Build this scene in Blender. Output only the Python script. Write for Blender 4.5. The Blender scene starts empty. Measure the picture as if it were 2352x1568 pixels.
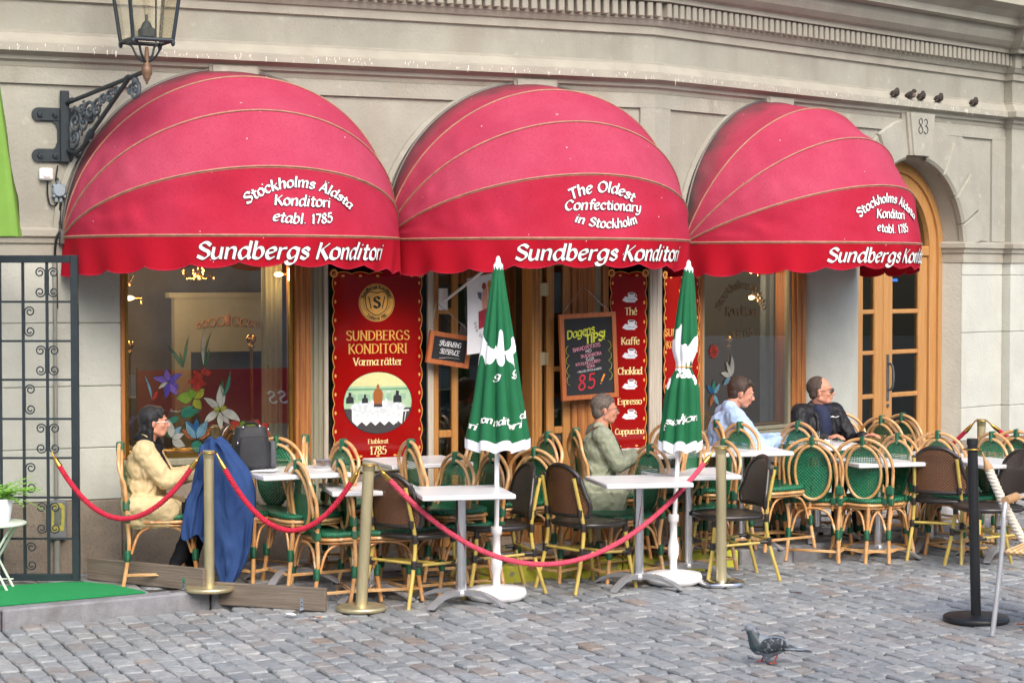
import bpy, math, random
from mathutils import Vector, Matrix, noise
R = math.radians
random.seed(7)
scene = bpy.context.scene
COL = scene.collection

# ---------------------------------------------------------------- camera, sky, sun, exposure
FPX, CAMH, HOR = 4573.0, 2.1, 640.0
PITCH = math.atan((784 - HOR) / FPX)
cam_data = bpy.data.cameras.new('camera'); cam = bpy.data.objects.new('camera', cam_data)
COL.objects.link(cam); scene.camera = cam
cam.location = (0, 0, CAMH); cam.rotation_euler = (math.pi / 2 - PITCH, 0, 0)
cam_data.sensor_width = 36; cam_data.lens = FPX / 2352 * 36
cam_data.clip_start = 0.1; cam_data.clip_end = 500
world = bpy.data.worlds.new('World'); scene.world = world; world.use_nodes = True
wn = world.node_tree.nodes; wl = world.node_tree.links; wn.clear()
SUN_EL, SUN_AZ = R(42), R(158)          # azimuth clockwise from +Y: the sun stands behind the camera, to the right
sky = wn.new('ShaderNodeTexSky'); sky.sky_type = 'NISHITA'; sky.sun_disc = False
sky.sun_elevation = SUN_EL; sky.sun_rotation = SUN_AZ
sky.air_density = 1.0; sky.dust_density = 4.0; sky.ozone_density = 1.0
bg = wn.new('ShaderNodeBackground'); bg.inputs['Strength'].default_value = 0.15
wo = wn.new('ShaderNodeOutputWorld')
wl.new(sky.outputs[0], bg.inputs[0]); wl.new(bg.outputs[0], wo.inputs[0])
sd = bpy.data.lights.new('sun', 'SUN'); sd.energy = 0.65; sd.angle = R(40); sd.color = (1, .97, .93)
sun = bpy.data.objects.new('sun', sd); COL.objects.link(sun)
sdir = Vector((math.sin(SUN_AZ) * math.cos(SUN_EL), math.cos(SUN_AZ) * math.cos(SUN_EL), math.sin(SUN_EL)))
sun.rotation_euler = (-sdir).to_track_quat('-Z', 'Y').to_euler()
scene.view_settings.view_transform = 'Standard'; scene.view_settings.look = 'None'
scene.view_settings.gamma = 1; scene.view_settings.exposure = 1.1
scene.view_settings.use_curve_mapping = False
scene.render.engine = 'CYCLES'

# ---------------------------------------------------------------- frames of the place
def norm(v): v = Vector(v); return v.normalized()
VX = Vector((1.084, 15.293, 0))                       # corner where the two facade planes meet
DA = norm((1, .45, 0)); NA = norm((.45, -1, 0))
DB = norm((1, 1, 0)); NB = norm((1, -1, 0))
def frame(D, N, o=VX):
    m = Matrix.Identity(4)
    for i in range(3):
        m[i][0] = D[i]; m[i][1] = -N[i]; m[i][2] = (0, 0, 1)[i]; m[i][3] = o[i]
    return m
FA, FB = frame(DA, NA), frame(DB, NB)                 # local x along the wall, y into the wall, z up
def ray(px, py):
    a = (px - 1176) / FPX; b = (784 - py) / FPX; c, s = math.cos(PITCH), math.sin(PITCH)
    return Vector((a, c + b * s, -s + b * c))
def atz(px, py, z=0.0):
    d = ray(px, py); t = (z - CAMH) / d.z; return Vector((d.x * t, d.y * t, z))
def aty(px, Y, z=0.0):
    return Vector(((px - 1176) / FPX * Y * 1.0, Y, z))

# ---------------------------------------------------------------- mesh builder
class MB:
    def __init__(s): s.v = []; s.f = []; s.m = []; s.sm = []; s.M = Matrix.Identity(4)
    def add(s, vs, fs, mi=0, smooth=False):
        n = len(s.v); M = s.M
        s.v += [tuple(M @ Vector(p)) for p in vs]
        for f in fs: s.f.append([i + n for i in f]); s.m.append(mi); s.sm.append(smooth)
    def box(s, x0, x1, y0, y1, z0, z1, mi=0):
        s.add([(x0,y0,z0),(x1,y0,z0),(x1,y1,z0),(x0,y1,z0),(x0,y0,z1),(x1,y0,z1),(x1,y1,z1),(x0,y1,z1)],
              [(0,3,2,1),(4,5,6,7),(0,1,5,4),(1,2,6,5),(2,3,7,6),(3,0,4,7)], mi)
    def bbox(s, x0, x1, y0, y1, z0, z1, b=.01, mi=0):
        # box with all edges chamfered
        vs = []; idx = {}
        for i, (x, sx) in enumerate(((x0, 1), (x1, -1))):
            for j, (y, sy) in enumerate(((y0, 1), (y1, -1))):
                for k, (z, sz) in enumerate(((z0, 1), (z1, -1))):
                    for a, q in enumerate(((x, y+sy*b, z+sz*b), (x+sx*b, y, z+sz*b), (x+sx*b, y+sy*b, z))):
                        idx[i,j,k,a] = len(vs); vs.append(q)
        I = lambda *q: idx[q]
        fs = []
        for i in (0,1): fs.append([I(i,0,0,0),I(i,1,0,0),I(i,1,1,0),I(i,0,1,0)])
        for j in (0,1): fs.append([I(0,j,0,1),I(1,j,0,1),I(1,j,1,1),I(0,j,1,1)])
        for k in (0,1): fs.append([I(0,0,k,2),I(1,0,k,2),I(1,1,k,2),I(0,1,k,2)])
        for j in (0,1):
            for k in (0,1): fs.append([I(0,j,k,1),I(1,j,k,1),I(1,j,k,2),I(0,j,k,2)])
        for i in (0,1):
            for k in (0,1): fs.append([I(i,0,k,0),I(i,1,k,0),I(i,1,k,2),I(i,0,k,2)])
        for i in (0,1):
            for j in (0,1): fs.append([I(i,j,0,0),I(i,j,1,0),I(i,j,1,1),I(i,j,0,1)])
        for i in (0,1):
            for j in (0,1):
                for k in (0,1): fs.append([I(i,j,k,0),I(i,j,k,1),I(i,j,k,2)])
        s.add(vs, fs, mi)
    def tube(s, pts, r, n=8, closed=False, mi=0, flat=1.0, cap=True):
        pts = [Vector(p) for p in pts]; N = len(pts)
        if isinstance(r, (int, float)): r = [r] * N
        vs = []; up = None
        for i, p in enumerate(pts):
            a = pts[(i-1) % N] if (closed or i > 0) else p
            b = pts[(i+1) % N] if (closed or i < N-1) else p
            t = (b - a)
            t = t.normalized() if t.length > 1e-9 else Vector((0,0,1))
            if up is None:
                up = Vector((0,0,1)) if abs(t.z) < .9 else Vector((0,1,0))
            u = (up - t * up.dot(t)); u = u.normalized() if u.length > 1e-6 else t.orthogonal().normalized()
            w = t.cross(u); up = u
            for k in range(n):
                q = 2*math.pi*k/n
                vs.append(p + u*math.cos(q)*r[i]*flat + w*math.sin(q)*r[i])
        fs = []
        for i in range(N if closed else N-1):
            j = (i+1) % N
            for k in range(n):
                k2 = (k+1) % n
                fs.append((i*n+k, i*n+k2, j*n+k2, j*n+k))
        s.add(vs, fs, mi, True)
        if cap and not closed:
            s.add(vs[:n], [list(range(n))[::-1]], mi); s.add(vs[-n:], [list(range(n))], mi)
    def lathe(s, prof, n=20, mi=0, c=(0,0,0), axis='z', smooth=True, cap=True):
        vs = []
        for r, z in prof:
            for k in range(n):
                q = 2*math.pi*k/n
                if axis == 'z': vs.append((c[0]+r*math.cos(q), c[1]+r*math.sin(q), c[2]+z))
                elif axis == 'y': vs.append((c[0]+r*math.cos(q), c[1]+z, c[2]+r*math.sin(q)))
                else: vs.append((c[0]+z, c[1]+r*math.cos(q), c[2]+r*math.sin(q)))
        fs = [(i*n+k, i*n+(k+1)%n, (i+1)*n+(k+1)%n, (i+1)*n+k) for i in range(len(prof)-1) for k in range(n)]
        s.add(vs, fs, mi, smooth)
        if cap:
            if prof[0][0] > 1e-4: s.add(vs[:n], [list(range(n))[::-1]], mi)
            if prof[-1][0] > 1e-4: s.add(vs[-n:], [list(range(n))], mi)
    def ell(s, c, r, n=14, m=9, mi=0, rot=None):
        vs = []; fs = []
        for i in range(m+1):
            a = math.pi*i/m
            for k in range(n):
                q = 2*math.pi*k/n
                p = Vector((r[0]*math.sin(a)*math.cos(q), r[1]*math.sin(a)*math.sin(q), r[2]*math.cos(a)))
                if rot: p = rot @ p
                vs.append(Vector(c)+p)
        for i in range(m):
            for k in range(n): fs.append((i*n+k, (i+1)*n+k, (i+1)*n+(k+1)%n, i*n+(k+1)%n))
        s.add(vs, fs, mi, True)
    def cap(s, p, q, r1, r2=None, n=12, mi=0, fl=1.0, up=None):
        # rounded cone between two points; fl squeezes it along `up`
        p, q = Vector(p), Vector(q); r2 = r1 if r2 is None else r2
        t = (q-p); Ln = t.length; t = t.normalized() if Ln > 1e-6 else Vector((0,0,1))
        if up: u = Vector(up); u = (u - t*u.dot(t)).normalized()
        else: u = t.orthogonal().normalized()
        w = t.cross(u); vs = []; rings = []
        for k in range(5): a = math.pi/2*k/4; rings.append((-r1*math.cos(a), r1*math.sin(a)+1e-4))
        for k in range(5): a = math.pi/2*k/4; rings.append((Ln + r2*math.sin(a), r2*math.cos(a)+1e-4))
        for d, r in rings:
            for k in range(n):
                a = 2*math.pi*k/n
                vs.append(p + t*d + u*math.cos(a)*r*fl + w*math.sin(a)*r)
        fs = [(i*n+k, i*n+(k+1)%n, (i+1)*n+(k+1)%n, (i+1)*n+k) for i in range(len(rings)-1) for k in range(n)]
        fs += [list(range(n))[::-1], list(range(len(vs)-n, len(vs)))]
        s.add(vs, fs, mi, True)
    def loft(s, rings, mi=0, closed=True, smooth=True, capends=False):
        n = len(rings[0]); vs = [p for r_ in rings for p in r_]
        kk = n if closed else n-1
        fs = [(i*n+k, i*n+(k+1)%n, (i+1)*n+(k+1)%n, (i+1)*n+k) for i in range(len(rings)-1) for k in range(kk)]
        s.add(vs, fs, mi, smooth)
        if capends: s.add(rings[0], [list(range(n))[::-1]], mi); s.add(rings[-1], [list(range(n))], mi)
    def prism(s, poly, y0, y1, mi=0, plane='xz', side=None):
        # polygon in x,z swept from y0 (front) to y1
        n = len(poly)
        if plane == 'xz': f = lambda p, y: (p[0], y, p[1])
        else: f = lambda p, y: (p[0], p[1], y)
        vs = [f(p, y0) for p in poly] + [f(p, y1) for p in poly]
        s.add(vs, [list(range(n)), list(range(n, 2*n))[::-1]], mi)
        s.add(vs, [(i, (i+1) % n, n+(i+1) % n, n+i) for i in range(n)], mi if side is None else side)
    def flat(s, poly, y, mi=0): s.add([(p[0], y, p[1]) for p in poly], [list(range(len(poly)))], mi)
    def build(s, name, mats, parent=None, M=None, **k):
        me = bpy.data.meshes.new(name); me.from_pydata(s.v, [], s.f)
        if not isinstance(mats, (list, tuple)): mats = [mats]
        for m in mats: me.materials.append(m)
        me.polygons.foreach_set('material_index', s.m); me.polygons.foreach_set('use_smooth', s.sm)
        me.update()
        o = bpy.data.objects.new(name, me); COL.objects.link(o)
        if parent: o.parent = parent
        if M is not None: o.matrix_local = M
        for a, b in k.items(): o[a] = b
        return o
def empty(name, loc=(0,0,0), rz=0, M=None, **k):
    o = bpy.data.objects.new(name, None); COL.objects.link(o); o.empty_display_size = .1
    if M is not None: o.matrix_local = M
    else: o.location = loc; o.rotation_euler = (0, 0, rz)
    for a, b in k.items(): o[a] = b
    return o
def child(o, parent): o.parent = parent; return o
KIDS = {}
def kids(root):
    return [c for c in bpy.data.objects if c.parent == root]
def copy_tree(root, parent=None):
    if root.name not in KIDS: KIDS[root.name] = kids(root)
    c = root.copy(); COL.objects.link(c)
    if parent: c.parent = parent
    for ch in KIDS[root.name]: copy_tree(ch, c)
    return c
def smooth_path(pts, n=6, closed=False):
    pts = [Vector(p) for p in pts]; N = len(pts); out = []
    rng = range(N) if closed else range(N-1)
    for i in rng:
        if closed: p0, p1, p2, p3 = pts[(i-1)%N], pts[i], pts[(i+1)%N], pts[(i+2)%N]
        else: p0, p1, p2, p3 = pts[max(i-1,0)], pts[i], pts[i+1], pts[min(i+2,N-1)]
        for k in range(n):
            t = k/n
            out.append(.5*((2*p1)+(p2-p0)*t+(2*p0-5*p1+4*p2-p3)*t*t+(3*p1-p0-3*p2+p3)*t**3))
    if not closed: out.append(pts[-1])
    return out

# ---------------------------------------------------------------- materials
def lin(h):
    if isinstance(h, str):
        h = h.lstrip('#'); c = [int(h[i:i+2], 16)/255 for i in (0, 2, 4)]
    else: c = [x/255 for x in h]
    return tuple(x/12.92 if x <= .04045 else ((x+.055)/1.055)**2.4 for x in c) + (1,)
def sc(c, k): return tuple(min(1, x*k) for x in c[:3]) + (1,)
def creases(m, scale=7, strength=.5, stretch=(1, 1, .6)):
    n, l = m.node_tree.nodes, m.node_tree.links
    tc = n.new('ShaderNodeTexCoord'); mp = n.new('ShaderNodeMapping'); mp.inputs['Scale'].default_value = stretch; mp.inputs['Rotation'].default_value = (.4, .5, .3)
    l.new(tc.outputs['Object'], mp.inputs[0]); t = n.new('ShaderNodeTexNoise'); t.noise_type = 'RIDGED_MULTIFRACTAL'
    t.inputs['Scale'].default_value = scale; t.inputs['Detail'].default_value = 2; t.inputs['Distortion'].default_value = .6
    l.new(mp.outputs[0], t.inputs[0]); bn = n.new('ShaderNodeBump'); bn.inputs['Strength'].default_value = strength; bn.inputs['Distance'].default_value = .03
    l.new(t.outputs[0], bn.inputs['Height']); l.new(bn.outputs[0], n['Principled BSDF'].inputs['Normal']); return m
def mat(name, col, rough=.6, metal=0, var=.12, vs=6, bump=0, bs=60, col2=None, stretch=None, spec=.5, detail=6, coat=0, thr=None):
    m = bpy.data.materials.new(name); m.use_nodes = True
    n, l = m.node_tree.nodes, m.node_tree.links; b = n['Principled BSDF']
    c = lin(col) if not (isinstance(col, tuple) and len(col) == 4) else col
    b.inputs['Roughness'].default_value = rough; b.inputs['Metallic'].default_value = metal
    b.inputs['Specular IOR Level'].default_value = spec
    if coat: b.inputs['Coat Weight'].default_value = coat; b.inputs['Coat Roughness'].default_value = .08
    tc = n.new('ShaderNodeTexCoord'); mp = n.new('ShaderNodeMapping')
    l.new(tc.outputs['Object'], mp.inputs[0])
    if stretch: mp.inputs['Scale'].default_value = stretch
    if var or col2:
        t = n.new('ShaderNodeTexNoise'); t.inputs['Scale'].default_value = vs; t.inputs['Detail'].default_value = detail
        t.inputs['Roughness'].default_value = .62
        l.new(mp.outputs[0], t.inputs[0])
        r = n.new('ShaderNodeValToRGB'); e = r.color_ramp.elements
        lo, hi = thr or (.32, .68)
        e[0].position, e[1].position = lo, hi
        c2 = lin(col2) if col2 else sc(c, 1+var)
        e[0].color = sc(c, 1-var) if not col2 else c; e[1].color = c2
        l.new(t.outputs[0], r.inputs[0]); l.new(r.outputs[0], b.inputs['Base Color'])
    else: b.inputs['Base Color'].default_value = c
    if bump:
        t2 = n.new('ShaderNodeTexNoise'); t2.inputs['Scale'].default_value = bs; t2.inputs['Detail'].default_value = 5
        l.new(mp.outputs[0], t2.inputs[0])
        bn = n.new('ShaderNodeBump'); bn.inputs['Strength'].default_value = bump; bn.inputs['Distance'].default_value = .01
        l.new(t2.outputs[0], bn.inputs['Height']); l.new(bn.outputs[0], b.inputs['Normal'])
    return m
def addmix(m, col, fac_fn):
    """mix a second colour over the base colour by a node-built factor"""
    n, l = m.node_tree.nodes, m.node_tree.links; b = n['Principled BSDF']
    src = b.inputs['Base Color'].links[0].from_socket if b.inputs['Base Color'].links else None
    mx = n.new('ShaderNodeMix'); mx.data_type = 'RGBA'
    if src: l.new(src, mx.inputs[6])
    else: mx.inputs[6].default_value = b.inputs['Base Color'].default_value
    mx.inputs[7].default_value = lin(col)
    l.new(fac_fn(n, l), mx.inputs[0]); l.new(mx.outputs[2], b.inputs['Base Color'])
def noise_fac(scale, lo, hi, stretch=(1,1,1), detail=5, mul=1.0, off=(0,0,0)):
    def f(n, l):
        tc = n.new('ShaderNodeTexCoord'); mp = n.new('ShaderNodeMapping'); mp.inputs['Scale'].default_value = stretch
        mp.inputs['Location'].default_value = off
        l.new(tc.outputs['Object'], mp.inputs[0])
        t = n.new('ShaderNodeTexNoise'); t.inputs['Scale'].default_value = scale; t.inputs['Detail'].default_value = detail
        l.new(mp.outputs[0], t.inputs[0])
        r = n.new('ShaderNodeMapRange'); r.inputs[1].default_value = lo; r.inputs[2].default_value = hi
        r.inputs[4].default_value = mul
        l.new(t.outputs[0], r.inputs[0]); return r.outputs[0]
    return f
M = {}
M['plaster'] = mat('plaster', '#9b9a8f', .9, var=.12, vs=2.2, bump=.5, bs=45, detail=9)
addmix(M['plaster'], '#8b8271', noise_fac(2.3, .5, .78, (1, 1, .35), 8, .5))
addmix(M['plaster'], '#6d6659', noise_fac(1.1, .56, .8, (2.5, 2.5, .25), 9, .5, (7, 3, 2)))
addmix(M['plaster'], '#c4c1b6', noise_fac(9, .62, .75, (1, 1, 1), 8, .35, (5, 2, 1)))
M['pale'] = mat('pale_plaster', '#babcb3', .88, var=.07, vs=3, bump=.5, bs=38, detail=9)
addmix(M['pale'], '#9a988b', noise_fac(3.1, .55, .8, (1, 1, .3), 9, .5))
M['dropping'] = mat('bird_dropping', '#eceae2', .8, var=0)
M['mould'] = mat('moulding_plaster', '#a19e92', .85, var=.1, vs=3, bump=.35, bs=50, detail=8)
addmix(M['mould'], '#7f7162', noise_fac(2.2, .55, .8, (1, 1, .6), 7, .45))
M['granite'] = mat('plinth_stone', '#8b8073', .85, var=.22, vs=3.5, bump=.4, bs=70, detail=9)
addmix(M['granite'], '#5e574e', noise_fac(60, .55, .7, (1, 1, 1), 3, .5))
M['ink'] = mat('dark_paint', '#2b2f3a', .7, var=0)
def wood(name, a, b, rough=.45, st=(18, 18, .8), bump=.15, coat=.0):
    m = mat(name, a, rough, var=0, col2=b, vs=3.2, stretch=st, bump=bump, bs=8, detail=8, coat=coat)
    return m
M['oak'] = wood('varnished_oak', '#ab7439', '#c28d50', .38, coat=.2)
M['oak_door'] = wood('door_oak', '#a97945', '#bd8d56', .4, coat=.2)
M['old_wood'] = wood('worn_brown_wood', '#8a5025', '#c08043', .55)
M['grey_wood'] = wood('grey_weathered_wood', '#a89c8b', '#c8c0b2', .8)
M['olive_wood'] = wood('olive_painted_wood', '#85826c', '#999680', .7)
M['plank'] = wood('grey_plank', '#5f5448', '#82776a', .8, st=(1.2, 30, 30), bump=.3)
M['signwood'] = wood('chalkboard_frame_wood', '#a4562a', '#bf6f3c', .5)
M['black_glass'] = mat('black_glass', '#0b0c0e', .06, var=0, spec=.6)
M['red_glass'] = mat('red_poster_paint', '#98100f', .09, var=.12, vs=1.2, spec=.5)
M['gold'] = mat('gold_paint', '#e3ad55', .35, var=.12, vs=20)
M['cream'] = mat('cream_letter_paint', '#f3dd9c', .4, var=0)
M['blackp'] = mat('black_print', '#131316', .5, var=0)
M['white'] = mat('white_print', '#f2f2f0', .6, var=0)
M['chalkb'] = mat('chalkboard_black', '#222428', .75, var=.15, vs=9)
def chalk(n, c): M[n] = mat(n, c, .9, var=.1, vs=80)
chalk('chalk_white', '#e9e9ea'); chalk('chalk_yellow', '#d9e04a'); chalk('chalk_pink', '#eda0b4'); chalk('chalk_red', '#c4303c'); chalk('chalk_orange', '#ee9a3a')
def edge_fac(n, l):
    # grime along the wall rib: grows towards the wall (object y = 0), broken up by noise
    tc = n.new('ShaderNodeTexCoord'); sp = n.new('ShaderNodeSeparateXYZ'); l.new(tc.outputs['Object'], sp.inputs[0])
    r = n.new('ShaderNodeMapRange'); r.inputs[1].default_value = -.20; r.inputs[2].default_value = -.01; l.new(sp.outputs['Y'], r.inputs[0])
    t = n.new('ShaderNodeTexNoise'); t.inputs['Scale'].default_value = 5; t.inputs['Detail'].default_value = 6; l.new(tc.outputs['Object'], t.inputs[0])
    q = n.new('ShaderNodeMath'); q.operation = 'MULTIPLY'; l.new(r.outputs[0], q.inputs[0]); l.new(t.outputs[0], q.inputs[1])
    w = n.new('ShaderNodeMath'); w.operation = 'MULTIPLY'; w.inputs[1].default_value = 1.5; w.use_clamp = True; l.new(q.outputs[0], w.inputs[0]); return w.outputs[0]
# awning cloth: faded on the upper panels, fresh on the lowest panel and valance
def cloth(name, a, b, speck, grime):
    m = mat(name, a, .82, var=0, col2=b, vs=1.7, bump=.3, bs=5.5, detail=4, spec=.25)
    addmix(m, speck, noise_fac(105, .50, .68, (1,1,1), 6, .5))
    if grime:
        addmix(m, '#5c3a40', noise_fac(4, .5, .8, (1,1,1), 6, .6)); addmix(m, '#4a4240', edge_fac)
    addmix(m, '#f4e8e4', noise_fac(26, .775, .79, (1,1,1), 2, .9, (3, 1, 4)))
    n, l = m.node_tree.nodes, m.node_tree.links; b_ = n['Principled BSDF']
    b_.inputs['Roughness'].default_value = .92; b_.inputs['Specular IOR Level'].default_value = .12
    return m
M['cloth_faded'] = cloth('awning_cloth_faded', '#a43750', '#ae475e', '#852a40', 0)
M['cloth_dirty'] = cloth('awning_cloth_dirty', '#a1364c', '#aa4358', '#78283a', 1)
M['cloth_red'] = cloth('awning_cloth_red', '#a3243a', '#ae314a', '#8c1b2e', 0)
M['cloth_valance'] = cloth('awning_cloth_valance', '#a91425', '#b21a30', '#951020', 0)
M['piping'] = mat('tan_piping', '#a87b66', .6, var=.2, vs=20)
M['awn_metal'] = mat('grey_awning_metal', '#6a6663', .5, metal=.6, var=.1)
M['cane'] = mat('honey_cane', '#bf8548', .28, var=0, col2='#deb683', vs=7, bump=.12, bs=30, spec=.6, coat=.35, thr=(.38, .66))
addmix(M['cane'], '#8a4216', noise_fac(5, .58, .75, (1,1,1), 3, .8, (9,2,3)))
addmix(M['cane'], '#ddcdb0', noise_fac(11, .66, .71, (1,1,1), 2, .8, (1,7,3)))
M['cane_in'] = mat('cane_worn', '#c08a4a', .45, var=0, col2='#cfae80', vs=9, bump=.15, bs=30)
M['bamboo'] = mat('yellow_bamboo', '#a8924a', .35, var=0, col2='#cdb65c', vs=6, bump=.1, bs=30, coat=.3, stretch=(1,1,.6))
M['wrap'] = mat('green_binding', '#0e5a3c', .35, var=.2, vs=30, bump=0, coat=.2)
def ringbump(m, scale=420, axis='Z', strength=.6):
    n, l = m.node_tree.nodes, m.node_tree.links
    tc = n.new('ShaderNodeTexCoord'); w = n.new('ShaderNodeTexWave'); w.bands_direction = axis
    w.inputs['Scale'].default_value = scale/6.28; w.inputs['Distortion'].default_value = .3
    l.new(tc.outputs['Object'], w.inputs[0]); bn = n.new('ShaderNodeBump'); bn.inputs['Strength'].default_value = strength
    bn.inputs['Distance'].default_value = .003
    l.new(w.outputs['Fac'], bn.inputs['Height']); l.new(bn.outputs[0], n['Principled BSDF'].inputs['Normal'])
ringbump(M['wrap'], 300)
def weave(name, a, b, rough, pitch=.014, holes=None, zc=.68, hz=.06, dims='XZ', coat=.3):
    """woven strands: two crossing sine ridges give the colour steps, bump and small see-through gaps"""
    m = mat(name, a, rough, var=0, spec=.5, coat=coat); n, l = m.node_tree.nodes, m.node_tree.links; P = n['Principled BSDF']
    tc = n.new('ShaderNodeTexCoord'); sp = n.new('ShaderNodeSeparateXYZ'); l.new(tc.outputs['Object'], sp.inputs[0])
    def math_(op, x, y=None):
        q = n.new('ShaderNodeMath'); q.operation = op
        for i, v in enumerate((x, y)):
            if v is None: continue
            if isinstance(v, (int, float)): q.inputs[i].default_value = v
            else: l.new(v, q.inputs[i])
        return q.outputs[0]
    A = sp.outputs[dims[0]]; B = sp.outputs[dims[1]]
    k = math.pi/pitch
    sa = math_('SINE', math_('MULTIPLY', A, k)); sb = math_('SINE', math_('MULTIPLY', B, k))
    pr = math_('MULTIPLY', sa, sb)
    r = n.new('ShaderNodeMapRange'); r.inputs[1].default_value = -.9; r.inputs[2].default_value = .9; l.new(pr, r.inputs[0])
    mx = n.new('ShaderNodeMix'); mx.data_type = 'RGBA'; mx.inputs[6].default_value = lin(a); mx.inputs[7].default_value = lin(b)
    l.new(r.outputs[0], mx.inputs[0]); l.new(mx.outputs[2], P.inputs['Base Color'])
    bn = n.new('ShaderNodeBump'); bn.inputs['Strength'].default_value = .7; bn.inputs['Distance'].default_value = .004
    l.new(pr, bn.inputs['Height']); l.new(bn.outputs[0], P.inputs['Normal'])
    if holes:
        # gaps between the strands: everywhere a little, more within a band
        dz = math_('ABSOLUTE', math_('SUBTRACT', B, zc))
        band = math_('LESS_THAN', dz, hz)
        ab = math_('MULTIPLY', math_('ABSOLUTE', sa), math_('ABSOLUTE', sb))
        th = math_('ADD', .93, math_('MULTIPLY', band, -holes))
        hole = math_('GREATER_THAN', ab, th)
        l.new(math_('SUBTRACT', 1.0, hole), P.inputs['Alpha'])
    return m
M['weave_g'] = weave('green_weave', '#06593f', '#24855c', .3, .013, .42, .745, .035)
M['weave_g2'] = weave('green_weave_open', '#06513a', '#1c7650', .3, .016, .42, .70, .16)
M['weave_seat'] = weave('green_seat_weave', '#06523b', '#1f7a55', .42, .011, None, dims='XY', coat=.1)
M['weave_k'] = weave('charcoal_weave', '#322d2b', '#73675f', .38, .012, None)
M['weave_b'] = weave('brown_weave_back', '#4b2f1d', '#7b5234', .6, .011, .30, .76, .03)
M['weave_ks'] = weave('charcoal_seat_weave', '#262221', '#554c48', .42, .012, None, dims='XY')
M['weave_tan'] = weave('tan_weave', '#b98f5c', '#dcbd8c', .6, .016, None, dims='XZ', coat=0)
M['rim_k'] = mat('charcoal_wrap', '#2b2725', .35, var=.25, vs=50, coat=.2)
M['tabletop'] = mat('white_tabletop', '#dcdddd', .32, var=.03, vs=60)
M['chrome'] = mat('brushed_aluminium', '#dcdde0', .20, metal=1, var=.08, vs=10)
M['alu'] = mat('cast_aluminium', '#c6c7ca', .42, metal=.7, var=.1, vs=10)
M['brass'] = mat('brass', '#c9bd96', .38, metal=.75, var=.14, vs=9, stretch=(1,1,.3))
M['brass2'] = mat('polished_brass', '#c9a052', .22, metal=1, var=.1)
M['rubber'] = mat('black_rubber', '#151515', .7, var=0)
M['rope_r'] = mat('red_rope', '#b81e3a', .85, var=.2, vs=30, bump=.3, bs=300)
M['rope_p'] = mat('pink_red_rope', '#cf4a62', .85, var=.2, vs=30, bump=.3, bs=300)
M['rope_w'] = mat('off_white_rope', '#cfc8bb', .9, var=.1, vs=30, bump=.3, bs=300)
M['iron'] = mat('dark_painted_iron', '#263036', .42, var=.2, vs=14, bump=.1, bs=60)
M['iron_old'] = mat('cast_iron', '#39434a', .5, var=0, col2='#586066', vs=8, bump=.3, bs=60)
M['black_metal'] = mat('black_metal', '#1c1e22', .45, var=.12, vs=12)
M['plastic_w'] = mat('white_plastic', '#e8e8e6', .4, var=.03)
M['plastic_g'] = mat('grey_plastic', '#8c99a3', .4, var=.05)
M['pvc'] = mat('grey_pipe', '#8f8f88', .5, var=.1)
M['para_g'] = mat('parasol_green', '#14603c', .75, var=.06, vs=5, bump=.2, bs=8, spec=.25)
M['lime'] = mat('lime_cloth', '#719643', .75, var=.08, vs=4, bump=.2, bs=8, spec=.2)
M['cloth_w'] = mat('white_cloth', '#e7e8ec', .8, var=.04)
M['para_w'] = mat('white_enamel', '#eeeeee', .3, var=.03)
M['carpet'] = mat('green_carpet', '#0f8a4a', .95, var=.15, vs=140, bump=.4, bs=300)
M['paper'] = mat('paper', '#eceeee', .8, var=.03)
def glass(name, refl=.12, tint=(1,1,1,1), rough=.0):
    m = bpy.data.materials.new(name); m.use_nodes = True; n, l = m.node_tree.nodes, m.node_tree.links; n.clear()
    o = n.new('ShaderNodeOutputMaterial'); t = n.new('ShaderNodeBsdfTransparent'); t.inputs[0].default_value = tint
    g = n.new('ShaderNodeBsdfGlossy'); g.inputs['Roughness'].default_value = rough
    fr = n.new('ShaderNodeLayerWeight'); fr.inputs[0].default_value = .5
    pw = n.new('ShaderNodeMath'); pw.operation = 'POWER'; pw.inputs[1].default_value = 5; l.new(fr.outputs['Facing'], pw.inputs[0])
    ad = n.new('ShaderNodeMath'); ad.operation = 'ADD'; ad.use_clamp = True; ad.inputs[1].default_value = refl + .05
    l.new(pw.outputs[0], ad.inputs[0]); mx = n.new('ShaderNodeMixShader')
    l.new(ad.outputs[0], mx.inputs[0]); l.new(t.outputs[0], mx.inputs[1]); l.new(g.outputs[0], mx.inputs[2]); l.new(mx.outputs[0], o.inputs[0])
    return m
M['glass'] = glass('window_glass', .38)
M['glass_clear'] = glass('clear_glass', .02, (.93, .95, .94, 1))
M['glass_door'] = glass('door_glass', .08, (.55, .6, .58, 1))
M['lantern_glass'] = glass('old_lantern_glass', .06, (.93, .9, .8, 1), .1)
def emit(name, col, s):
    m = bpy.data.materials.new(name); m.use_nodes = True; n, l = m.node_tree.nodes, m.node_tree.links; n.clear()
    o = n.new('ShaderNodeOutputMaterial'); e = n.new('ShaderNodeEmission'); e.inputs[0].default_value = lin(col); e.inputs[1].default_value = s
    l.new(e.outputs[0], o.inputs[0]); return m
M['bulb'] = emit('warm_bulb', '#ffcf8a', 9)
M['glitter'] = emit('chandelier_flame', '#ffb060', 5)
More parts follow.
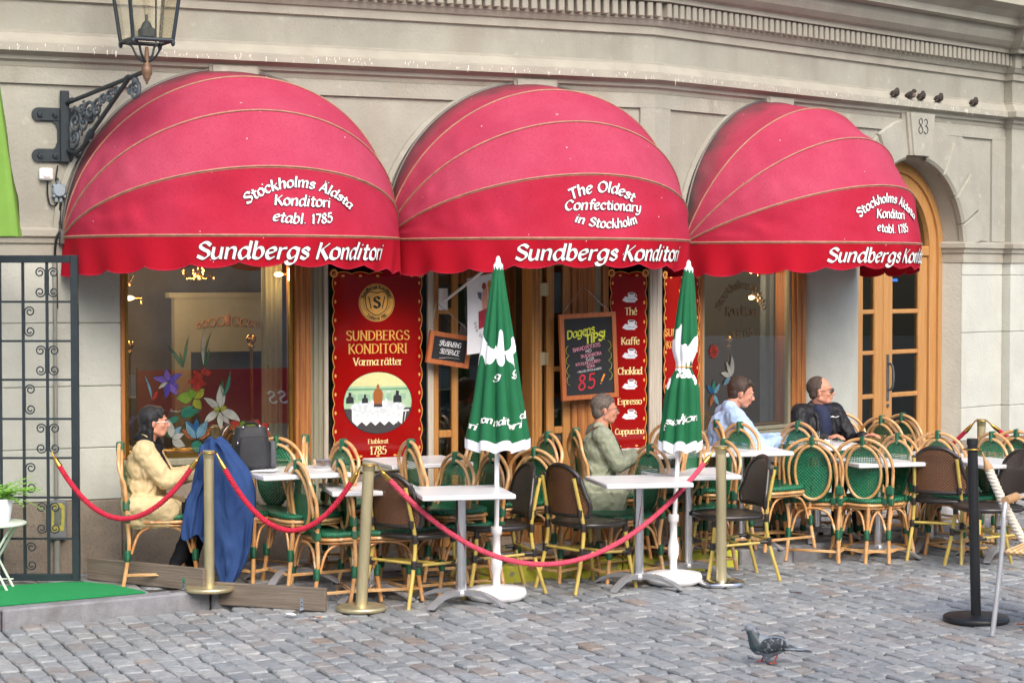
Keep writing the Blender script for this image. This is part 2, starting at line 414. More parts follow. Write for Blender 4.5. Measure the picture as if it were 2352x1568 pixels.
# stones: colour picked per object, or per stone inside the joined mass
def stone(name, per_island):
    m = bpy.data.materials.new(name); m.use_nodes = True; n, l = m.node_tree.nodes, m.node_tree.links; b = n['Principled BSDF']
    if per_island: g = n.new('ShaderNodeNewGeometry'); src = g.outputs['Random Per Island']
    else: g = n.new('ShaderNodeObjectInfo'); src = g.outputs['Random']
    r = n.new('ShaderNodeValToRGB'); cr = r.color_ramp; cr.interpolation = 'LINEAR'
    cols = [(0, '#83898c'), (.2, '#92979a'), (.38, '#9c9fa0'), (.52, '#888e91'), (.66, '#a2a4a3'), (.80, '#8f9192'), (.93, '#918b86'), (.97, '#8a8f93'), (1, '#94897f')]
    while len(cr.elements) < len(cols): cr.elements.new(.5)
    for e, (p, c) in zip(cr.elements, cols): e.position = p; e.color = lin(c)
    l.new(src, r.inputs[0])
    tc = n.new('ShaderNodeNewGeometry'); t = n.new('ShaderNodeTexNoise'); t.inputs['Scale'].default_value = 18; t.inputs['Detail'].default_value = 9
    t.inputs['Roughness'].default_value = .7
    l.new(tc.outputs['Position'], t.inputs[0])
    mr = n.new('ShaderNodeMapRange'); mr.inputs[1].default_value = .3; mr.inputs[2].default_value = .7; mr.inputs[3].default_value = .66; mr.inputs[4].default_value = 1.22
    l.new(t.outputs[0], mr.inputs[0])
    mx = n.new('ShaderNodeMix'); mx.data_type = 'RGBA'; mx.blend_type = 'MULTIPLY'; mx.inputs[0].default_value = 1
    l.new(r.outputs[0], mx.inputs[6]); l.new(mr.outputs[0], mx.inputs[7])
    # broad damp and sandy patches that run over many stones
    t3 = n.new('ShaderNodeTexNoise'); t3.inputs['Scale'].default_value = .9; t3.inputs['Detail'].default_value = 6; l.new(tc.outputs['Position'], t3.inputs[0])
    m3 = n.new('ShaderNodeMapRange'); m3.inputs[1].default_value = .35; m3.inputs[2].default_value = .68; m3.inputs[3].default_value = .80; m3.inputs[4].default_value = 1.12; l.new(t3.outputs[0], m3.inputs[0])
    x3 = n.new('ShaderNodeMix'); x3.data_type = 'RGBA'; x3.blend_type = 'MULTIPLY'; x3.inputs[0].default_value = 1
    l.new(mx.outputs[2], x3.inputs[6]); l.new(m3.outputs[0], x3.inputs[7]); mx = x3
    l.new(mx.outputs[2], b.inputs['Base Color']); b.inputs['Roughness'].default_value = .55
    t2 = n.new('ShaderNodeTexNoise'); t2.inputs['Scale'].default_value = 70; t2.inputs['Detail'].default_value = 6
    l.new(tc.outputs['Position'], t2.inputs[0])
    bn = n.new('ShaderNodeBump'); bn.inputs['Strength'].default_value = .8; bn.inputs['Distance'].default_value = .008
    l.new(t2.outputs[0], bn.inputs['Height']); l.new(bn.outputs[0], b.inputs['Normal'])
    return m
M['cob'] = stone('cobble_granite', False); M['cob2'] = stone('cobble_granite_mass', True)
M['mortar'] = mat('joint_dirt', '#3c3a34', .95, var=.3, vs=20, bump=.5, bs=60)
M['kerb'] = mat('kerb_granite', '#85868a', .8, var=.15, vs=16, bump=.5, bs=90, detail=9)
addmix(M['kerb'], '#625f5c', noise_fac(5, .5, .75, (1,1,1), 8, .6))
M['kerb_y'] = mat('yellow_painted_kerb', '#b9b83a', .75, var=0, col2='#c9ca48', vs=9, bump=.4, bs=70)
addmix(M['kerb_y'], '#8b8a80', noise_fac(12, .56, .66, (1,1,1), 6, .9))
M['asphalt'] = mat('far_street', '#55585c', .9, var=.15, vs=3)

# ---------------------------------------------------------------- lettering drawn with a pen of given width and angle
G = {}
def gl(ch, adv, *st): G[ch] = (adv, [( s[0] == '~', [tuple(float(q) for q in p.split(',')) for p in s.lstrip('~').split()]) for s in st])
gl(' ', 5.5)
gl('a', 10, '~8.3,8.2 6,10 3,9.4 1.1,6.2 1.3,2.2 3.5,0.2 6,1.2 8.2,4.5', '8.5,9.8 8.2,2 9.2,.3')
gl('b', 10, '1.5,15.5 1.5,0.8', '~1.5,6.5 4,9.9 7,9.4 8.5,5.5 7.3,1.3 4.5,0 1.5,1.2')
gl('c', 8.8, '~8,8.4 5.5,10 2.5,9 1,5 2.4,1 5.3,0 8.2,1.8')
gl('d', 10.2, '~8.2,8.4 5.5,10 2.5,9 1,5 2.2,1 4.6,0.1 8,3.8', '8.5,15.5 8.2,2 9.4,.3')
gl('e', 9, '~1.3,4.8 5,5.6 7.6,7.2 6.8,9.6 4.6,9.9 2,8.4 1,4.8 2.3,1 5,0 8,1.8')
gl('f', 7, '~8.2,14.4 6.4,15.4 4.4,14.2 3.8,10 3.6,0', '1.2,9.6 7.2,9.6')
gl('g', 10, '~8.2,8.4 5.5,10 2.5,9 1,5 2.2,1.3 4.6,.5 8,4', '~8.5,9.8 8.3,3.5 7.6,-2.5 5,-4.9 2,-4.5 .8,-3')
gl('h', 9.8, '1.5,15.5 1.5,0', '~1.5,6 3.8,9.3 6.4,9.9 7.9,8 7.9,4', '7.9,5 7.9,0')
gl('i', 4, '1.8,9.8 1.8,0', '1.6,13 2.6,14.1')
gl('k', 9.3, '1.5,15.5 1.5,0', '8,9.8 1.9,4.9', '3.6,6 8.6,0.2')
gl('l', 4, '1.8,15.5 1.8,0')
gl('m', 15, '1.5,9.8 1.5,0', '~1.5,6 3.5,9.3 5.8,9.9 7.2,8 7.2,4', '7.2,5 7.2,0', '~7.2,6 9.2,9.3 11.5,9.9 12.9,8 12.9,4', '12.9,5 12.9,0')
gl('n', 9.8, '1.5,9.8 1.5,0', '~1.5,6 3.8,9.3 6.4,9.9 7.9,8 7.9,4', '7.9,5 7.9,0')
gl('o', 9.6, '~4.8,10 1.8,8.6 1,5 1.8,1.4 4.8,0 7.8,1.4 8.6,5 7.8,8.6 4.8,10')
gl('p', 10, '1.5,9.8 1.5,-5', '~1.5,6.5 4,9.9 7,9.4 8.5,5.5 7.3,1.3 4.5,0 1.5,1.2')
gl('r', 7, '1.5,9.8 1.5,0', '~1.5,6 3.4,9 6.4,9.8')
gl('s', 8, '~7.2,8.4 4.8,10 2.2,9.3 1.9,7.2 4.2,5.5 6.8,4 7,1.6 4.6,0 1.2,1.2')
gl('t', 6.6, '~3,13.3 2.9,6 3.2,1.5 5,.1 6.8,1', '.6,9.6 6.4,9.6')
gl('u', 9.8, '~1.6,9.8 1.5,3 3,.2 5.6,.7 8,4', '8,9.8 8,0')
gl('v', 9, '1,9.8 4.6,0', '4.6,0 8.2,9.8')
gl('w', 13, '1,9.8 4,0', '4,0 7,9.4', '7,9.4 9.6,0', '9.6,0 12.4,9.8')
gl('y', 9.4, '~1.5,9.8 1.6,4 3.2,1.2 5.8,1.5 8,4.5', '~8.1,9.8 7.7,2 6.5,-3.4 3.6,-5 1,-4')
gl('A', 12, '.8,0 5.8,14.5', '5.8,14.5 11,0', '2.8,5 9.2,5')
gl('B', 11, '2,14.5 2,0', '~2,14.4 6.5,14.4 8.6,12.3 7.6,8.8 2,7.8', '~2,7.8 7.5,7.6 9.8,4.8 8.4,.8 5,0 2,.1')
gl('C', 12, '~10.5,12.3 7,14.6 3,12.8 1,7.3 3,1.8 7,-.1 10.8,2.2')
gl('D', 12.6, '2,14.5 2,0', '~2,14.4 7,13.8 10.8,10.5 10.8,4.2 7,.6 2,.1')
gl('E', 10, '2,14.5 2,0', '2,14.4 8.8,14.4', '2,7.6 7.6,7.6', '2,.1 9.2,.1')
gl('F', 9.4, '2,14.5 2,0', '2,14.4 8.8,14.4', '2,7.6 7.4,7.6')
gl('G', 12.6, '~10.5,12.5 7,14.6 3,12.8 1,7.3 3,1.8 7,-.1 10.8,1.6', '10.8,1.2 10.8,6.6', '7.6,6.6 11.2,6.6')
gl('I', 5, '2.4,14.5 2.4,0')
gl('J', 6.5, '~4,14.5 4,5 3.6,0 1,-2')
gl('K', 11.6, '2,14.5 2,0', '10,14.5 2.6,6.8', '4.4,8.2 10.8,0')
gl('L', 9.4, '2,14.5 2,0', '2,.1 9,.1')
gl('M', 15, '2,0 2.6,14.5', '2.6,14.5 7.4,3', '7.4,3 12.2,14.5', '12.2,14.5 12.9,0')
gl('N', 13, '2,0 2,14.5', '2,14.5 11,0', '11,0 11,14.5')
gl('O', 13, '~6.5,14.6 2.6,12.6 1,7.3 2.6,2 6.5,-.1 10.4,2 12,7.3 10.4,12.6 6.5,14.6')
gl('P', 10.6, '2,14.5 2,0', '~2,14.4 7,14.2 9.2,11.4 8,7.8 5,6.8 2,6.8')
gl('R', 11.6, '2,14.5 2,0', '~2,14.4 6.6,14.3 8.9,11.6 7.6,8 2,7.2', '5.2,7.2 10.6,0')
gl('S', 10, '~9,12.5 6,14.6 2.6,13.5 2,10.5 5,8.1 8.6,6 9,2.6 5.8,-.1 1.2,1.8')
gl('T', 11, '5.5,14.5 5.5,0', '.6,14.3 10.4,14.3')
gl('U', 12.4, '~2,14.5 2,5 3.4,.8 6.4,-.1 9.2,1 10.6,5 10.6,14.5')
gl('V', 11.6, '.8,14.5 5.8,0', '5.8,0 10.8,14.5')
gl('W', 16, '.8,14.5 4.8,0', '4.8,0 8,12', '8,12 11.4,0', '11.4,0 15,14.5')
gl('Y', 11, '.8,14.5 5.5,7.5', '10.2,14.5 5.5,7.5', '5.5,7.5 5.5,0')
gl('1', 6.4, '1.2,11.6 3.6,14.3', '3.6,14.3 3.6,0')
gl('3', 8.6, '~1.2,12.6 4,14.5 7,12.4 6,9 3.6,7.9', '~3.6,7.9 7.2,6.4 7.6,2.4 4.6,-.1 .9,1.8')
gl('5', 8.8, '7.6,14.3 2.6,14.3', '2.6,14.3 2.2,8.2', '~2.2,8.2 5.4,9 7.9,6.6 7.4,2 4.4,-.1 1,1.4')
gl('7', 8.6, '1,14.2 8,14.2', '8,14.2 3.4,0')
gl('8', 9, '~4.5,7.9 1.8,10.6 2.4,13.6 4.6,14.6 6.8,13.4 7.2,10.8 4.5,7.9 1.3,4.6 1.8,1.2 4.5,-.1 7.3,1.2 7.8,4.4 4.5,7.9')
gl('.', 4, '1.6,.2 2.6,1.2'); gl(',', 4, '2.2,1 1.2,-2')
gl('!', 5, '2.6,15 1.8,4.5', '1.5,.2 2.3,1.2'); gl('-', 6.5, '1,6 5.5,6'); gl('+', 7, '1,6 6.4,6', '3.7,3.2 3.7,8.8')
gl('&', 11, '~9.6,5 6,.3 2.6,.2 1.4,3.2 5,7.6 7,11 5.2,14 3,12.2 4,8.4 9.6,0')
for b_, c_, xs in (('a','ä',(3.2,6.6)),('o','ö',(3.2,6.6)),('A','Ä',(3.8,8)),('O','Ö',(4.6,8.6))):
    h_ = 12.6 if b_.islower() else 16.8
    G[c_] = (G[b_][0], G[b_][1] + [(False, [(x, h_), (x+.9, h_+1)]) for x in xs])
G['é'] = (G['e'][0], G['e'][1] + [(False, [(4, 12), (6.4, 14.6)])])
def pen_strokes(text, size, slant=0, track=0, xs=1.0):
    """size = cap height in metres; returns strokes [(pts, straight)] and the total width"""
    k = size/14.5; x = 0; out = []
    for ch in text:
        adv, st = G[ch]
        for smo, pts in st:
            P = [Vector((x + px*xs + py*slant, py, 0)) for px, py in pts]
            if smo: P = smooth_path(P, 5)
            else:
                P = [P[i].lerp(P[i+1], j/3) for i in range(len(P)-1) for j in range(3)] + [P[-1]]
            out.append(([(p.x*k, p.y*k) for p in P], not smo))
        x += adv*xs + track
    return out, (x-track)*k
def write(mb, text, size, fn, pen=.16, thin=.05, angle=40, slant=0, track=0, align='c', mi=0, grow=0, lift=0, serif=False, cx=0, cy=0, curve=None, xs=1.0):
    """lay text out round (cx, cy); fn maps (x, y, lift) on the sign to a 3D point. curve = radius of an arched baseline (+ up, - down)"""
    st, w = pen_strokes(text, size, slant, track, xs)
    ox = -w/2 if align == 'c' else 0
    n0 = (math.cos(R(angle)), math.sin(R(angle)))
    if serif:
        ex = []
        for pts, straight in st:
            if not straight: continue
            a, b = pts[0], pts[-1]
            if abs(a[0]-b[0]) < .45*abs(a[1]-b[1]) and abs(a[1]-b[1]) > size*.45:
                for q in (a, b):
                    ex.append(([(q[0]-size*.13, q[1]), (q[0], q[1]), (q[0]+size*.13, q[1])], True))
        st = st + ex
    for si, (pts, straight) in enumerate(st):
        n = len(pts); Lf, Rt = [], []
        for i, p in enumerate(pts):
            a, b = pts[max(i-1, 0)], pts[min(i+1, n-1)]
            tx, ty = b[0]-a[0], b[1]-a[1]; q = math.hypot(tx, ty) or 1; tx /= q; ty /= q
            h = .5*size*(thin + (pen-thin)*abs(tx*n0[1] - ty*n0[0])) + grow
            e = h*.5 if i in (0, n-1) else 0; e *= -1 if i == 0 else 1
            Lf.append((p[0]-ty*h+tx*e, p[1]+tx*h+ty*e)); Rt.append((p[0]+ty*h+tx*e, p[1]-tx*h+ty*e))
        def W(p):
            x, y = p[0]+ox, p[1]
            if curve:
                rc = abs(curve); a = x/rc
                if curve > 0: x, y = (rc+y)*math.sin(a), (rc+y)*math.cos(a)-rc
                else: x, y = (rc-y)*math.sin(a), rc-(rc-y)*math.cos(a)
            return fn(x+cx, y+cy, lift+si*.00012)
        vs = [W(p) for p in Lf] + [W(p) for p in Rt]
        mb.add(vs, [(i, i+n, i+n+1, i+1) for i in range(n-1)], mi)

# ================================================================= THE SETTING
# ---- kerb line (world x -> y) and the pavement behind it
KERB = [(-9, 8.1), (-6, 10.05), (-3.08, 11.97), (-1.93, 12.72), (-.24, 13.69), (.80, 14.22), (1.68, 14.63), (2.11, 14.83), (3.3, 15.7), (5.2, 17.5), (9, 21.2), (12, 24.2)]
def kerb_y(x):
    for (a, b), (c, d) in zip(KERB, KERB[1:]):
        if a <= x <= c: return b + (d-b)*(x-a)/(c-a)
    return KERB[0][1] if x < KERB[0][0] else KERB[-1][1]
KZ = .10
ground = MB(); ground.add([(-60,-60,-.035),(60,-60,-.035),(60,60,-.035),(-60,60,-.035)], [(0,1,2,3)])
ground = ground.build('ground', M['mortar'], kind='structure')
pave = MB()
poly = [(x, y+.02) for x, y in KERB] + [(12, 40), (-9, 40)]
pave.add([(x, y, .088) for x, y in poly], [list(range(len(poly)))])
pavement = pave.build('pavement', M['mortar'], kind='structure')
rc = random.Random(3)
def cob_shape(mb, cx, cy, ux, uy, lx, ly, h, zt, rr, pad=.0):
    """one worn sett: square foot, rounded shoulders, slightly domed and tilted top"""
    J = lambda s: rr.uniform(-s, s)
    a, b = lx/2, ly/2; t1, t2 = J(.035), J(.028)
    def P(x, y, z): return (cx + x*ux[0] + y*uy[0], cy + x*ux[1] + y*uy[1], z + x*t1 + y*t2)
    c = [(-a+J(.008), -b+J(.011)), (a+J(.008), -b+J(.011)), (a+J(.008), b+J(.011)), (-a+J(.008), b+J(.011))]
    ring = []
    for i in range(4):
        p, q = c[i], c[(i+1) % 4]
        for t in (.14, .86): ring.append((p[0]+(q[0]-p[0])*t, p[1]+(q[1]-p[1])*t))
    vs = [P(x, y, zt-h) for x, y in ring]
    vs += [P(x, y, zt-.011) for x, y in ring]
    vs += [P(x*.89, y*.94, zt-.0015+J(.002)) for x, y in ring]
    vs += [P(J(.02), J(.03), zt+.002+J(.0015))]
    fs = [(i, (i+1) % 8, 8+(i+1) % 8, 8+i) for i in range(8)] + [(8+i, 8+(i+1) % 8, 16+(i+1) % 8, 16+i) for i in range(8)]
    fs += [(16+i, 16+(i+1) % 8, 24) for i in range(8)]
    mb.add(vs, fs, 0, False)
# cobbles: courses run square to the facade, setts longer than wide
cells = []
W_ = .122
for i in range(-75, 75):
    off = rc.uniform(0, .2); t = .25
    wrow = W_
    t -= off
    while t < 13.5:
        ln = rc.uniform(.13, .235)
        u = i*W_; o = t + ln/2
        x = VX.x + DA.x*u + NA.x*o; y = VX.y + DA.y*u + NA.y*o
        t += ln
        if -6.5 < x < 8.5 and y > 6.2 and y < kerb_y(x) - .04 - ln*.3:
            cells.append((x, y, W_, ln))
def screen(x, y):
    px = 1176 + x/y*FPX; py = HOR + CAMH*FPX/y
    return px, py
vis = [c for c in cells if -30 < screen(c[0], c[1])[0] < 2382 and screen(c[0], c[1])[1] < 1590]
vis.sort(key=lambda c: c[1]); near = vis[:300]; nearset = set(near)
variants = []
for k in range(10):
    mb = MB(); cob_shape(mb, 0, 0, (1, 0), (0, 1), W_-.008, .165, .05, 0, rc)
    me_o = mb.build('cobble', M['cob']); variants.append(me_o.data); bpy.data.objects.remove(me_o)
ang = math.atan2(DA.y, DA.x)
for x, y, w, ln in near:
    o = bpy.data.objects.new('cobble', rc.choice(variants)); COL.objects.link(o); o.parent = ground
    o.location = (x, y, rc.uniform(-.005, .006)); o.rotation_euler = (rc.uniform(-.015,.015), rc.uniform(-.02,.02), ang + (math.pi if rc.random() < .5 else 0) + rc.uniform(-.03, .03))
    o.scale = (1, (ln-.006)/.165, 1)
mb = MB(); ux, uy = (DA.x, DA.y), (NA.x, NA.y)
for c in cells:
    if c in nearset: continue
    x, y, w, ln = c
    cob_shape(mb, x, y, ux, uy, w-.008, ln-.006, .05, rc.uniform(-.005, .006), rc)
mb.build('cobble', M['cob2'], ground, kind='stuff')
# kerb stones
kpts = []
for (a, b), (c, d) in zip(KERB, KERB[1:]):
    n = max(1, round(math.hypot(c-a, d-b)/.95))
    for i in range(n): kpts.append((a+(c-a)*i/n, b+(d-b)*i/n))
kpts.append(KERB[-1])
for (a, b), (c, d) in zip(kpts, kpts[1:]):
    t = norm((c-a, d-b, 0)); n = Vector((-t.y, t.x, 0)); L_ = math.hypot(c-a, d-b)
    mb = MB(); mb.bbox(.006, L_-.006, 0, .15, -.08, KZ+.002, .012)
    mm = Matrix.Identity(4)
    for i in range(3): mm[i][0], mm[i][1], mm[i][3] = t[i], n[i], (a, b, 0)[i]
    mx = (a+c)/2
    yel = -.3 < mx < 1.75
    o = mb.build('kerb_stone', M['kerb_y'] if yel else M['kerb'], pavement, mm)
    if yel: o['label'] = 'kerb stone painted yellow'
# paving setts on the pavement
for F_, D, N, u0, u1, sgn in ((FA, DA, NA, -8.5, .45, 1), (FB, DB, NB, -.35, 8.5, -1)):
    ri = 0; u = u0
    while u < u1:
        w = rc.uniform(.24, .36); o_ = -.02 + rc.uniform(-.15, 0)
        while o_ < 3.2:
            l_ = rc.uniform(.16, .3); uc, oc = u+w/2, o_+l_/2
            p = VX + D*uc + N*oc
            ok = p.y > kerb_y(p.x) + .17 + l_*.35 and oc > -.1
            bis = sgn*uc < oc*math.tan(R(10.4)) - .02*sgn
            if ok and bis:
                mb = MB(); cob_shape(mb, 0, 0, (1,0), (0,1), w-.008, l_-.008, .03, KZ-.001+rc.uniform(-.002,.003), random.Random(ri))
                o = mb.build('paving_stone', M['cob'], pavement, Matrix.Translation(p) @ Matrix.Rotation(math.atan2(D.y, D.x), 4, 'Z'))
                ri += 1
            o_ += l_
        u += w

# ================================================================= THE BUILDING
bld = empty('corner_building', tuple(VX), label='beige plastered corner building with moulded cornice and cafe windows under red awnings', category='building')
TI = Matrix.Translation(-VX)
PA, PB = TI @ FA, TI @ FB
def part(mb, name, mt, side='A', parent=None, **k):
    if parent is None or parent == bld: return mb.build(name, mt, bld, PA if side == 'A' else PB, **k)
    return mb.build(name, mt, parent, **k)           # sub-parts share their part's frame
ZC1, ZC2 = R(0), R(0)
UC = {1: -3.345, 2: -1.035, 3: 1.50, 4: 3.525}
# plan outline of the facade, as offsets from the walls, for mouldings that run round the corner
SU = 5.03
def wp(D, N, u, o=0): p = VX + D*u + N*o; return (p.x, p.y)
PATH = [wp(DA, NA, -9), wp(DA, NA, 0), wp(DB, NB, SU), wp(DB, NB, SU, .09), wp(DB, NB, 15)]
def run(mb, path, prof, mi=0):
    P = [Vector((a, b, 0)) for a, b in path]; n = len(P); offs = []
    for i in range(n):
        d1 = (P[i]-P[i-1]).normalized() if i else (P[1]-P[0]).normalized()
        d2 = (P[i+1]-P[i]).normalized() if i < n-1 else d1
        n1, n2 = Vector((d1.y, -d1.x, 0)), Vector((d2.y, -d2.x, 0))
        b = n1 + n2
        offs.append(b / max(b.dot(n1), .2))
    rings = [[(p + o*q[0] + Vector((0, 0, q[1]))) - VX for q in prof] for p, o in zip(P, offs)]
    mb.loft(rings, mi, closed=False, smooth=False)
# upper walls
mb = MB(); mb.box(-9, 0, 0, .35, 2.30, 4.7); upA = part(mb, 'wall', M['plaster'])
mb = MB()
mb.box(0, UC[4]-1.0, 0, .35, 2.30, 4.7)
cu, RR, ZS = UC[4], .805, 2.38
N_ = 24; arc = [(cu-RR*math.cos(math.pi*i/N_), ZS+RR*math.sin(math.pi*i/N_)) for i in range(N_+1)]
u0, u1 = cu-1.0, SU
top = [(u0, 4.7)] + [(a, 4.7) for a, b in arc] + [(u1, 4.7)]
bot = [(u0, ZS)] + arc + [(u1, ZS)]
for i in range(len(top)-1):
    mb.add([(bot[i][0],0,bot[i][1]),(bot[i+1][0],0,bot[i+1][1]),(top[i+1][0],0,top[i+1][1]),(top[i][0],0,top[i][1])], [(0,1,2,3)])
mb.box(SU, 15, -.09, .35, 2.30, 4.7)
part(mb, 'wall', M['plaster'], 'B')
mb = MB()   # soffit of the door arch
arc2 = [(cu-(RR-.03)*math.cos(math.pi*i/N_), ZS+(RR-.03)*math.sin(math.pi*i/N_)) for i in range(N_+1)]
mb.loft([[(a, 0, b) for a, b in arc], [(a, .3, b) for a, b in arc2]], closed=False)
part(mb, 'arch_soffit', M['plaster'], 'B')
# stone blocks of the ground floor
def blocks(u0, u1, rows, side, mt, splits=(), y0=0, y1=.35):
    for z0, z1, m_, y in rows:
        us = [u0] + [s for s in splits if u0 < s < u1] + [u1]
        for a, b in zip(us, us[1:]):
            mb = MB(); mb.bbox(a+.0015, b-.0015, y0+y, y1, z0+.0015, z1-.0015, .006)
            part(mb, 'stone_block', M[m_], side)
rows = [(.06, .595, 'granite', -.012), (.595, .95, 'pale', 0), (.95, 1.37, 'pale', 0), (1.37, 1.80, 'pale', 0), (1.80, 2.26, 'pale', 0)]
blocks(-9, -4.12, rows, 'A', None, (-7.4, -5.9))
rowsB = [(.06, .60, 'granite', -.01), (.60, .905, 'pale', 0), (.905, 1.6, 'pale', 0), (1.6, 2.13, 'pale', 0), (2.13, 2.26, 'pale', 0)]
blocks(4.335, SU, rowsB, 'B', None)
blocks(SU, 8, rowsB, 'B', None, (6.2,), -.09)
mb = MB(); mb.box(4.345, SU, .02, .3, .06, 2.26); part(mb, 'pier_core', M['pale'], 'B')
# splayed right jamb of the door, pale and a little rough
mb = MB(); mb.add([(4.333,.012,.08),(4.27,.30,.08),(4.27,.30,2.26),(4.333,.012,2.26)], [(0,1,2,3)]); part(mb, 'door_jamb', M['pale'], 'B')
# smooth rounded pier between the last window and the door
pl = [(1.99, .34)] + [(2.10-.11*math.cos(a), .11-.11*math.sin(a)) for a in [R(x) for x in (0, 20, 45, 70, 90)]] + [(2.68+.06*math.sin(a), .06-.06*math.cos(a)) for a in [R(x) for x in (0, 30, 60, 90)]] + [(2.74, .34)]
mb = MB(); mb.loft([[(x, y, z) for x, y in pl] for z in (.06, 1.31, 2.26)], closed=False, smooth=True)
part(mb, 'rounded_pier', M['pale'], 'B')
# impost bands
imp = [(0, 2.24), (.015, 2.25), (.015, 2.33), (.03, 2.34), (.035, 2.37), (.055, 2.385), (.055, 2.425), (.02, 2.44), (0, 2.445)]
for pth in ([wp(DA,NA,-9), wp(DA,NA,-4.13)], [wp(DB,NB,4.29,-.26), wp(DB,NB,4.34,0), wp(DB,NB,SU), wp(DB,NB,SU,.09), wp(DB,NB,12)], [wp(DB,NB,1.99), wp(DB,NB,2.72), wp(DB,NB,2.73,-.2)]):
    mb = MB(); run(mb, pth, imp); mb.build('impost_band', M['mould'], bld)
# string course, frieze mouldings and cornice
mb = MB(); run(mb, PATH, [(0,3.50),(.012,3.52),(.02,3.545),(.045,3.56),(.045,3.585),(.075,3.60),(.11,3.61),(.11,3.66),(.07,3.675),(.035,3.72),(.018,3.735),(.018,3.75),(0,3.755)])
mb.build('string_course', M['mould'], bld)
mb = MB(); run(mb, PATH, [(0,3.955),(.025,3.962),(.025,4.02),(.045,4.028),(.065,4.06),(.075,4.07),(.075,4.195),(.15,4.198),(.155,4.235),(.17,4.24),(.20,4.25),(.25,4.29),(.28,4.34),(.29,4.40),(.38,4.41),(.38,4.47),(.45,4.52),(.55,4.56),(.55,4.72),(0,4.76)])
mb.build('cornice', M['mould'], bld)
mb = MB(); mb.bbox(-.024, .024, -.13, -.07, 4.085, 4.192, .005); dn = part(mb, 'dentil', M['mould'], 'B'); dme = dn.data; first = True
du = .0745
for side, a, b, yo in (('A', -3.3, -.02, 0), ('B', .04, SU-.02, 0), ('B', SU+.06, SU+2, -.09)):
    u = a
    while u < b:
        if first: o = dn; first = False
        else: o = bpy.data.objects.new('dentil', dme); COL.objects.link(o); o.parent = bld
        o.matrix_local = (PA if side == 'A' else PB) @ Matrix.Translation((u, yo, 0)); u += du
# raised fields that frame the sunken panels of the spandrels
mb = MB(); run(mb, [wp(DA,NA,-9), wp(DA,NA,0), wp(DB,NB,SU)], [(0,3.40),(.022,3.402),(.022,3.51),(0,3.512)])
run(mb, [wp(DA,NA,-.12), wp(DA,NA,0), wp(DB,NB,.17)], [(0,2.45),(.022,2.452),(.022,3.405),(0,3.407)])
mb.build('raised_plaster_field', M['plaster'], bld)
for side, u, in (('A', -.12), ('B', .17)):
    mb = MB(); mb.box(u-(.004 if side == 'A' else 0), u+(.004 if side == 'B' else 0), -.0222, 0, 2.45, 3.40); part(mb, 'field_edge', M['plaster'], side)
mb = MB(); mb.box(4.80, SU+.002, -.022, .01, 2.445, 3.41)
rin = 1.22; pts = [(cu+rin*math.cos(R(a)), ZS+.07+rin*math.sin(R(a))) for a in range(0, 66, 5)]
mb.prism([(cu+1.085*math.cos(R(a)), ZS+.07+1.085*math.sin(R(a))) for a in range(65, -1, -5)] + pts, -.018, .01)
part(mb, 'raised_plaster_field', M['plaster'], 'B')
def keystone(side, u, z0, z1, w0, w1, out):
    mb = MB()
    def ring(e, y): return [(u-w0/2-e, y, z0), (u+w0/2+e, y, z0), (u+w1/2+e, y, z1), (u-w1/2-e, y, z1)]
    mb.loft([ring(.05, .01), ring(.045, -out*.35), ring(.02, -out*.5), ring(.018, -out*.7), ring(0, -out*.85), ring(-.004, -out)], closed=True, smooth=False, capends=True)
    return part(mb, 'keystone', M['plaster'], side)
for i in (1, 2, 3): keystone('A' if i < 3 else 'B', UC[i]+.02, 3.36, 3.575, .27, .33, .07)
ks = keystone('B', UC[4]-.0, 3.19, 3.565, .27, .39, .10)
mb = MB(); write(mb, '83', .13, lambda x, y, l: (UC[4]+x, -.1025-l, 3.385+y), pen=.10, thin=.045, angle=20, slant=.0); mb.build('numeral', M['ink'], ks)
# voussoirs of the door arch
cuts = [0, 16, 36, 57, 79]
for sgn in (1, -1):
    for a0, a1 in zip(cuts, cuts[1:]):
        mb = MB(); A = [a0+.5+(a1-a0-1)*i/5 for i in range(6)]
        def pt(r, a): return (cu+sgn*r*math.cos(R(a)), ZS+.06*(r > 1)+r*math.sin(R(a)))
        f0 = [pt(1.09, a) for a in A] + [pt(.79, a) for a in A[::-1]]
        f1 = [pt(1.075, A[0]+(a-A[0])*.93+.5) for a in A] + [pt(.815, A[0]+(a-A[0])*.93+.5) for a in A[::-1]]
        mb.loft([[(x, .02, z) for x, z in f0], [(x, -.025, z) for x, z in f0], [(x, -.045, z) for x, z in f1]], closed=True, smooth=False, capends=True)
        part(mb, 'voussoir', M['plaster'], 'B')
# plaster rims round the arches that the awnings fill
for i in (1, 2, 3):
    mb = MB(); c = UC[i]; A = [math.pi*k/40 for k in range(41)]
    o_ = [(c-1.235*math.cos(a), 2.39+1.175*math.sin(a)) for a in A]; n_ = [(c-1.20*math.cos(a), 2.39+1.14*math.sin(a)) for a in A]
    mb.loft([[(x, .0, z) for x, z in o_], [(x, -.018, z) for x, z in o_], [(x, -.03, z) for x, z in n_], [(x, .0, z) for x, z in n_]], closed=False, smooth=False)
    part(mb, 'arch_rim', M['plaster'], 'A' if i < 3 else 'B')
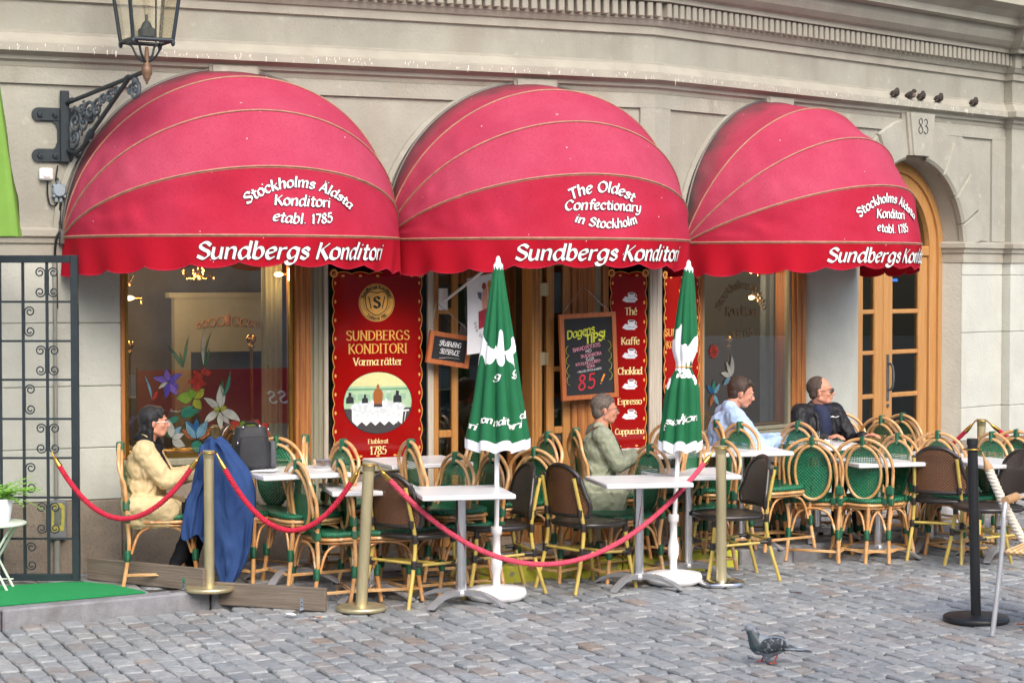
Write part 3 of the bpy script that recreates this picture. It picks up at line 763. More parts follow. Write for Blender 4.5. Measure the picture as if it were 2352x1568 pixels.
# flecks of bird droppings on the string course
rr = random.Random(5); mb = MB()
for k in range(330):
    D, N, u = (DA, NA, rr.uniform(-5, 0)) if rr.random() < .4 else (DB, NB, rr.uniform(0, 5))
    if D is DB and rr.random() < .25: u = rr.uniform(2.9, 4.6)
    h = abs(rr.gauss(0, .014))+.003; w = rr.uniform(.001, .0035); z = rr.uniform(3.625, 3.663)
    p = VX + D*u + N*.1115
    q = [p - D*w, p + D*w]
    mb.add([tuple(q[0]-VX+Vector((0,0,z))), tuple(q[1]-VX+Vector((0,0,z))), tuple(p+D*w*.4-VX+Vector((0,0,z-h))), tuple(p-D*w*.4-VX+Vector((0,0,z-h)))], [(0,1,2,3)])
mb.build('dropping_streaks', M['dropping'], bld, kind='stuff')

# ---- shop front, facade A.  everything between u=-4.12 and u=0, recessed
def post(u0, u1, y0, z0, z1, m_, side='A', name='post', mould=True, y1=.22):
    mb = MB(); mb.bbox(u0, u1, y0, y1, z0, z1, .006)
    w = u1-u0
    if mould and w > .06:
        mb.bbox(u0+w*.22, u0+w*.40, y0-.012, y0+.02, z0, z1, .005); mb.bbox(u0+w*.62, u0+w*.8, y0-.008, y0+.02, z0, z1, .004)
    return part(mb, name, M[m_], side)
post(-4.12, -4.085, .02, .86, 2.31, 'old_wood', mould=False, name='window_post')
post(-2.87, -2.755, .0, .70, 2.31, 'old_wood', name='window_post')
post(-2.755, -2.655, .03, .10, 2.31, 'olive_wood', name='pilaster')
post(-2.655, -2.622, .01, .10, 2.31, 'grey_wood', mould=False, name='window_post')
post(-1.856, -1.81, .01, .10, 2.31, 'grey_wood', mould=False, name='door_post')
post(-1.01, -.925, .03, .1, 2.31, 'oak', name='door_post')
post(-.675, -.475, .03, .1, 2.31, 'old_wood', name='door_post')
post(-.475, -.42, .045, .1, 2.31, 'olive_wood', mould=False, name='pilaster')
post(-.42, -.37, .02, .1, 2.31, 'old_wood', mould=False, name='door_post')
post(-.025, .0, .01, .1, 2.31, 'grey_wood', mould=False, name='corner_post')
post(.004, .06, .01, .1, 2.31, 'grey_wood', 'B', mould=False, name='corner_post')
post(.064, .124, .012, .1, 2.31, 'grey_wood', 'B', mould=False, name='corner_post')
post(.60, .645, .03, .1, 2.31, 'old_wood', 'B', mould=False, name='window_post')
post(1.80, 1.985, .02, .1, 2.31, 'old_wood', 'B', name='window_post')
for side, a, b in (('A', -4.13, 0), ('B', 0, 2.0)):
    mb = MB(); mb.box(a, b, .02, .3, 2.26, 2.34); part(mb, 'lintel', M['old_wood'], side)
# stall risers below the windows and panels
for side, a, b, z in (('A', -4.12, -2.757, .80), ('A', -2.62, -1.858, .70), ('A', -.368, -.027, .70), ('B', .126, .598, .70), ('B', .647, 1.798, .80)):
    mb = MB(); mb.bbox(a, b, .03, .3, .08, z, .008); part(mb, 'stall_riser', M['granite'], side)
    mb = MB(); mb.bbox(a, b, .005, .3, z+.002, z+.055, .01); part(mb, 'window_sill', M['olive_wood'], side)
# black glass fields that carry the posters
for side, a, b in (('A', -2.62, -1.858), ('A', -.368, -.027), ('B', .126, .598)):
    mb = MB(); mb.box(a, b, .035, .25, .757, 2.258); part(mb, 'black_glass_panel', M['black_glass'], side)
# shop windows
def window(side, a, b, z0, z1, y=.06):
    mb = MB()
    for q in ((a, a+.025, z0, z1), (b-.03, b, z0, z1), (a+.026, b-.031, z0, z0+.03), (a+.026, b-.031, z1-.03, z1)): mb.bbox(q[0], q[1], y-.02, y+.03, q[2], q[3], .004)
    w = part(mb, 'window', M['brass2'] if side == 'A' else M['olive_wood'], side)
    mb = MB(); mb.add([(a+.02,y,z0+.02),(b-.025,y,z0+.02),(b-.025,y,z1-.02),(a+.02,y,z1-.02)], [(0,1,2,3)]); mb.build('pane', M['glass'], w)
    return w
win1 = window('A', -4.083, -2.872, .86, 2.258)
win3 = window('B', .647, 1.798, .86, 2.258)
# narrow glazed oak side lights and the doorway
def leaf(side, a, b, z0, z1, st, rails, y, m_='oak', nm='door', ga=None, mg='glass_door', d=.05):
    mb = MB(); mb.bbox(a, a+st, y, y+d, z0, z1, .005); mb.bbox(b-st, b, y, y+d, z0, z1, .005)
    prev = z0
    for r0, r1 in rails: mb.bbox(a+st-.002, b-st+.002, y+.004, y+d-.004, r0, r1, .006)
    o = part(mb, nm, M[m_], side)
    zs = [z0] + [q for r_ in rails for q in r_] + [z1]
    for r0, r1 in zip(zs[0::2], zs[1::2]):
        if r1-r0 > .06:
            mb = MB(); mb.box(a+st, b-st, y+.02, y+.028, r0, r1); mb.build('pane', M[mg], o)
    return o
leaf('A', -1.808, -1.60, .12, 2.26, .052, [(.12,.22),(.93,.985),(1.84,1.885),(2.2,2.26)], .05, 'oak', 'side_light')
leaf('A', -.882, -.677, .12, 2.26, .066, [(.12,.22),(.93,.985),(1.40,1.44),(2.2,2.26)], .05, 'oak', 'side_light')
d1 = leaf('A', -1.62, -.93, .12, 2.18, .065, [(.12,.32),(2.06,2.18)], .50, 'old_wood', 'open_door')
mb = MB(); mb.tube([(-.965,.49,1.0),(-.965,.44,1.0),(-1.06,.44,1.0)], .01, 8); mb.bbox(-.98,-.95,.485,.5,.9,1.1,.003); mb.build('handle', M['brass2'], d1)
for z in (2.02, 1.50, .5):
    mb = MB(); mb.lathe([(.011,-.05),(.011,.05)], 8, c=(-.905,.035,z)); mb.box(-.945,-.905,.022,.026,z-.048,z+.048); mb.box(-.904,-.872,.037,.041,z-.048,z+.048); part(mb, 'hinge', M['brass'], 'A')
mb = MB(); mb.box(-1.81, -.37, .02, .5, .07, .115); part(mb, 'door_step', M['granite'], 'A')

# ---- arched double door of number 83
DY = .22
mb = MB(); fo, fi = .785, .575
ring_o = [(cu-fo*math.cos(math.pi*i/N_), ZS+fo*math.sin(math.pi*i/N_)) for i in range(N_+1)]
ring_i = [(cu-fi*math.cos(math.pi*i/N_), ZS+fi*math.sin(math.pi*i/N_)) for i in range(N_+1)]
ro = [(cu-fo, .1)] + ring_o + [(cu+fo, .1)]; ri_ = [(cu-fi, .1)] + ring_i + [(cu+fi, .1)]
rm = [((a[0]+b[0])/2, (a[1]+b[1])/2) for a, b in zip(ro, ri_)]
mb.loft([[(x, DY+.08, z) for x, z in ro], [(x, DY-.03, z) for x, z in ro], [(x, DY-.05, z) for x, z in rm], [(x, DY-.025, z) for x, z in rm], [(x, DY-.02, z) for x, z in ri_], [(x, DY+.08, z) for x, z in ri_]], closed=False, smooth=False)
dframe = part(mb, 'door_frame', M['oak_door'], 'B')
rails = [(.1,.40),(.64,.68),(1.03,1.072),(1.42,1.458),(1.785,1.825),(2.22,2.30)]
dl = leaf('B', cu-fi+.003, 3.393, .1, 2.30, .13, rails, DY, 'oak_door', 'door', d=.05)
dr = leaf('B', 3.40, cu+fi-.003, .1, 2.30, .14, rails, DY, 'oak_door', 'door', d=.05)
mb = MB(); mb.tube(smooth_path([(3.465,DY-.005,1.34),(3.465,DY-.05,1.32),(3.465,DY-.065,1.22),(3.465,DY-.05,1.12),(3.465,DY-.005,1.10)], 4), .011, 8)
mb.bbox(3.447,3.483,DY-.008,DY+.002,1.0,1.42,.003); mb.lathe([(.016,-.012),(.016,.0)], 12, axis='y', c=(3.465,DY-.002,.96)); mb.build('handle', M['iron_old'], dr)
mb = MB(); mb.bbox(cu-fi, cu+fi, DY-.02, DY+.06, 2.305, 2.40, .01); mb.bbox(cu-.03, cu+.03, DY-.01, DY+.04, 2.40, 3.07, .01); part(mb, 'transom', M['oak_door'], 'B')
mb = MB(); mb.flat([(cu-.6, 2.4)] + [(cu-.60*math.cos(math.pi*i/20), ZS+.60*math.sin(math.pi*i/20)) for i in range(1,20)] + [(cu+.6, 2.4)], DY+.03); part(mb, 'fan_light', M['glass_door'], 'B')
mb = MB(); mb.bbox(2.72, 4.33, -.05, .35, .05, .125, .015); part(mb, 'door_step', M['granite'], 'B')
mb = MB(); mb.box(3.56, 3.64, DY+.015, DY+.019, 2.075, 2.10); mb.build('blue_sticker', mat('blue_sticker', '#2f72d8', .5, var=0), dr)

# ---- the room behind the glass
room_wall = mat('room_wall_brown', '#7d725f', .8, var=.2, vs=2)
room_b = mat('room_wall_khaki', '#8d8460', .8, var=.12, vs=1.5, stretch=(1,1,.3))
dark = mat('room_dark', '#3a332b', .9, var=.1)
mb = MB(); mb.box(-6, 1.2, 2.6, 2.7, .0, 2.6); mb.box(-6, -5.9, .36, 2.7, 0, 2.6); part(mb, 'room_wall', room_wall)
mb = MB(); mb.box(-6, .6, .36, 2.7, 2.42, 2.5); part(mb, 'room_ceiling', dark)
mb = MB(); mb.box(-6, .6, .36, 2.7, .05, .11); part(mb, 'room_floor', room_wall)
mb = MB(); mb.box(.3, 6, 1.1, 1.2, .0, 2.6); mb.box(2.5, 2.6, .36, 1.1, 0, 2.6); part(mb, 'room_wall', room_b, 'B')
mb = MB(); mb.box(-.5, 6, .36, 2.4, 2.42, 2.5); part(mb, 'room_ceiling', dark, 'B')
mb = MB(); mb.box(2.75, 6, .9, .95, .0, 3.4); part(mb, 'hall_wall', mat('hall_grey', '#4b5450', .8, var=.1), 'B')
# cream mantel with carved ornament and pale curtain behind window one
mb = MB(); mb.box(-3.25, -2.4, 1.9, 2.0, 1.52, 1.95); mb.box(-3.30, -2.4, 1.86, 2.0, 1.95, 1.99); mb.box(-3.25,-3.12,1.9,2.0,.1,1.52); part(mb, 'mantel', mat('cream_panel', '#9a9274', .7, var=.06))
mb = MB(); orn = mat('gilt_ornament', '#b07a45', .5, var=.2, vs=30)
for s in (-1, 1):
    for k, (x0, r0) in enumerate(((.06,.035),(.13,.03),(.19,.025),(.24,.018))):
        mb.tube([(-2.82+s*(x0+r0*math.cos(a)*.9), 1.895, 1.76-.01*k+r0*math.sin(a)) for a in [i*.5 for i in range(12)]], .007, 6)
mb.ell((-2.82, 1.895, 1.77), (.03,.01,.05)); part(mb, 'carved_ornament', orn)
curtain = mat('pale_curtain', '#8f8c6a', .9, var=.1, vs=3)
def curt(side, a, b, y, z0, z1, n=30, amp=.02, m_=None):
    mb = MB(); ring = lambda z: [(a+(b-a)*i/n, y+amp*math.sin(i*1.7)+amp*.4*math.sin(i*.9+z), z) for i in range(n+1)]
    mb.loft([ring(z) for z in (z0, (z0+z1)/2, z1)], closed=False); return part(mb, 'curtain', m_ or curtain, side)
curt('A', -3.03, -2.88, .30, .9, 2.3, 14)
curt('B', 1.62, 1.79, .22, .9, 2.3, 12, m_=mat('blue_grey_curtain', '#5d666b', .9, var=.1))
curt('B', .80, 1.60, 1.0, .9, 2.3, 40, .012, m_=mat('khaki_curtain', '#a39a72', .9, var=.1))
def plight(loc, e, r=.05):
    ld = bpy.data.lights.new('lamp_light', 'POINT'); ld.energy = e; ld.color = (1, .72, .42); ld.shadow_soft_size = r
    o = bpy.data.objects.new('lamp_light', ld); COL.objects.link(o); o.location = loc; return o
def bulb_lamp(side, u, y, z, label, e=2.5):
    Fm = FA if side == 'A' else FB
    t = empty('wall_lamp', M=Fm @ Matrix.Translation((u, y, z)), label=label, category='lamp', group='small lit bulbs inside the shop windows')
    mb = MB(); mb.lathe([(.004,-.035),(.016,-.02),(.018,0),(.012,.02),(.003,.034)], 10, axis='x'); mb.build('bulb', M['bulb'], t)
    mb = MB(); mb.lathe([(.012,0),(.014,.03),(.02,.05)], 10, axis='x', c=(.03,0,0)); mb.tube([(.08,0,0),(.08,0,-.04)], .006); mb.build('socket', M['brass2'], t)
    p = Fm @ Vector((u, y-.08, z)); plight(p, e)
bulb_lamp('A', -2.93, .20, 2.13, 'lit bulb at top right corner of the left shop window, inside the glass')
bulb_lamp('A', -4.0, .24, 1.965, 'lit bulb at the left edge of the left shop window, inside the glass')
bulb_lamp('B', 1.42, .16, 2.16, 'upper lit bulb in the right shop window under the awning')
bulb_lamp('B', 1.42, .16, 1.945, 'lower lit bulb in the right shop window below another bulb')
rr = random.Random(9)
for k, (u, y, z, s, lab) in enumerate(((-3.25, 1.2, 2.16, .12, 'glittering crystal chandelier right of centre in the left shop window'), (-3.75, 1.6, 2.12, .10, 'smaller glittering chandelier left of centre in the left shop window'))):
    t = empty('chandelier', M=FA @ Matrix.Translation((u, y, z)), label=lab, category='chandelier')
    mb = MB()
    for i in range(7):
        a = i*2*math.pi/7; mb.tube(smooth_path([(0,0,-.02),(s*.6*math.cos(a), s*.6*math.sin(a), -.06),(s*math.cos(a), s*math.sin(a), 0)], 3), .005, 5)
    mb.tube([(0,0,.25),(0,0,-.08)], .008, 6); mb.build('frame', M['brass2'], t)
    mb = MB()
    for i in range(26): 
        a = rr.uniform(0, 6.3); q = rr.uniform(.3, 1)*s; mb.ell((q*math.cos(a), q*math.sin(a), rr.uniform(-.07,.05)), (.006,.006,.009), 5, 3)
    mb.build('crystals', M['glitter'], t, kind='stuff')
    plight(FA @ Vector((u, y, z-.15)), 9, .1)
# brass posts with ball tops standing in the windows
for k, (side, u, y, zt, lab) in enumerate((('A', -3.13, .22, 1.69, 'brass post with ball top on the right inside the left shop window'), ('A', -4.02, .20, 1.66, 'brass post with ball top at the left edge inside the left shop window'), ('B', 1.19, .22, 1.62, 'brass post with ball top inside the right shop window'))):
    Fm = FA if side == 'A' else FB
    t = empty('brass_post', M=Fm @ Matrix.Translation((u, y, .86)), label=lab, category='brass post', group='brass posts inside the shop windows')
    mb = MB(); mb.lathe([(.014,0),(.013,zt-.86-.09),(.022,zt-.86-.08),(.022,zt-.86-.065),(.014,zt-.86-.05)], 12); mb.build('shaft', M['brass2'], t)
    mb = MB(); mb.ell((0,0,zt-.86-.02), (.036,.036,.036), 16, 10); mb.build('ball', M['brass2'], t)
for side, a, b in (('A', -4.06, -2.90), ('B', .68, 1.77)):
    mb = MB(); mb.tube([(a, .10, .905), (b, .10, .905)], .014, 8); part(mb, 'brass_rail', M['brass2'], side)

# ---- stained glass flowers fixed to the left shop window
def petal(mb, x, z, ang, ln, w, mi, y, bend=0, n=9):
    L1, L2 = [], []
    for i in range(n+1):
        t = i/n; h = w*math.sin(math.pi*t**.8)*.5; a = R(ang)+bend*t
        cx = x + math.cos(R(ang)+bend*t*.5)*ln*t; cz = z + math.sin(R(ang)+bend*t*.5)*ln*t
        L1.append((cx-math.sin(a)*h, cz+math.cos(a)*h)); L2.append((cx+math.sin(a)*h, cz-math.cos(a)*h))
    pl = L1 + L2[1:-1][::-1]
    c = (sum(p[0] for p in pl)/len(pl), sum(p[1] for p in pl)/len(pl))
    mb.flat([(c[0]+(p[0]-c[0])*1.0, c[1]+(p[1]-c[1])*1.0) for p in pl], y+.0006, 0)
    mb.flat([(c[0]+(p[0]-c[0])*.88-.000, c[1]+(p[1]-c[1])*.88) for p in pl], y, mi)
sg = ['#2a2e30', '#8a6fd8', '#c43a2c', '#7fae3a', '#cfd2c8', '#2a6fa8', '#7fb0c8', '#2f8f78', '#c06a3a', '#a8b038', '#5a4cc0', '#3f7a4a']
sgm = [mat('stained_%s' % c[1:], sc(lin(c), .85), .35, var=.25, vs=14, spec=.3) for c in sg]
def G1(px, py): return None
ys = .052
mb = MB(); rs = random.Random(2)
def F1(x, z, spec):
    global k_
    for a, ln, w, mi, b in spec:
        k_ += 1; petal(mb, x, z, a, ln, w, mi, ys - .0012*(k_ % 3), b)
k_ = 0
def ux1(cx): return -4.125 + (cx-45)/1.96*.6533*.003125*1.0   # along the pane from the enlarged photo
def uz1(cy): return 2.235 - cy*.001047*1.0
U = lambda cx: -4.12 + (cx-45)*.001049
Z = lambda cy: 2.212 - (cy-110)*.001062
F1(U(370), Z(890), [(150,.12,.05,1,.5),(100,.10,.05,1,0),(40,.12,.05,10,-.4),(-60,.12,.05,1,.2),(-100,.12,.05,10,0),(-20,.10,.045,10,-.5),(200,.09,.03,4,.5)])
for i in range(12): F1(U(570)+rs.uniform(-.04,.04), Z(870)+rs.uniform(-.05,.04), [(i*30, .07, .045, 2, .4)])
F1(U(540), Z(1000), [(170,.13,.09,3,.3),(40,.11,.08,9,0),(-60,.10,.07,9,.2),(110,.08,.07,3,0)])
F1(U(720), Z(1085), [(75,.20,.06,4,.5),(95,.19,.05,4,-.2),(130,.16,.055,4,.4),(205,.16,.06,4,.5),(-12,.18,.07,4,-.6),(-90,.15,.05,4,.1),(-60,.13,.05,4,.2),(30,.06,.05,9,0),(150,.06,.05,9,0),(-90,.06,.06,9,0)])
F1(U(560), Z(1270), [(90,.16,.06,5,0),(70,.15,.055,6,-.3),(112,.17,.06,5,.3),(45,.16,.05,6,.5),(135,.16,.05,6,-.5),(20,.14,.045,8,.7),(160,.14,.045,8,-.7),(-90,.10,.09,7,0),(58,.12,.05,5,0),(122,.12,.05,6,0)])
F1(U(390), Z(1260), [(90,.14,.06,4,.3),(60,.12,.05,6,-.4),(-40,.12,.07,4,.4),(20,.10,.05,4,0),(120,.12,.05,11,0)])
F1(U(450), Z(1120), [(35,.15,.06,7,-.6),(60,.13,.05,7,-.8),(10,.16,.05,11,.3),(200,.12,.05,7,0)])
F1(U(470), Z(800), [(118,.20,.028,7,.2),(82,.24,.024,7,-.1),(100,.12,.02,11,0)])
F1(U(610), Z(800), [(96,.30,.028,4,-.3),(88,.27,.018,11,-.4),(60,.15,.02,11,.5)])
F1(U(740), Z(1000), [(60,.20,.03,7,.5),(90,.14,.02,11,0)])
F1(U(260), Z(1010), [(95,.20,.018,6,.4),(60,.09,.03,2,0)])
F1(U(860), Z(1200), [(170,.08,.05,3,.3),(10,.15,.03,3,-.3),(60,.06,.04,3,0)])
for i in range(9): F1(U(1010)+rs.uniform(-.04,.03), Z(1230)+rs.uniform(-.07,.05), [(i*37, .08, .04, 2, .5)])
for i in range(5): F1(U(810)+rs.uniform(-.02,.03), Z(1190)+rs.uniform(-.02,.02), [(i*70, .05, .03, 2, .5)])
for m_ in sgm:
    n, l = m_.node_tree.nodes, m_.node_tree.links; o_ = n['Material Output']; mx = n.new('ShaderNodeMixShader'); tr = n.new('ShaderNodeBsdfTransparent')
    mx.inputs[0].default_value = .5; l.new(tr.outputs[0], mx.inputs[1]); l.new(n['Principled BSDF'].outputs[0], mx.inputs[2]); l.new(mx.outputs[0], o_.inputs[0])
mb.build('stained_glass_flowers', sgm, win1, kind='stuff')
# faint lettering and flowers on the right shop window
mb = MB(); k_ = 0
F1(.80, 1.52, [(a, .07, .04, 2, .4) for a in range(0, 360, 40)])
F1(1.02, 1.30, [(75,.20,.06,4,.5),(110,.16,.05,4,.2),(150,.15,.05,4,.4),(200,.12,.05,6,.3),(-100,.12,.05,4,0)])
F1(.80, 1.18, [(90,.12,.05,7,0),(40,.12,.05,6,.3),(140,.12,.05,5,0),(-60,.12,.05,6,.2),(-120,.12,.05,8,.2)])
mb.build('stained_glass_flowers', sgm, win3, kind='stuff')
gl_let = mat('faded_gilt_letters', '#6e5a3a', .5, var=.2, vs=30)
mb = MB(); f3 = lambda x, y, l: (1.16+x, .052-l, y)
write(mb, 'Stockholms Äldsta', .062, f3, pen=.2, thin=.06, cy=2.02, curve=.30, slant=.05, track=1)
write(mb, 'Konditori', .075, f3, pen=.22, thin=.06, cy=1.80, track=.6); write(mb, 'etabl. 1785', .055, f3, pen=.2, thin=.06, cy=1.62, curve=-.6)
mb.build('gilt_lettering', gl_let, win3)

# ================================================================= AWNINGS
AR = 1.168; AZ = 2.38
PH = [90, 67.5, 45, 22.5, 0]
def apt(phi, t, r=AR, s=0):
    """point of a rib: phi elevation (deg), t angle along the rib from the left pivot (deg)"""
    x = -r*math.cos(R(t)); q = r*math.sin(R(t))
    return Vector((x, -q*math.cos(R(phi)), q*math.sin(R(phi))))
def panel_pt(i, t, s, lift=0, seed=0):
    """cloth between rib i (s=1, upper) and rib i+1 (s=0, lower)"""
    a, b = apt(PH[i], t), apt(PH[i+1], t)
    p = b.lerp(a, s)
    m = math.sin(math.pi*s)*math.sin(R(t))
    mid = R((PH[i]+PH[i+1])/2); n = Vector((-math.cos(R(t))*.0, -math.cos(mid), math.sin(mid)))
    e = math.exp(-((t-28)/26)**2)
    wr = (noise.noise(Vector((t*.16+seed*3, s*1.5+t*.03, seed+i*7.))) * .034*e + noise.noise(Vector((t*.06+seed, s*2.2, i*3.1+9))) * .018 + (.014*noise.noise(Vector((t*.09+s*3.5, s*1.2-t*.05, seed+4))) if i == 3 else 0)) * math.sin(math.pi*s)
    p = p + n*(-.012*m + wr + lift)
    return p
VAL = .205
def valance_pt(t, h, lift=0, seed=0):
    """h = distance below the front rim"""
    wave = .016*math.sin(R(t)*23+seed)*(h/VAL) + .012*noise.noise(Vector((t*.08, seed, 1)))*(h/VAL)
    r = AR + .002 - .035*(h/VAL)*math.sin(R(t)) + wave + lift
    return Vector((-r*math.cos(R(t)), -r*math.sin(R(t)), -h))
def awning(side, u, label, line1, seed, t1, t2):
    Fm = FA if side == 'A' else FB
    t = empty('awning', M=Fm @ Matrix.Translation((u, -.03, AZ)), label=label, category='awning', group='domed red awnings over the cafe front')
    T = 120; S = 10
    for i, mt in enumerate((M['cloth_dirty'], M['cloth_faded'], M['cloth_faded'], M['cloth_red'])):
        mb = MB(); mb.loft([[panel_pt(i, 180*k/T, s/S, 0, seed) for k in range(T+1)] for s in range(S+1)], closed=False)
        o = mb.build('cloth_panel', mt, t)
    mb = MB(); TT = 156
    rings = [[] for _ in range(6)]
    for k in range(TT+1):
        a = 180*k/TT; hm = .165 + .065*math.cos(R(a))**2 + .036*abs(math.sin(R(a)*11.5+.4*seed))**.7 + .008*noise.noise(Vector((a*.05, seed, 5)))
        for j in range(6): rings[j].append(valance_pt(a, hm*j/5, 0, seed))
    mb.loft(rings, closed=False); va = mb.build('valance', M['cloth_valance'], t)
    mb = MB(); mb.tube([p + Vector((0,0,-.001)) for p in rings[-1]], .0035, 5); mb.build('hem', M['cloth_red'], va)
    for i, ph in enumerate(PH):
        mb = MB(); mb.tube([apt(ph, 180*k/64, AR+.003) for k in range(65)], .0065 if ph < 89 else .012, 6)
        if 0 < ph < 89 or ph == 0: mb.tube([apt(ph, 180*k/64, AR+.002)+Vector((0,.003,-.010)) for k in range(65)], .0035, 5)
        mb.build('rib_piping', M['piping'] if ph < 89 else M['awn_metal'], t)
    mb = MB()
    for s in (-1, 1): mb.bbox(s*AR-.03, s*AR+.03, -.05, .02, -.05, .05, .006)
    mb.build('pivot_bracket', M['awn_metal'], t)
    # printed lettering, white with a dark blue edge
    hp = 2*AR*math.sin(R(11.25))
    f_pan = lambda tc, s0: (lambda x, y, l: panel_pt(3, tc+math.degrees(x/(AR*.98)), s0 + y/hp, .004+l, seed))
    f_val = lambda tc: (lambda x, y, l: valance_pt(tc+math.degrees(x/AR), .150-y, .004+l, seed))
    def both(text, size, fn, **k):
        ou = MB(); inn = MB()
        write(ou, text, size, fn, grow=.0042, **k); write(inn, text, size, lambda x, y, l: fn(x, y, l+.0035), **k)
        inn.build('lettering', M['white'], ou.build('lettering_edge', M['ink'], t))
    pk = dict(pen=.25, thin=.05, angle=35, slant=.2)
    both('Sundbergs Konditori', .100, f_val(t1), track=1.1, xs=1.17, **pk)
    f = f_pan(t2, .5)
    for tx, sz, cy, cv, dx in line1: both(tx, sz, f, cy=cy, curve=cv, cx=dx, track=1.0, xs=1.1, **pk)
    return t
SW = [('Stockholms Äldsta', .064, .095, .62, 0), ('Konditori', .066, -.030, None, 0), ('etabl. 1785', .062, -.150, -1.1, 0)]
awning('A', UC[1], 'left red domed awning lettered with the year 1785, beside the wall lantern', SW, 1, 98, 97.5)
awning('A', UC[2], 'middle red domed awning lettered with the word Oldest, over the shop door', [('The Oldest', .070, .100, .55, -.01), ('Confectionary', .064, -.025, None, 0), ('in Stockholm', .060, -.155, -.7, .01)], 2, 94.5, 92)
awning('B', UC[3], 'right red domed awning lettered with the year 1785, next to the arched oak door', SW, 3, 92, 90.5)

# ================================================================= WALL LANTERN on its scrolled bracket
LX, LL, DRIFT = -4.50, 1.02, 19
zw = lambda z: z-2.70
ln = empty('wall_lantern', M=FA @ Matrix.Translation((LX, 0, 2.70)), label='old square lantern on a dark scrolled iron bracket fixed to the wall at the left', category='lantern')
AM = Matrix.Rotation(R(DRIFT), 4, 'Z')
arm_z = lambda y: zw(3.276 + .142*abs(y))
mb = MB(); mb.bbox(-.03, .03, -.05, -.02, zw(2.88), zw(3.36), .005)
for z in (2.925, 3.20):
    mb.bbox(-.17, .20, -.022, -.001, zw(z)-.045, zw(z)+.045, .006)
    mb.lathe([(.045,-.021),(.045,-.001)], 16, axis='y', c=(-.17,0,zw(z)))
    for x in (-.16, -.06, .09, .19): mb.lathe([(.018,-.04),(.022,-.022)], 8, axis='y', c=(x,0,zw(z))); mb.ell((x,-.038,zw(z)), (.011,.008,.011), 8, 5)
mb.prism([(-.10,zw(2.95)),(-.06,zw(2.98)),(-.045,zw(3.02)),(-.045,zw(3.10)),(-.06,zw(3.14)),(-.10,zw(3.17)),(-.02,zw(3.17)),(-.02,zw(2.95))], -.018, -.003)
mb.build('wall_plate', M['iron'], ln)
mb = MB(); mb.M = AM; mb.tube([(0,-.04,arm_z(0)),(0,-LL,arm_z(LL))], .015, 10)
for q in (.10, .80): mb.tube([(0,-q-.015,arm_z(q+.015)),(0,-q+.015,arm_z(q-.015))], .021, 10)
mb.build('arm', M['iron'], ln)
mb = MB(); mb.M = AM
mb.tube(smooth_path([(0,-.06,zw(2.96)),(0,-.17,zw(2.945)),(0,-.28,zw(3.0)),(0,-.36,zw(3.07))], 6)[:-1] + [Vector((0,-.36,zw(3.07))), Vector((0,-.80,arm_z(.80)-.01))], .015, 8)
mb.tube([(0,-.28,zw(3.0)),(0,-.34,zw(3.05)),(0,-.36,zw(3.07))], [.02,.028,.02], 8); mb.build('strut', M['iron'], ln)
mb = MB(); mb.M = AM
def spiral(y, z, r0, turns, a0, s, r=.009):
    pts = []; n = int(22*turns)
    for i in range(n+1):
        t = i/n; a = a0 + s*t*turns*2*math.pi; q = r0*(1-t*.82)
        pts.append((.004*math.sin(a), y+q*math.cos(a), z+q*math.sin(a)))
    mb.tube(pts, [r*(1.25-.6*i/n) for i in range(n+1)], 7); e = pts[-1]; mb.ell(e, (r*1.2, r*1.5, r*1.5), 7, 5)
for y, z, r0, tn, a0, s, q in ((-.15,3.15,.085,1.4,1.6,1,.012),(-.13,3.04,.065,1.5,-1.2,-1,.012),(-.26,3.13,.07,1.3,2.4,-1,.011),(-.33,3.21,.062,1.4,.4,1,.010),(-.23,3.235,.045,1.3,2.0,1,.009),(-.43,3.22,.058,1.4,1.8,-1,.010),(-.50,3.27,.045,1.3,-1,1,.009),(-.58,3.285,.042,1.4,2.2,-1,.009),(-.66,3.315,.034,1.3,-.6,1,.008),(-.88,3.30,.062,1.3,1.3,1,.012),(-.83,3.31,.038,1.4,3,-1,.009)):
    spiral(y, zw(z), r0, tn, a0, s, q)
mb.ell((0,-.885,zw(3.365)), (.024,.027,.027), 10, 8)
for s_, y0, z0 in ((1, -.10, 3.22), (1, -.30, 3.06), (-1, -.20, 3.10), (1, -.38, 3.15)):
    mb.tube(smooth_path([(0,y0,zw(z0)),(0.012*s_,y0-.03,zw(z0)+.03),(.01*s_,y0-.05,zw(z0)-.01),(0,y0-.03,zw(z0)-.05)], 4), .008, 6)
mb.build('scrollwork', M['iron_old'], ln, kind='stuff')
tip = AM @ Vector((0, -LL, 0)); c0 = (tip.x, tip.y, -2.70)
mb = MB(); mb.lathe([(.004,3.335),(.009,3.342),(.006,3.35),(.016,3.357),(.013,3.363),(.024,3.37),(.021,3.377),(.034,3.40),(.034,3.435),(.024,3.452),(.028,3.46),(.018,3.47),(.011,3.57)], 16, c=c0); mb.build('finial', mat('worn_bronze', '#7a5f4a', .5, metal=.3, var=.2), ln)
LB, LT, zl0, zl1 = .130, .185, 3.605, 4.08
rotl = Matrix.Translation(c0) @ Matrix.Rotation(R(4), 4, 'Z')
cs = [(-1,-1),(1,-1),(1,1),(-1,1)]
mb = MB(); mb.M = rotl
for sx, sy in cs:
    mb.tube([(sx*LB, sy*LB, zl0), (sx*LT, sy*LT, zl1)], .0125, 6)
    mb.lathe([(.003,-.028),(.012,-.02),(.016,0),(.010,.010)], 8, c=(sx*LB, sy*LB, zl0-.01))
    mb.tube(smooth_path([(sx*LB*.95, sy*LB*.95, zl0-.005), (sx*LB*.6, sy*LB*.6, zl0-.022), (sx*LB*.42, sy*LB*.42, zl0-.08), (sx*LB*.2, sy*LB*.2, 3.485), (0, 0, 3.475)], 4), .0075, 6)
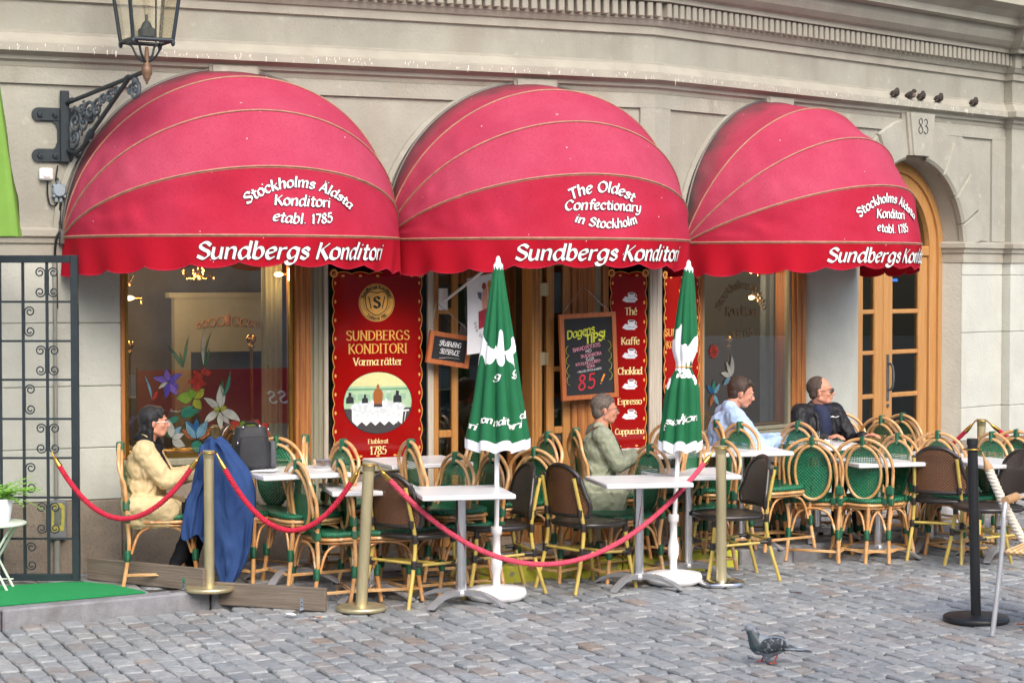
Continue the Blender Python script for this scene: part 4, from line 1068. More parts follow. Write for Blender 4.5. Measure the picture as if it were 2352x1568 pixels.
for i in range(4):
    a, b = cs[i], cs[(i+1) % 4]
    mb.tube([(a[0]*LB, a[1]*LB, zl0), (b[0]*LB, b[1]*LB, zl0)], .0135, 6)
    mb.tube([(a[0]*LT, a[1]*LT, zl1), (b[0]*LT, b[1]*LT, zl1)], .016, 6)
rings = [[(x*q, y*q, z) for x, y in cs] for q, z in ((LT+.03, zl1), (LT+.04, zl1+.03), (.08, zl1+.17), (.08, zl1+.24), (.04, zl1+.3), (.005, zl1+.36))]
mb.loft(rings, smooth=False); mb.build('lantern_frame', M['iron'], ln)
for i in range(4):
    a, b = cs[i], cs[(i+1) % 4]; q = .93; mb = MB(); mb.M = rotl
    mb.add([(a[0]*LB*q, a[1]*LB*q, zl0+.01), (b[0]*LB*q, b[1]*LB*q, zl0+.01), (b[0]*LT*q, b[1]*LT*q, zl1), (a[0]*LT*q, a[1]*LT*q, zl1)], [(0,1,2,3)])
    mb.build('pane', M['lantern_glass'], ln)
mb = MB(); mb.M = rotl; mb.bbox(-.045,.045,-.045,.045,zl0+.02,zl0+.085,.01); mb.lathe([(.04,zl0+.085),(.024,zl0+.12),(.010,zl0+.13),(.010,zl0+.17)], 12); mb.tube([(.07,.03,zl0),(.075,.03,zl1)], .006); mb.build('burner', M['iron_old'], ln)

# small electrical things on the wall
def wall_thing(name, u, z, side='A', **k): return empty(name, M=(FA if side == 'A' else FB) @ Matrix.Translation((u, 0, z)), **k)
t = wall_thing('twilight_switch', -4.625, 2.80, label='small white square switch box on the wall below the lantern bracket', category='switch')
mb = MB(); mb.bbox(-.045,.045,-.05,-.002,-.04,.04,.01); mb.lathe([(.026,-.062),(.028,-.05)], 16, axis='y', c=(0,0,.005)); mb.build('housing', M['plastic_w'], t)
t = wall_thing('junction_box', -4.54, 2.69, label='round grey junction box with cable glands on the wall beside the left awning', category='junction box')
mb = MB(); mb.lathe([(.036,-.06),(.044,-.052),(.046,-.002)], 20, axis='y'); mb.build('housing', M['plastic_g'], t)
mb = MB()
for a in range(4): mb.lathe([(.009,-.05),(.01,-.002)], 8, axis='y', c=(.05*math.cos(a*1.57+.78), 0, .05*math.sin(a*1.57+.78)))
for x in (-.018, .012): mb.lathe([(.011,-.075),(.013,-.045)], 8, c=(x,-.03,0))
mb.lathe([(.011,.045),(.012,.065)], 8, c=(0,-.03,0)); mb.build('gland', M['plastic_g'], t)
cb = MB(); cb.M = FA
cb.tube(smooth_path([(-4.615,-.03,2.755),(-4.615,-.02,2.68),(-4.60,-.02,2.60),(-4.565,-.02,2.59),(-4.548,-.03,2.62)], 5), .006, 6)
cb.tube(smooth_path([(-4.54,-.03,2.75),(-4.55,-.025,2.775),(-4.56,-.02,2.76),(-4.545,-.02,2.86)], 5), .005, 6)
cb.tube(smooth_path([(-4.53,-.03,2.62),(-4.535,-.02,2.5),(-4.54,-.062,2.43),(-4.565,-.06,2.37),(-4.57,-.03,2.26),(-4.56,-.02,2.2),(-4.557,-.02,1.9)], 6), .009, 6)
o = cb.build('cable', M['black_metal'], None, label='black cable running down the wall beside the left awning', category='cable')
t = wall_thing('electric_meter_box', -4.57, .1, label='grey electric box with a torn yellow label low on the wall behind the gate', category='electric box')
mb = MB(); mb.bbox(-.06,.06,-.07,-.014,.245,.51,.008); mb.build('housing', mat('weathered_grey_box', '#74797c', .6, var=.2, vs=12), t)
mb = MB(); mb.flat([(-.045,.30),(.04,.305),(.045,.47),(.02,.495),(-.04,.49)], -.0712); mb.build('label', mat('yellow_sticker', '#b9b04e', .7, var=.25, vs=30), t)
mb = MB(); mb.flat([(-.028,.34),(.02,.34),(.025,.46),(-.025,.46)], -.0718); mb.build('label', mat('worn_grey_print', '#6d7368', .7, var=.25, vs=30), t)
mb = MB(); mb.lathe([(.022,0),(.022,.24)], 12, c=(0,-.035,0)); mb.lathe([(.014,.52),(.014,2.14)], 10, c=(0,-.02,0)); mb.build('conduit', M['pvc'], t)

# ================================================================= SIGNS AND POSTERS
def scallop(u0, u1, z0, z1, nu, nz, b):
    pts = []
    def edge(a, c, n, ax):
        for i in range(n):
            for k in range(6):
                s = (i+k/6)/n; q = b*math.sin(math.pi*k/6)
                x, z = a[0]+(c[0]-a[0])*s, a[1]+(c[1]-a[1])*s
                pts.append((x+ax[0]*q, z+ax[1]*q))
    edge((u0,z0),(u1,z0),nu,(0,-1)); edge((u1,z0),(u1,z1),nz,(1,0)); edge((u1,z1),(u0,z1),nu,(0,1)); edge((u0,z1),(u0,z0),nz,(-1,0))
    return pts
def disc(cx, cz, r, n=24, rz=None): return [(cx+r*math.cos(2*math.pi*i/n), cz+(rz or r)*math.sin(2*math.pi*i/n)) for i in range(n)]
def sunflower(mb, cx, cz, r, y, n=12):
    mb.flat([(cx+r*(1 if i % 2 else .78)*math.cos(math.pi*i/n), cz+r*(1 if i % 2 else .78)*math.sin(math.pi*i/n)) for i in range(2*n)], y)
def poster_base(side, u0, u1, z0, z1, nu, nz, label, y=.022):
    Fm = FA if side == 'A' else FB
    t = empty('poster', M=Fm @ Matrix.Translation(((u0+u1)/2, y, z0)), label=label, category='poster')
    w = (u1-u0)/2; h = z1-z0
    P = scallop(-w+.015, w-.015, .015, h-.015, nu, nz, .015)
    mb = MB(); mb.prism(P, -.004, .008); mb.build('panel', M['red_glass'], t)
    mb = MB(); mb.tube([(x, -.0045, z) for x, z in P], .0032, 4, closed=True); mb.build('gilt_edge', M['gold'], t)
    mb = MB()
    for i in range(nz):
        zc = .015+(h-.03)*(i+.5)/nz
        for s in (-1, 1): mb.flat(disc(s*(w-.022), zc, .008, 10, .013), -.0046)
    for i in range(nu):
        xc = -w+.015+(2*w-.03)*(i+.5)/nu
        for z in (.03, h-.03): mb.flat(disc(xc, z, .013, 10, .008), -.0046)
    mb.build('gilt_dots', M['gold'], t)
    mb = MB()
    for s in (-1, 1): sunflower(mb, s*(w-.012), h-.012, .034, -.0052)
    mb.build('sun_rosette', M['gold'], t)
    mb = MB()
    for s in (-1, 1): mb.flat(disc(s*(w-.012), h-.012, .017), -.0056); 
    mb.build('rosette_ring', mat('rosette_red', '#8a2a14', .4, var=0), t)
    return t, w, h
def letters(t, items, y=-.006, m_='cream'):
    for tx, sz, x, z, k in items:
        mb = MB(); write(mb, tx, sz, lambda a, b, l: (a, y-l, b), cx=x, cy=z, **k); mb.build('lettering', M[m_], t)
SR = dict(pen=.17, thin=.055, angle=8, serif=True)
t, w, h = poster_base('A', -2.59, -1.90, .79, 2.15, 5, 10, 'tall red poster with gold round emblem and oval picture of a laid coffee table')
cz = 1.927-.79; cx = -.008
mb = MB(); mb.flat(disc(cx, cz, .137, 40), -.0052); mb.build('emblem', M['gold'], t)
mb = MB(); rg = lambda r, w_: mb.loft([[(cx+r*math.cos(i*.1571), -.0056, cz+r*math.sin(i*.1571)) for i in range(41)], [(cx+(r+w_)*math.cos(i*.1571), -.0056, cz+(r+w_)*math.sin(i*.1571)) for i in range(41)]], closed=False)
rg(.128, .003); rg(.098, .002)
shield = [(-.085,.045),(-.05,.08),(0,.07),(.05,.08),(.085,.045),(.075,-.04),(.04,-.075),(0,-.09),(-.04,-.075),(-.075,-.04)]
mb.tube([(cx+a, -.0056, cz+b) for a, b in smooth_path([(a, b, 0) for a, b in shield], 4, True) for _ in [0] for a, b in [(a, b)]] if False else [(cx+p.x, -.0056, cz+p.y) for p in smooth_path([(a, b, 0) for a, b in shield], 4, True)], .003, 4, closed=True)
for s in (-1, 1):
    for k in range(6): mb.flat(disc(cx+s*(.045+.003*k), cz-.03+.013*k, .005, 8, .008), -.0057)
    mb.tube([(cx+s*.04, -.0056, cz-.05), (cx+s*.06, -.0056, cz+.05)], .0015, 4)
f = lambda a, b, l: (cx+a, -.0060-l, cz+b)
write(mb, 'Sundbergs Konditori', .022, lambda a, b, l: f(a, b, l), pen=.3, thin=.1, angle=30, cy=.104, curve=.104, track=.8)
write(mb, 'Etablerat 1785', .019, lambda a, b, l: f(a, b, l), pen=.3, thin=.1, angle=30, cy=-.122, curve=-.122, track=1)
write(mb, 'S', .075, lambda a, b, l: f(a, b, l), pen=.3, thin=.12, angle=20, cy=-.035, cx=0)
mb.build('emblem_print', M['blackp'], t)
letters(t, [('SUNDBERGS', .066, 0, 1.658-.79, dict(SR, track=.5)), ('KONDITORI', .066, 0, 1.563-.79, dict(SR, track=.5)), ], m_='gold')
letters(t, [('Varma rätter', .052, 0, 1.477-.79, SR), ('Etablerat', .031, 0, .910-.79, SR), ('1785', .056, 0, .832-.79, SR)])
ov = MB(); oz = 1.204-.79; pm = ['#a9c7a3', '#d9d69c', '#e6ebe8', '#9c5a22', '#d5def0', '#22252a', '#6fa27a', '#c8cfd4', '#3d3a3c', '#8fb59a']
pmm = [mat('print_' + c[1:], c, .5, var=.06, vs=30) for c in pm]
def clipo(pl):  # keep the picture inside its oval
    out = []
    for x, z in pl:
        d = math.hypot(x/.262, z/.222); q = min(1, 1/d) if d > 0 else 1
        out.append((x*q, z*q))
    return out
yq = -.0052
def pic(pl, mi, y): ov.flat([(x, oz+z) for x, z in clipo(pl)], y, mi)
pic(disc(0, 0, .262, 48, .222), 0, yq)
pic([(.262*math.cos(a), .222*math.sin(a)) for a in [R(q) for q in range(32, 149, 6)]], 1, yq-.0003)
pic([(-.25,.115),(.25,.115),(.25,.095),(-.25,.095)], 6, yq-.0005)
for i in range(8):
    x = -.21+i*.055; pic([(x,.02),(x+.04,.02),(x+.04,.065),(x,.065)], 9, yq-.0005)
pic([(.262*math.cos(a), .222*math.sin(a)) for a in [R(q) for q in range(190, 351, 8)]], 8, yq-.0004)
pic([(-.20,-.03),(.20,-.03),(.19,-.12)] + [(.19-.035*i, -.165+.03*(i % 2)) for i in range(12)] + [(-.20,-.12)], 2, yq-.0008)
pic(disc(0, -.03, .215, 32, .045), 7, yq-.001)
ry = random.Random(3)
for i in range(46):
    a = ry.uniform(0, 6.28); q = math.sqrt(ry.random()); x, z = q*.19*math.cos(a), -.025+q*.035*math.sin(a)
    pic([(x-.012,z-.008),(x+.012,z-.008),(x+.009,z+.008),(x+.004,z+.016),(x-.004,z+.016),(x-.009,z+.008)], 4 if i % 3 else 2, yq-.0012-.00002*i)
for i in range(9): pic(disc(-.16+.04*i, -.09+.015*(i % 2), .012, 8), 7, yq-.0011)
pic([(-.03,-.01),(.03,-.01),(.035,.03),(.037,.07),(.025,.095),(.012,.10),(.012,.12),(.004,.135),(-.004,.135),(-.012,.12),(-.012,.10),(-.025,.095),(-.037,.07),(-.035,.03)], 3, yq-.0025)
pic([(-.035,-.03),(.035,-.03),(.03,-.008),(-.03,-.008)], 8, yq-.0026)
pic([(.05,-.02),(.075,-.02),(.07,.03),(.055,.03)], 4, yq-.0025); pic(disc(.08, .08, .018, 10, .008), 7, yq-.002)
for x, s in ((-.215, 1), (-.10, .8), (.15, 1.1)): pic([(x-.03*s,-.0),(x+.03*s,-.0),(x+.028*s,.04*s),(x+.01*s,.05*s),(x+.012*s,.075*s),(x-.01*s,.08*s),(x-.012*s,.05*s),(x-.028*s,.04*s)], 5, yq-.0022)
for x in (.10, .14, .18, .215): pic([(x,-.15),(x+.008,-.15),(x+.004,-.07),(x-.004,-.07)], 2, yq-.0028)
pic([(.08,-.075),(.24,-.065),(.24,-.052),(.08,-.062)], 2, yq-.0028)
ov.build('oval_picture', pmm, t)
mb = MB(); mb.tube([(x, -.0052, oz+z) for x, z in disc(0, 0, .263, 48, .223)], .0022, 4, closed=True); mb.build('oval_edge', M['blackp'], t)
# the drinks poster
t, w, h = poster_base('A', -.362, -.045, .79, 2.155, 2, 9, 'narrow red poster listing Thé, Kaffe and Espresso, each under a white cup')
cupm = [mat('cup_print_white', '#e7e9ee', .5, var=.03), mat('cup_print_coffee', '#6b4428', .5, var=0), mat('cup_print_grey', '#b6bcc8', .5, var=0)]
mb = MB()
for zc in (1.965, 1.755, 1.535, 1.30, 1.07):
    z = zc-.79; x = .02
    mb.flat([(x-.075,z-.03),(x-.04,z-.045),(x+.04,z-.045),(x+.01,z-.01),(x-.05,z+.0)], -.0052, 0)
    mb.flat(disc(x+.005, z-.022, .052, 20, .017), -.0055, 0); mb.flat(disc(x+.005, z-.022, .032, 16, .009), -.0058, 2)
    mb.flat([(x-.028,z+.022),(x-.022,z-.012),(x-.01,z-.022),(x+.018,z-.022),(x+.030,z-.012),(x+.036,z+.022)], -.0061, 0)
    mb.flat(disc(x+.004, z+.022, .032, 16, .009), -.0064, 0); mb.flat(disc(x+.004, z+.021, .025, 14, .006), -.0067, 1)
    mb.tube([(x+.034+.014*math.sin(a), -.0064, z+.004+.012*math.cos(a)) for a in [R(q) for q in range(0, 181, 30)]], .003, 4)
mb.build('cup_pictures', cupm, t)
SP = dict(pen=.19, thin=.07, angle=8, serif=True)
letters(t, [('Thé', .052, .02, 1.825-.79, SP), ('Kaffe', .052, .015, 1.598-.79, SP), ('Choklad', .049, .012, 1.370-.79, dict(SP, track=-.4)), ('Espresso', .046, .01, 1.140-.79, dict(SP, track=-.5)), ('Cappuccino', .043, .01, .912-.79, dict(SP, track=-.9))])
# the poster half hidden by the second parasol
t, w, h = poster_base('B', .15, .575, .79, 2.14, 3, 10, 'narrow dark red poster with gold crown and lettering, half hidden behind the tied green parasol')
letters(t, [('SUNDBERGS', .055, .0, 1.655-.79, dict(SR, track=.6)), ('KONDITORI', .055, .0, 1.56-.79, dict(SR, track=.4))], m_='gold')
letters(t, [('Varma rätter', .044, 0, 1.28-.79, SR), ('Etablerat', .04, 0, 1.19-.79, SR)])
mb = MB(); mb.flat([(-.03,1.90-.79),(.03,1.90-.79),(.03,1.98-.79),(-.03,1.98-.79)], -.0052); mb.flat([(-.03,1.99-.79),(.03,1.99-.79),(.04,2.02-.79),(.02,2.005-.79),(0,2.025-.79),(-.02,2.005-.79),(-.04,2.02-.79)], -.0053); mb.build('crown', M['gold'], t)

# chalk boards hanging by chains
def board(u, z, w, h, tilt, label, y=-.09):
    t = empty('chalkboard', M=FA @ Matrix.Translation((u, y, z)) @ Matrix.Rotation(R(-tilt), 4, 'Y'), label=label, category='chalkboard')
    f = .034
    for q in ((-w/2, w/2, h/2-f, h/2), (-w/2, w/2, -h/2, -h/2+f)):
        mb = MB(); mb.prism([(q[0], q[3] if q[2] > 0 else q[2]), (q[1], q[3] if q[2] > 0 else q[2]), (q[1]-f, q[2] if q[2] > 0 else q[3]), (q[0]+f, q[2] if q[2] > 0 else q[3])], -.02, .012); mb.build('frame_rail', M['signwood'], t)
    for s in (-1, 1):
        mb = MB(); mb.prism([(s*w/2, -h/2), (s*w/2, h/2), (s*(w/2-f), h/2-f), (s*(w/2-f), -h/2+f)], -.0195, .0115); mb.build('frame_rail', M['signwood'], t)
    mb = MB(); mb.box(-w/2+f-.002, w/2-f+.002, -.008, .006, -h/2+f-.002, h/2-f+.002); mb.build('slate', M['chalkb'], t)
    return t
CH = dict(pen=.12, thin=.10)
def chalkline(t, m_, items):
    for tx, sz, x, z, rot, k in items:
        mb = MB(); c, s = math.cos(R(rot)), math.sin(R(rot))
        write(mb, tx, sz, lambda a, b, l: (x+a*c-b*s, -.0088-l, z+a*s+b*c), **dict(CH, **k)); mb.build('chalk_writing', M[m_], t)
b = board(-.60, 1.52, .47, .645, 2.5, 'large chalkboard headed Dagens Tips hanging left of the drinks poster')
chalkline(b, 'chalk_yellow', [('Dagens', .058, -.06, .155, 10, dict(slant=.2, pen=.2)), ('TIPS!', .062, .06, .105, 10, dict(slant=.2, pen=.28))])
chalkline(b, 'chalk_pink', [('BAKAD POTATIS', .028, -.015, .052, 8, dict(track=-1.4)), ('SKAGENRÖRA', .024, .02, -.004, 6, dict(track=-1.2)), ('KYCKLING-CURRY-', .022, -.005, -.060, 6, dict(track=-1.2)), ('RÖRA', .022, .015, -.088, 6, dict(track=-1))])
chalkline(b, 'chalk_white', [('MED', .020, .0, .028, 5, {}), ('ELLER', .020, .01, -.032, 4, {}), ('+ SALLAD, DRYCK & KAFFE', .015, .0, -.114, 5, dict(track=-1))])
chalkline(b, 'chalk_red', [('85', .105, -.03, -.245, 6, dict(pen=.13, slant=.2, track=2))])
chalkline(b, 'chalk_orange', [('!', .07, .095, -.215, -12, dict(pen=.28, slant=.2))])
mb = MB()
for s, xs in ((-1, -.135), (1, .135)):
    for i in range(4):
        zc = .05-.075*i-(.0 if s < 0 else -.02)
        mb.tube([(xs+s*(.025+.03*math.sin(a))-(.0), -.0092-.00012*i, zc+.035*math.cos(a)) for a in [R(q) for q in range(10, 171, 20)]], .0045, 4, flat=.3)
mb.build('chalk_curls', M['chalk_yellow'], b)
b2 = board(-1.735, 1.585, .335, .235, -9, 'small chalkboard saying Selfservice hanging beside the tall coffee table poster')
chalkline(b2, 'chalk_white', [('SJÄLVSERVERING', .034, -.0, .022, 0, dict(track=-5.4, slant=.15, pen=.14)), ('SELFSERVICE', .034, .005, -.035, 0, dict(track=-4.2, slant=.15, pen=.14))])
mb = MB(); mb.tube([(-.07,-.009,-.072),(0,-.009,-.060),(.09,-.009,-.056)], .005, 4, flat=.3); mb.build('chalk_underline', M['chalk_white'], b2)
def chain(p, q, name, label, Fm):
    p, q = Vector(p), Vector(q); n = int((q-p).length/.014); mb = MB()
    d = (q-p).normalized(); mid = (p+q)/2; o = d.orthogonal().normalized()
    for i in range(n):
        c = p.lerp(q, (i+.5)/n) - mid; sx = o if i % 2 else d.cross(o)
        mb.tube([c + d*.0095*math.cos(a) + sx*.0045*math.sin(a) for a in [i2*math.pi/3 for i2 in range(6)]], .0013, 4, closed=True)
    mb.build('chain', M['chrome'], None, Fm @ Matrix.Translation(mid), label=label, category='chain')
chain((-.80,-.07,1.85), (-.60,-.01,2.04), 'chain', 'left thin chain holding up the large chalkboard', FA); chain((-.40,-.07,1.84), (-.60,-.01,2.04), 'chain', 'right thin chain holding up the large chalkboard', FA)
chain((-1.87,-.07,1.68), (-1.80,-.01,1.93), 'chain', 'left thin chain holding up the small chalkboard', FA); chain((-1.58,-.07,1.73), (-1.80,-.01,1.93), 'chain', 'right thin chain holding up the small chalkboard', FA)

# flag on a slanted white pole above the door
fl = empty('shop_flag', M=FA @ Matrix.Translation((-1.73, 0, 1.90)), label='white hanging banner with an ice cream emblem on a slanted white pole by the door', category='banner')
mb = MB(); mb.bbox(-.035,.035,.02,.045,-.03,.13,.004); mb.build('bracket', M['plastic_w'], fl)
mb = MB(); mb.tube([(0,.02,.03),(.16,-.62,.34)], .011, 8); mb.build('pole', M['plastic_w'], fl)
# cloth hangs under the upper half of the pole, facing the street obliquely
fw_, fh_ = .235, .52
fo_ = Vector((.075,-.24,.20)); fx = Vector((.86,-.50,0)).normalized()*fw_
fpt = lambda a, b, l=0: fo_ + fx*a + Vector((0,0,-.0 - fh_*b)) + Vector((0,-1,0))*(l + .012*math.sin(a*5+b*3)) + Vector((0,0,.05*a*(1-b)-.05*(1-a)*b*.6))
mb = MB(); mb.loft([[fpt(i/8, j/10) for i in range(9)] for j in range(11)], closed=False); mb.build('cloth', M['cloth_w'], fl)
mb = MB()
def fpoly(pts, mi, l): mb.add([fpt(x, y, l) for x, y in pts], [list(range(len(pts)))], mi)
fpoly([(.36,.46),(.80,.42),(.82,.64),(.38,.69)], 0, .003)
fpoly([(.50,.16),(.62,.14),(.66,.30),(.70,.43),(.50,.46),(.46,.32)], 1, .003)
fpoly([(x*.07+.52, y*.045+.14) for x, y in disc(0,0,1,12)], 2, .004); fpoly([(x*.06+.70, y*.05+.13) for x, y in disc(0,0,1,12)], 3, .004); fpoly([(.66,.18),(.76,.18),(.70,.34)], 3, .0045)
fpoly([(.30,.20),(.46,.22),(.44,.32),(.34,.28)], 4, .004)
for a, ch in zip(range(200, -21, -11), 'DEN SVENSKA GLASSEN '):
    pass
write(mb, 'SIA', .045, lambda x, y, l: fpt(.59+x/fw_, .60-y/fh_, .006+l), pen=.24, thin=.2, mi=5)
for i, ch in enumerate('DEN SVENSKA GRÄDDGLASSEN'):
    a = R(205 + i*9.5); rx_, rz_ = .40, .38
    X, Y = .58+rx_*math.cos(a), .46-rz_*math.sin(a)*.95
    if ch != ' ': write(mb, ch, .018, lambda x, y, l: fpt(X+(x*math.cos(a+1.57)-y*math.sin(a+1.57))/fw_, Y-(x*math.sin(a+1.57)+y*math.cos(a+1.57))/fh_, .005+l), pen=.16, thin=.14, mi=6)
mb.build('banner_print', [mat('print_maroon', '#a32038', .6, var=0), mat('print_pink', '#d99a86', .6, var=0), mat('print_auburn', '#8c3b22', .6, var=0), mat('print_cone', '#c98f35', .6, var=0), mat('print_wing', '#5d6a78', .6, var=0), M['white'], mat('print_grey', '#77777c', .6, var=0)], fl)

# ================================================================= IRON GATE, left
GY = 13.0
gx = lambda px: (px-1176)/FPX*GY; gz = lambda py: CAMH-(py-HOR)/FPX*GY
gt = empty('iron_gate', (gx(90), GY, KZ), label='dark iron gate with thin bars and curled scrolls at the left edge', category='gate')
off = Vector((gx(90), GY, KZ))
mb = MB(); mb.M = Matrix.Translation(-off)
xr0, xr1, zt, zbm = gx(163), gx(180), gz(586), gz(1335)+.0
mb.bbox(xr0, xr1, GY-.02, GY+.02, zbm, zt, .004); mb.bbox(gx(-110), xr0-.0, GY-.02, GY+.02, zt-.05, zt-.001, .004); mb.bbox(gx(-110), xr0, GY-.02, GY+.02, zbm+.001, zbm+.045, .004)
mb.bbox(gx(-110), gx(-90), GY-.02, GY+.02, zbm, zt, .004); mb.build('frame', M['iron'], gt)
for px in (-52, 0, 53, 108):
    mb = MB(); mb.M = Matrix.Translation(-off); mb.bbox(gx(px)-.009, gx(px)+.009, GY-.009, GY+.009, zbm+.045, zt-.05, .002); mb.build('bar', M['iron'], gt)
zs = [gz(q) for q in (693, 783, 872, 962, 1052, 1143, 1238)]
for z in zs:
    mb = MB(); mb.M = Matrix.Translation(-off); mb.bbox(gx(-90), xr0, GY-.006, GY+.006, z-.007, z+.007, .002); mb.build('bar', M['iron'], gt)
zz = [zt-.05] + zs + [zbm+.045]
for k in range(8):
    zc = (zz[k]+zz[k+1])/2; hh = (zz[k]-zz[k+1])*.5
    for px, sds in ((108, (-1, 1) if k % 2 == 0 else ()), (53, (1,) if k % 2 else ()), (-52, (-1, 1) if k % 2 == 0 else ())):
        for s in sds:
            for sg_ in (1, -1):
                cxs, czs = gx(px)+s*.044, zc+sg_*hh*.50; path = [(gx(px)+s*.010, GY-.004, zc), (gx(px)+s*.011, GY-.004, zc+sg_*hh*.25)]
                for i in range(19):
                    q = i/18; r_ = .034*(1-q*.72); th_ = math.pi - q*2*math.pi*1.45
                    path.append((cxs+s*r_*math.cos(th_), GY-.004, czs+sg_*r_*math.sin(th_)))
                mb = MB(); mb.M = Matrix.Translation(-off); mb.tube(smooth_path(path, 2), .0052, 5); mb.build('scroll', M['iron'], gt)
# lime green folded parasol at the left edge
lp = empty('lime_parasol', (-3.62, 12.3, KZ), label='lime green folded parasol cut off by the left edge of the photo', category='parasol')
def folded(mb, zt_, zb_, r0, r1, n, depth, seed, mi=0, lean=(0,0), waist=None, flare=0, steps=26):
    rings = []
    for j in range(steps+1):
        s = j/steps; z = zt_+(zb_-zt_)*s; r = r0+(r1-r0)*s**1.05
        if waist: r *= 1-.42*math.exp(-((s-waist)/.055)**2)
        ring = []
        for i in range(n*8):
            a = 2*math.pi*i/(n*8)
            f = abs(math.sin(a*n/2+seed+.5*noise.noise(Vector((s*2, seed, a*.6)))))**.8
            q = r*(1-depth*min(1, s*1.8)*f) + .012*s*noise.noise(Vector((math.cos(a)*2, math.sin(a)*2, seed+s*3)))
            zz_ = z + (flare*f*s**6 if flare else 0)
            ring.append((lean[0]*s+q*math.cos(a), lean[1]*s+q*math.sin(a), zz_))
        rings.append(ring)
    mb.loft(rings, mi); return rings
mb = MB(); mb.M = Matrix.Translation((.40,0,0)); folded(mb, 3.35, 2.26, .05, .25, 5, .5, 1.0); mb.build('canopy', M['lime'], lp)
mb = MB(); mb.tube([(0,0,0),(.42,0,3.4)], .024, 10); mb.bbox(.25,.44,-.03,.03,2.12,2.15,.004); mb.build('pole', M['chrome'], lp)
mb = MB(); mb.lathe([(.28,0),(.28,.05),(.05,.07),(.04,.3)], 24); mb.build('base', M['black_metal'], lp)

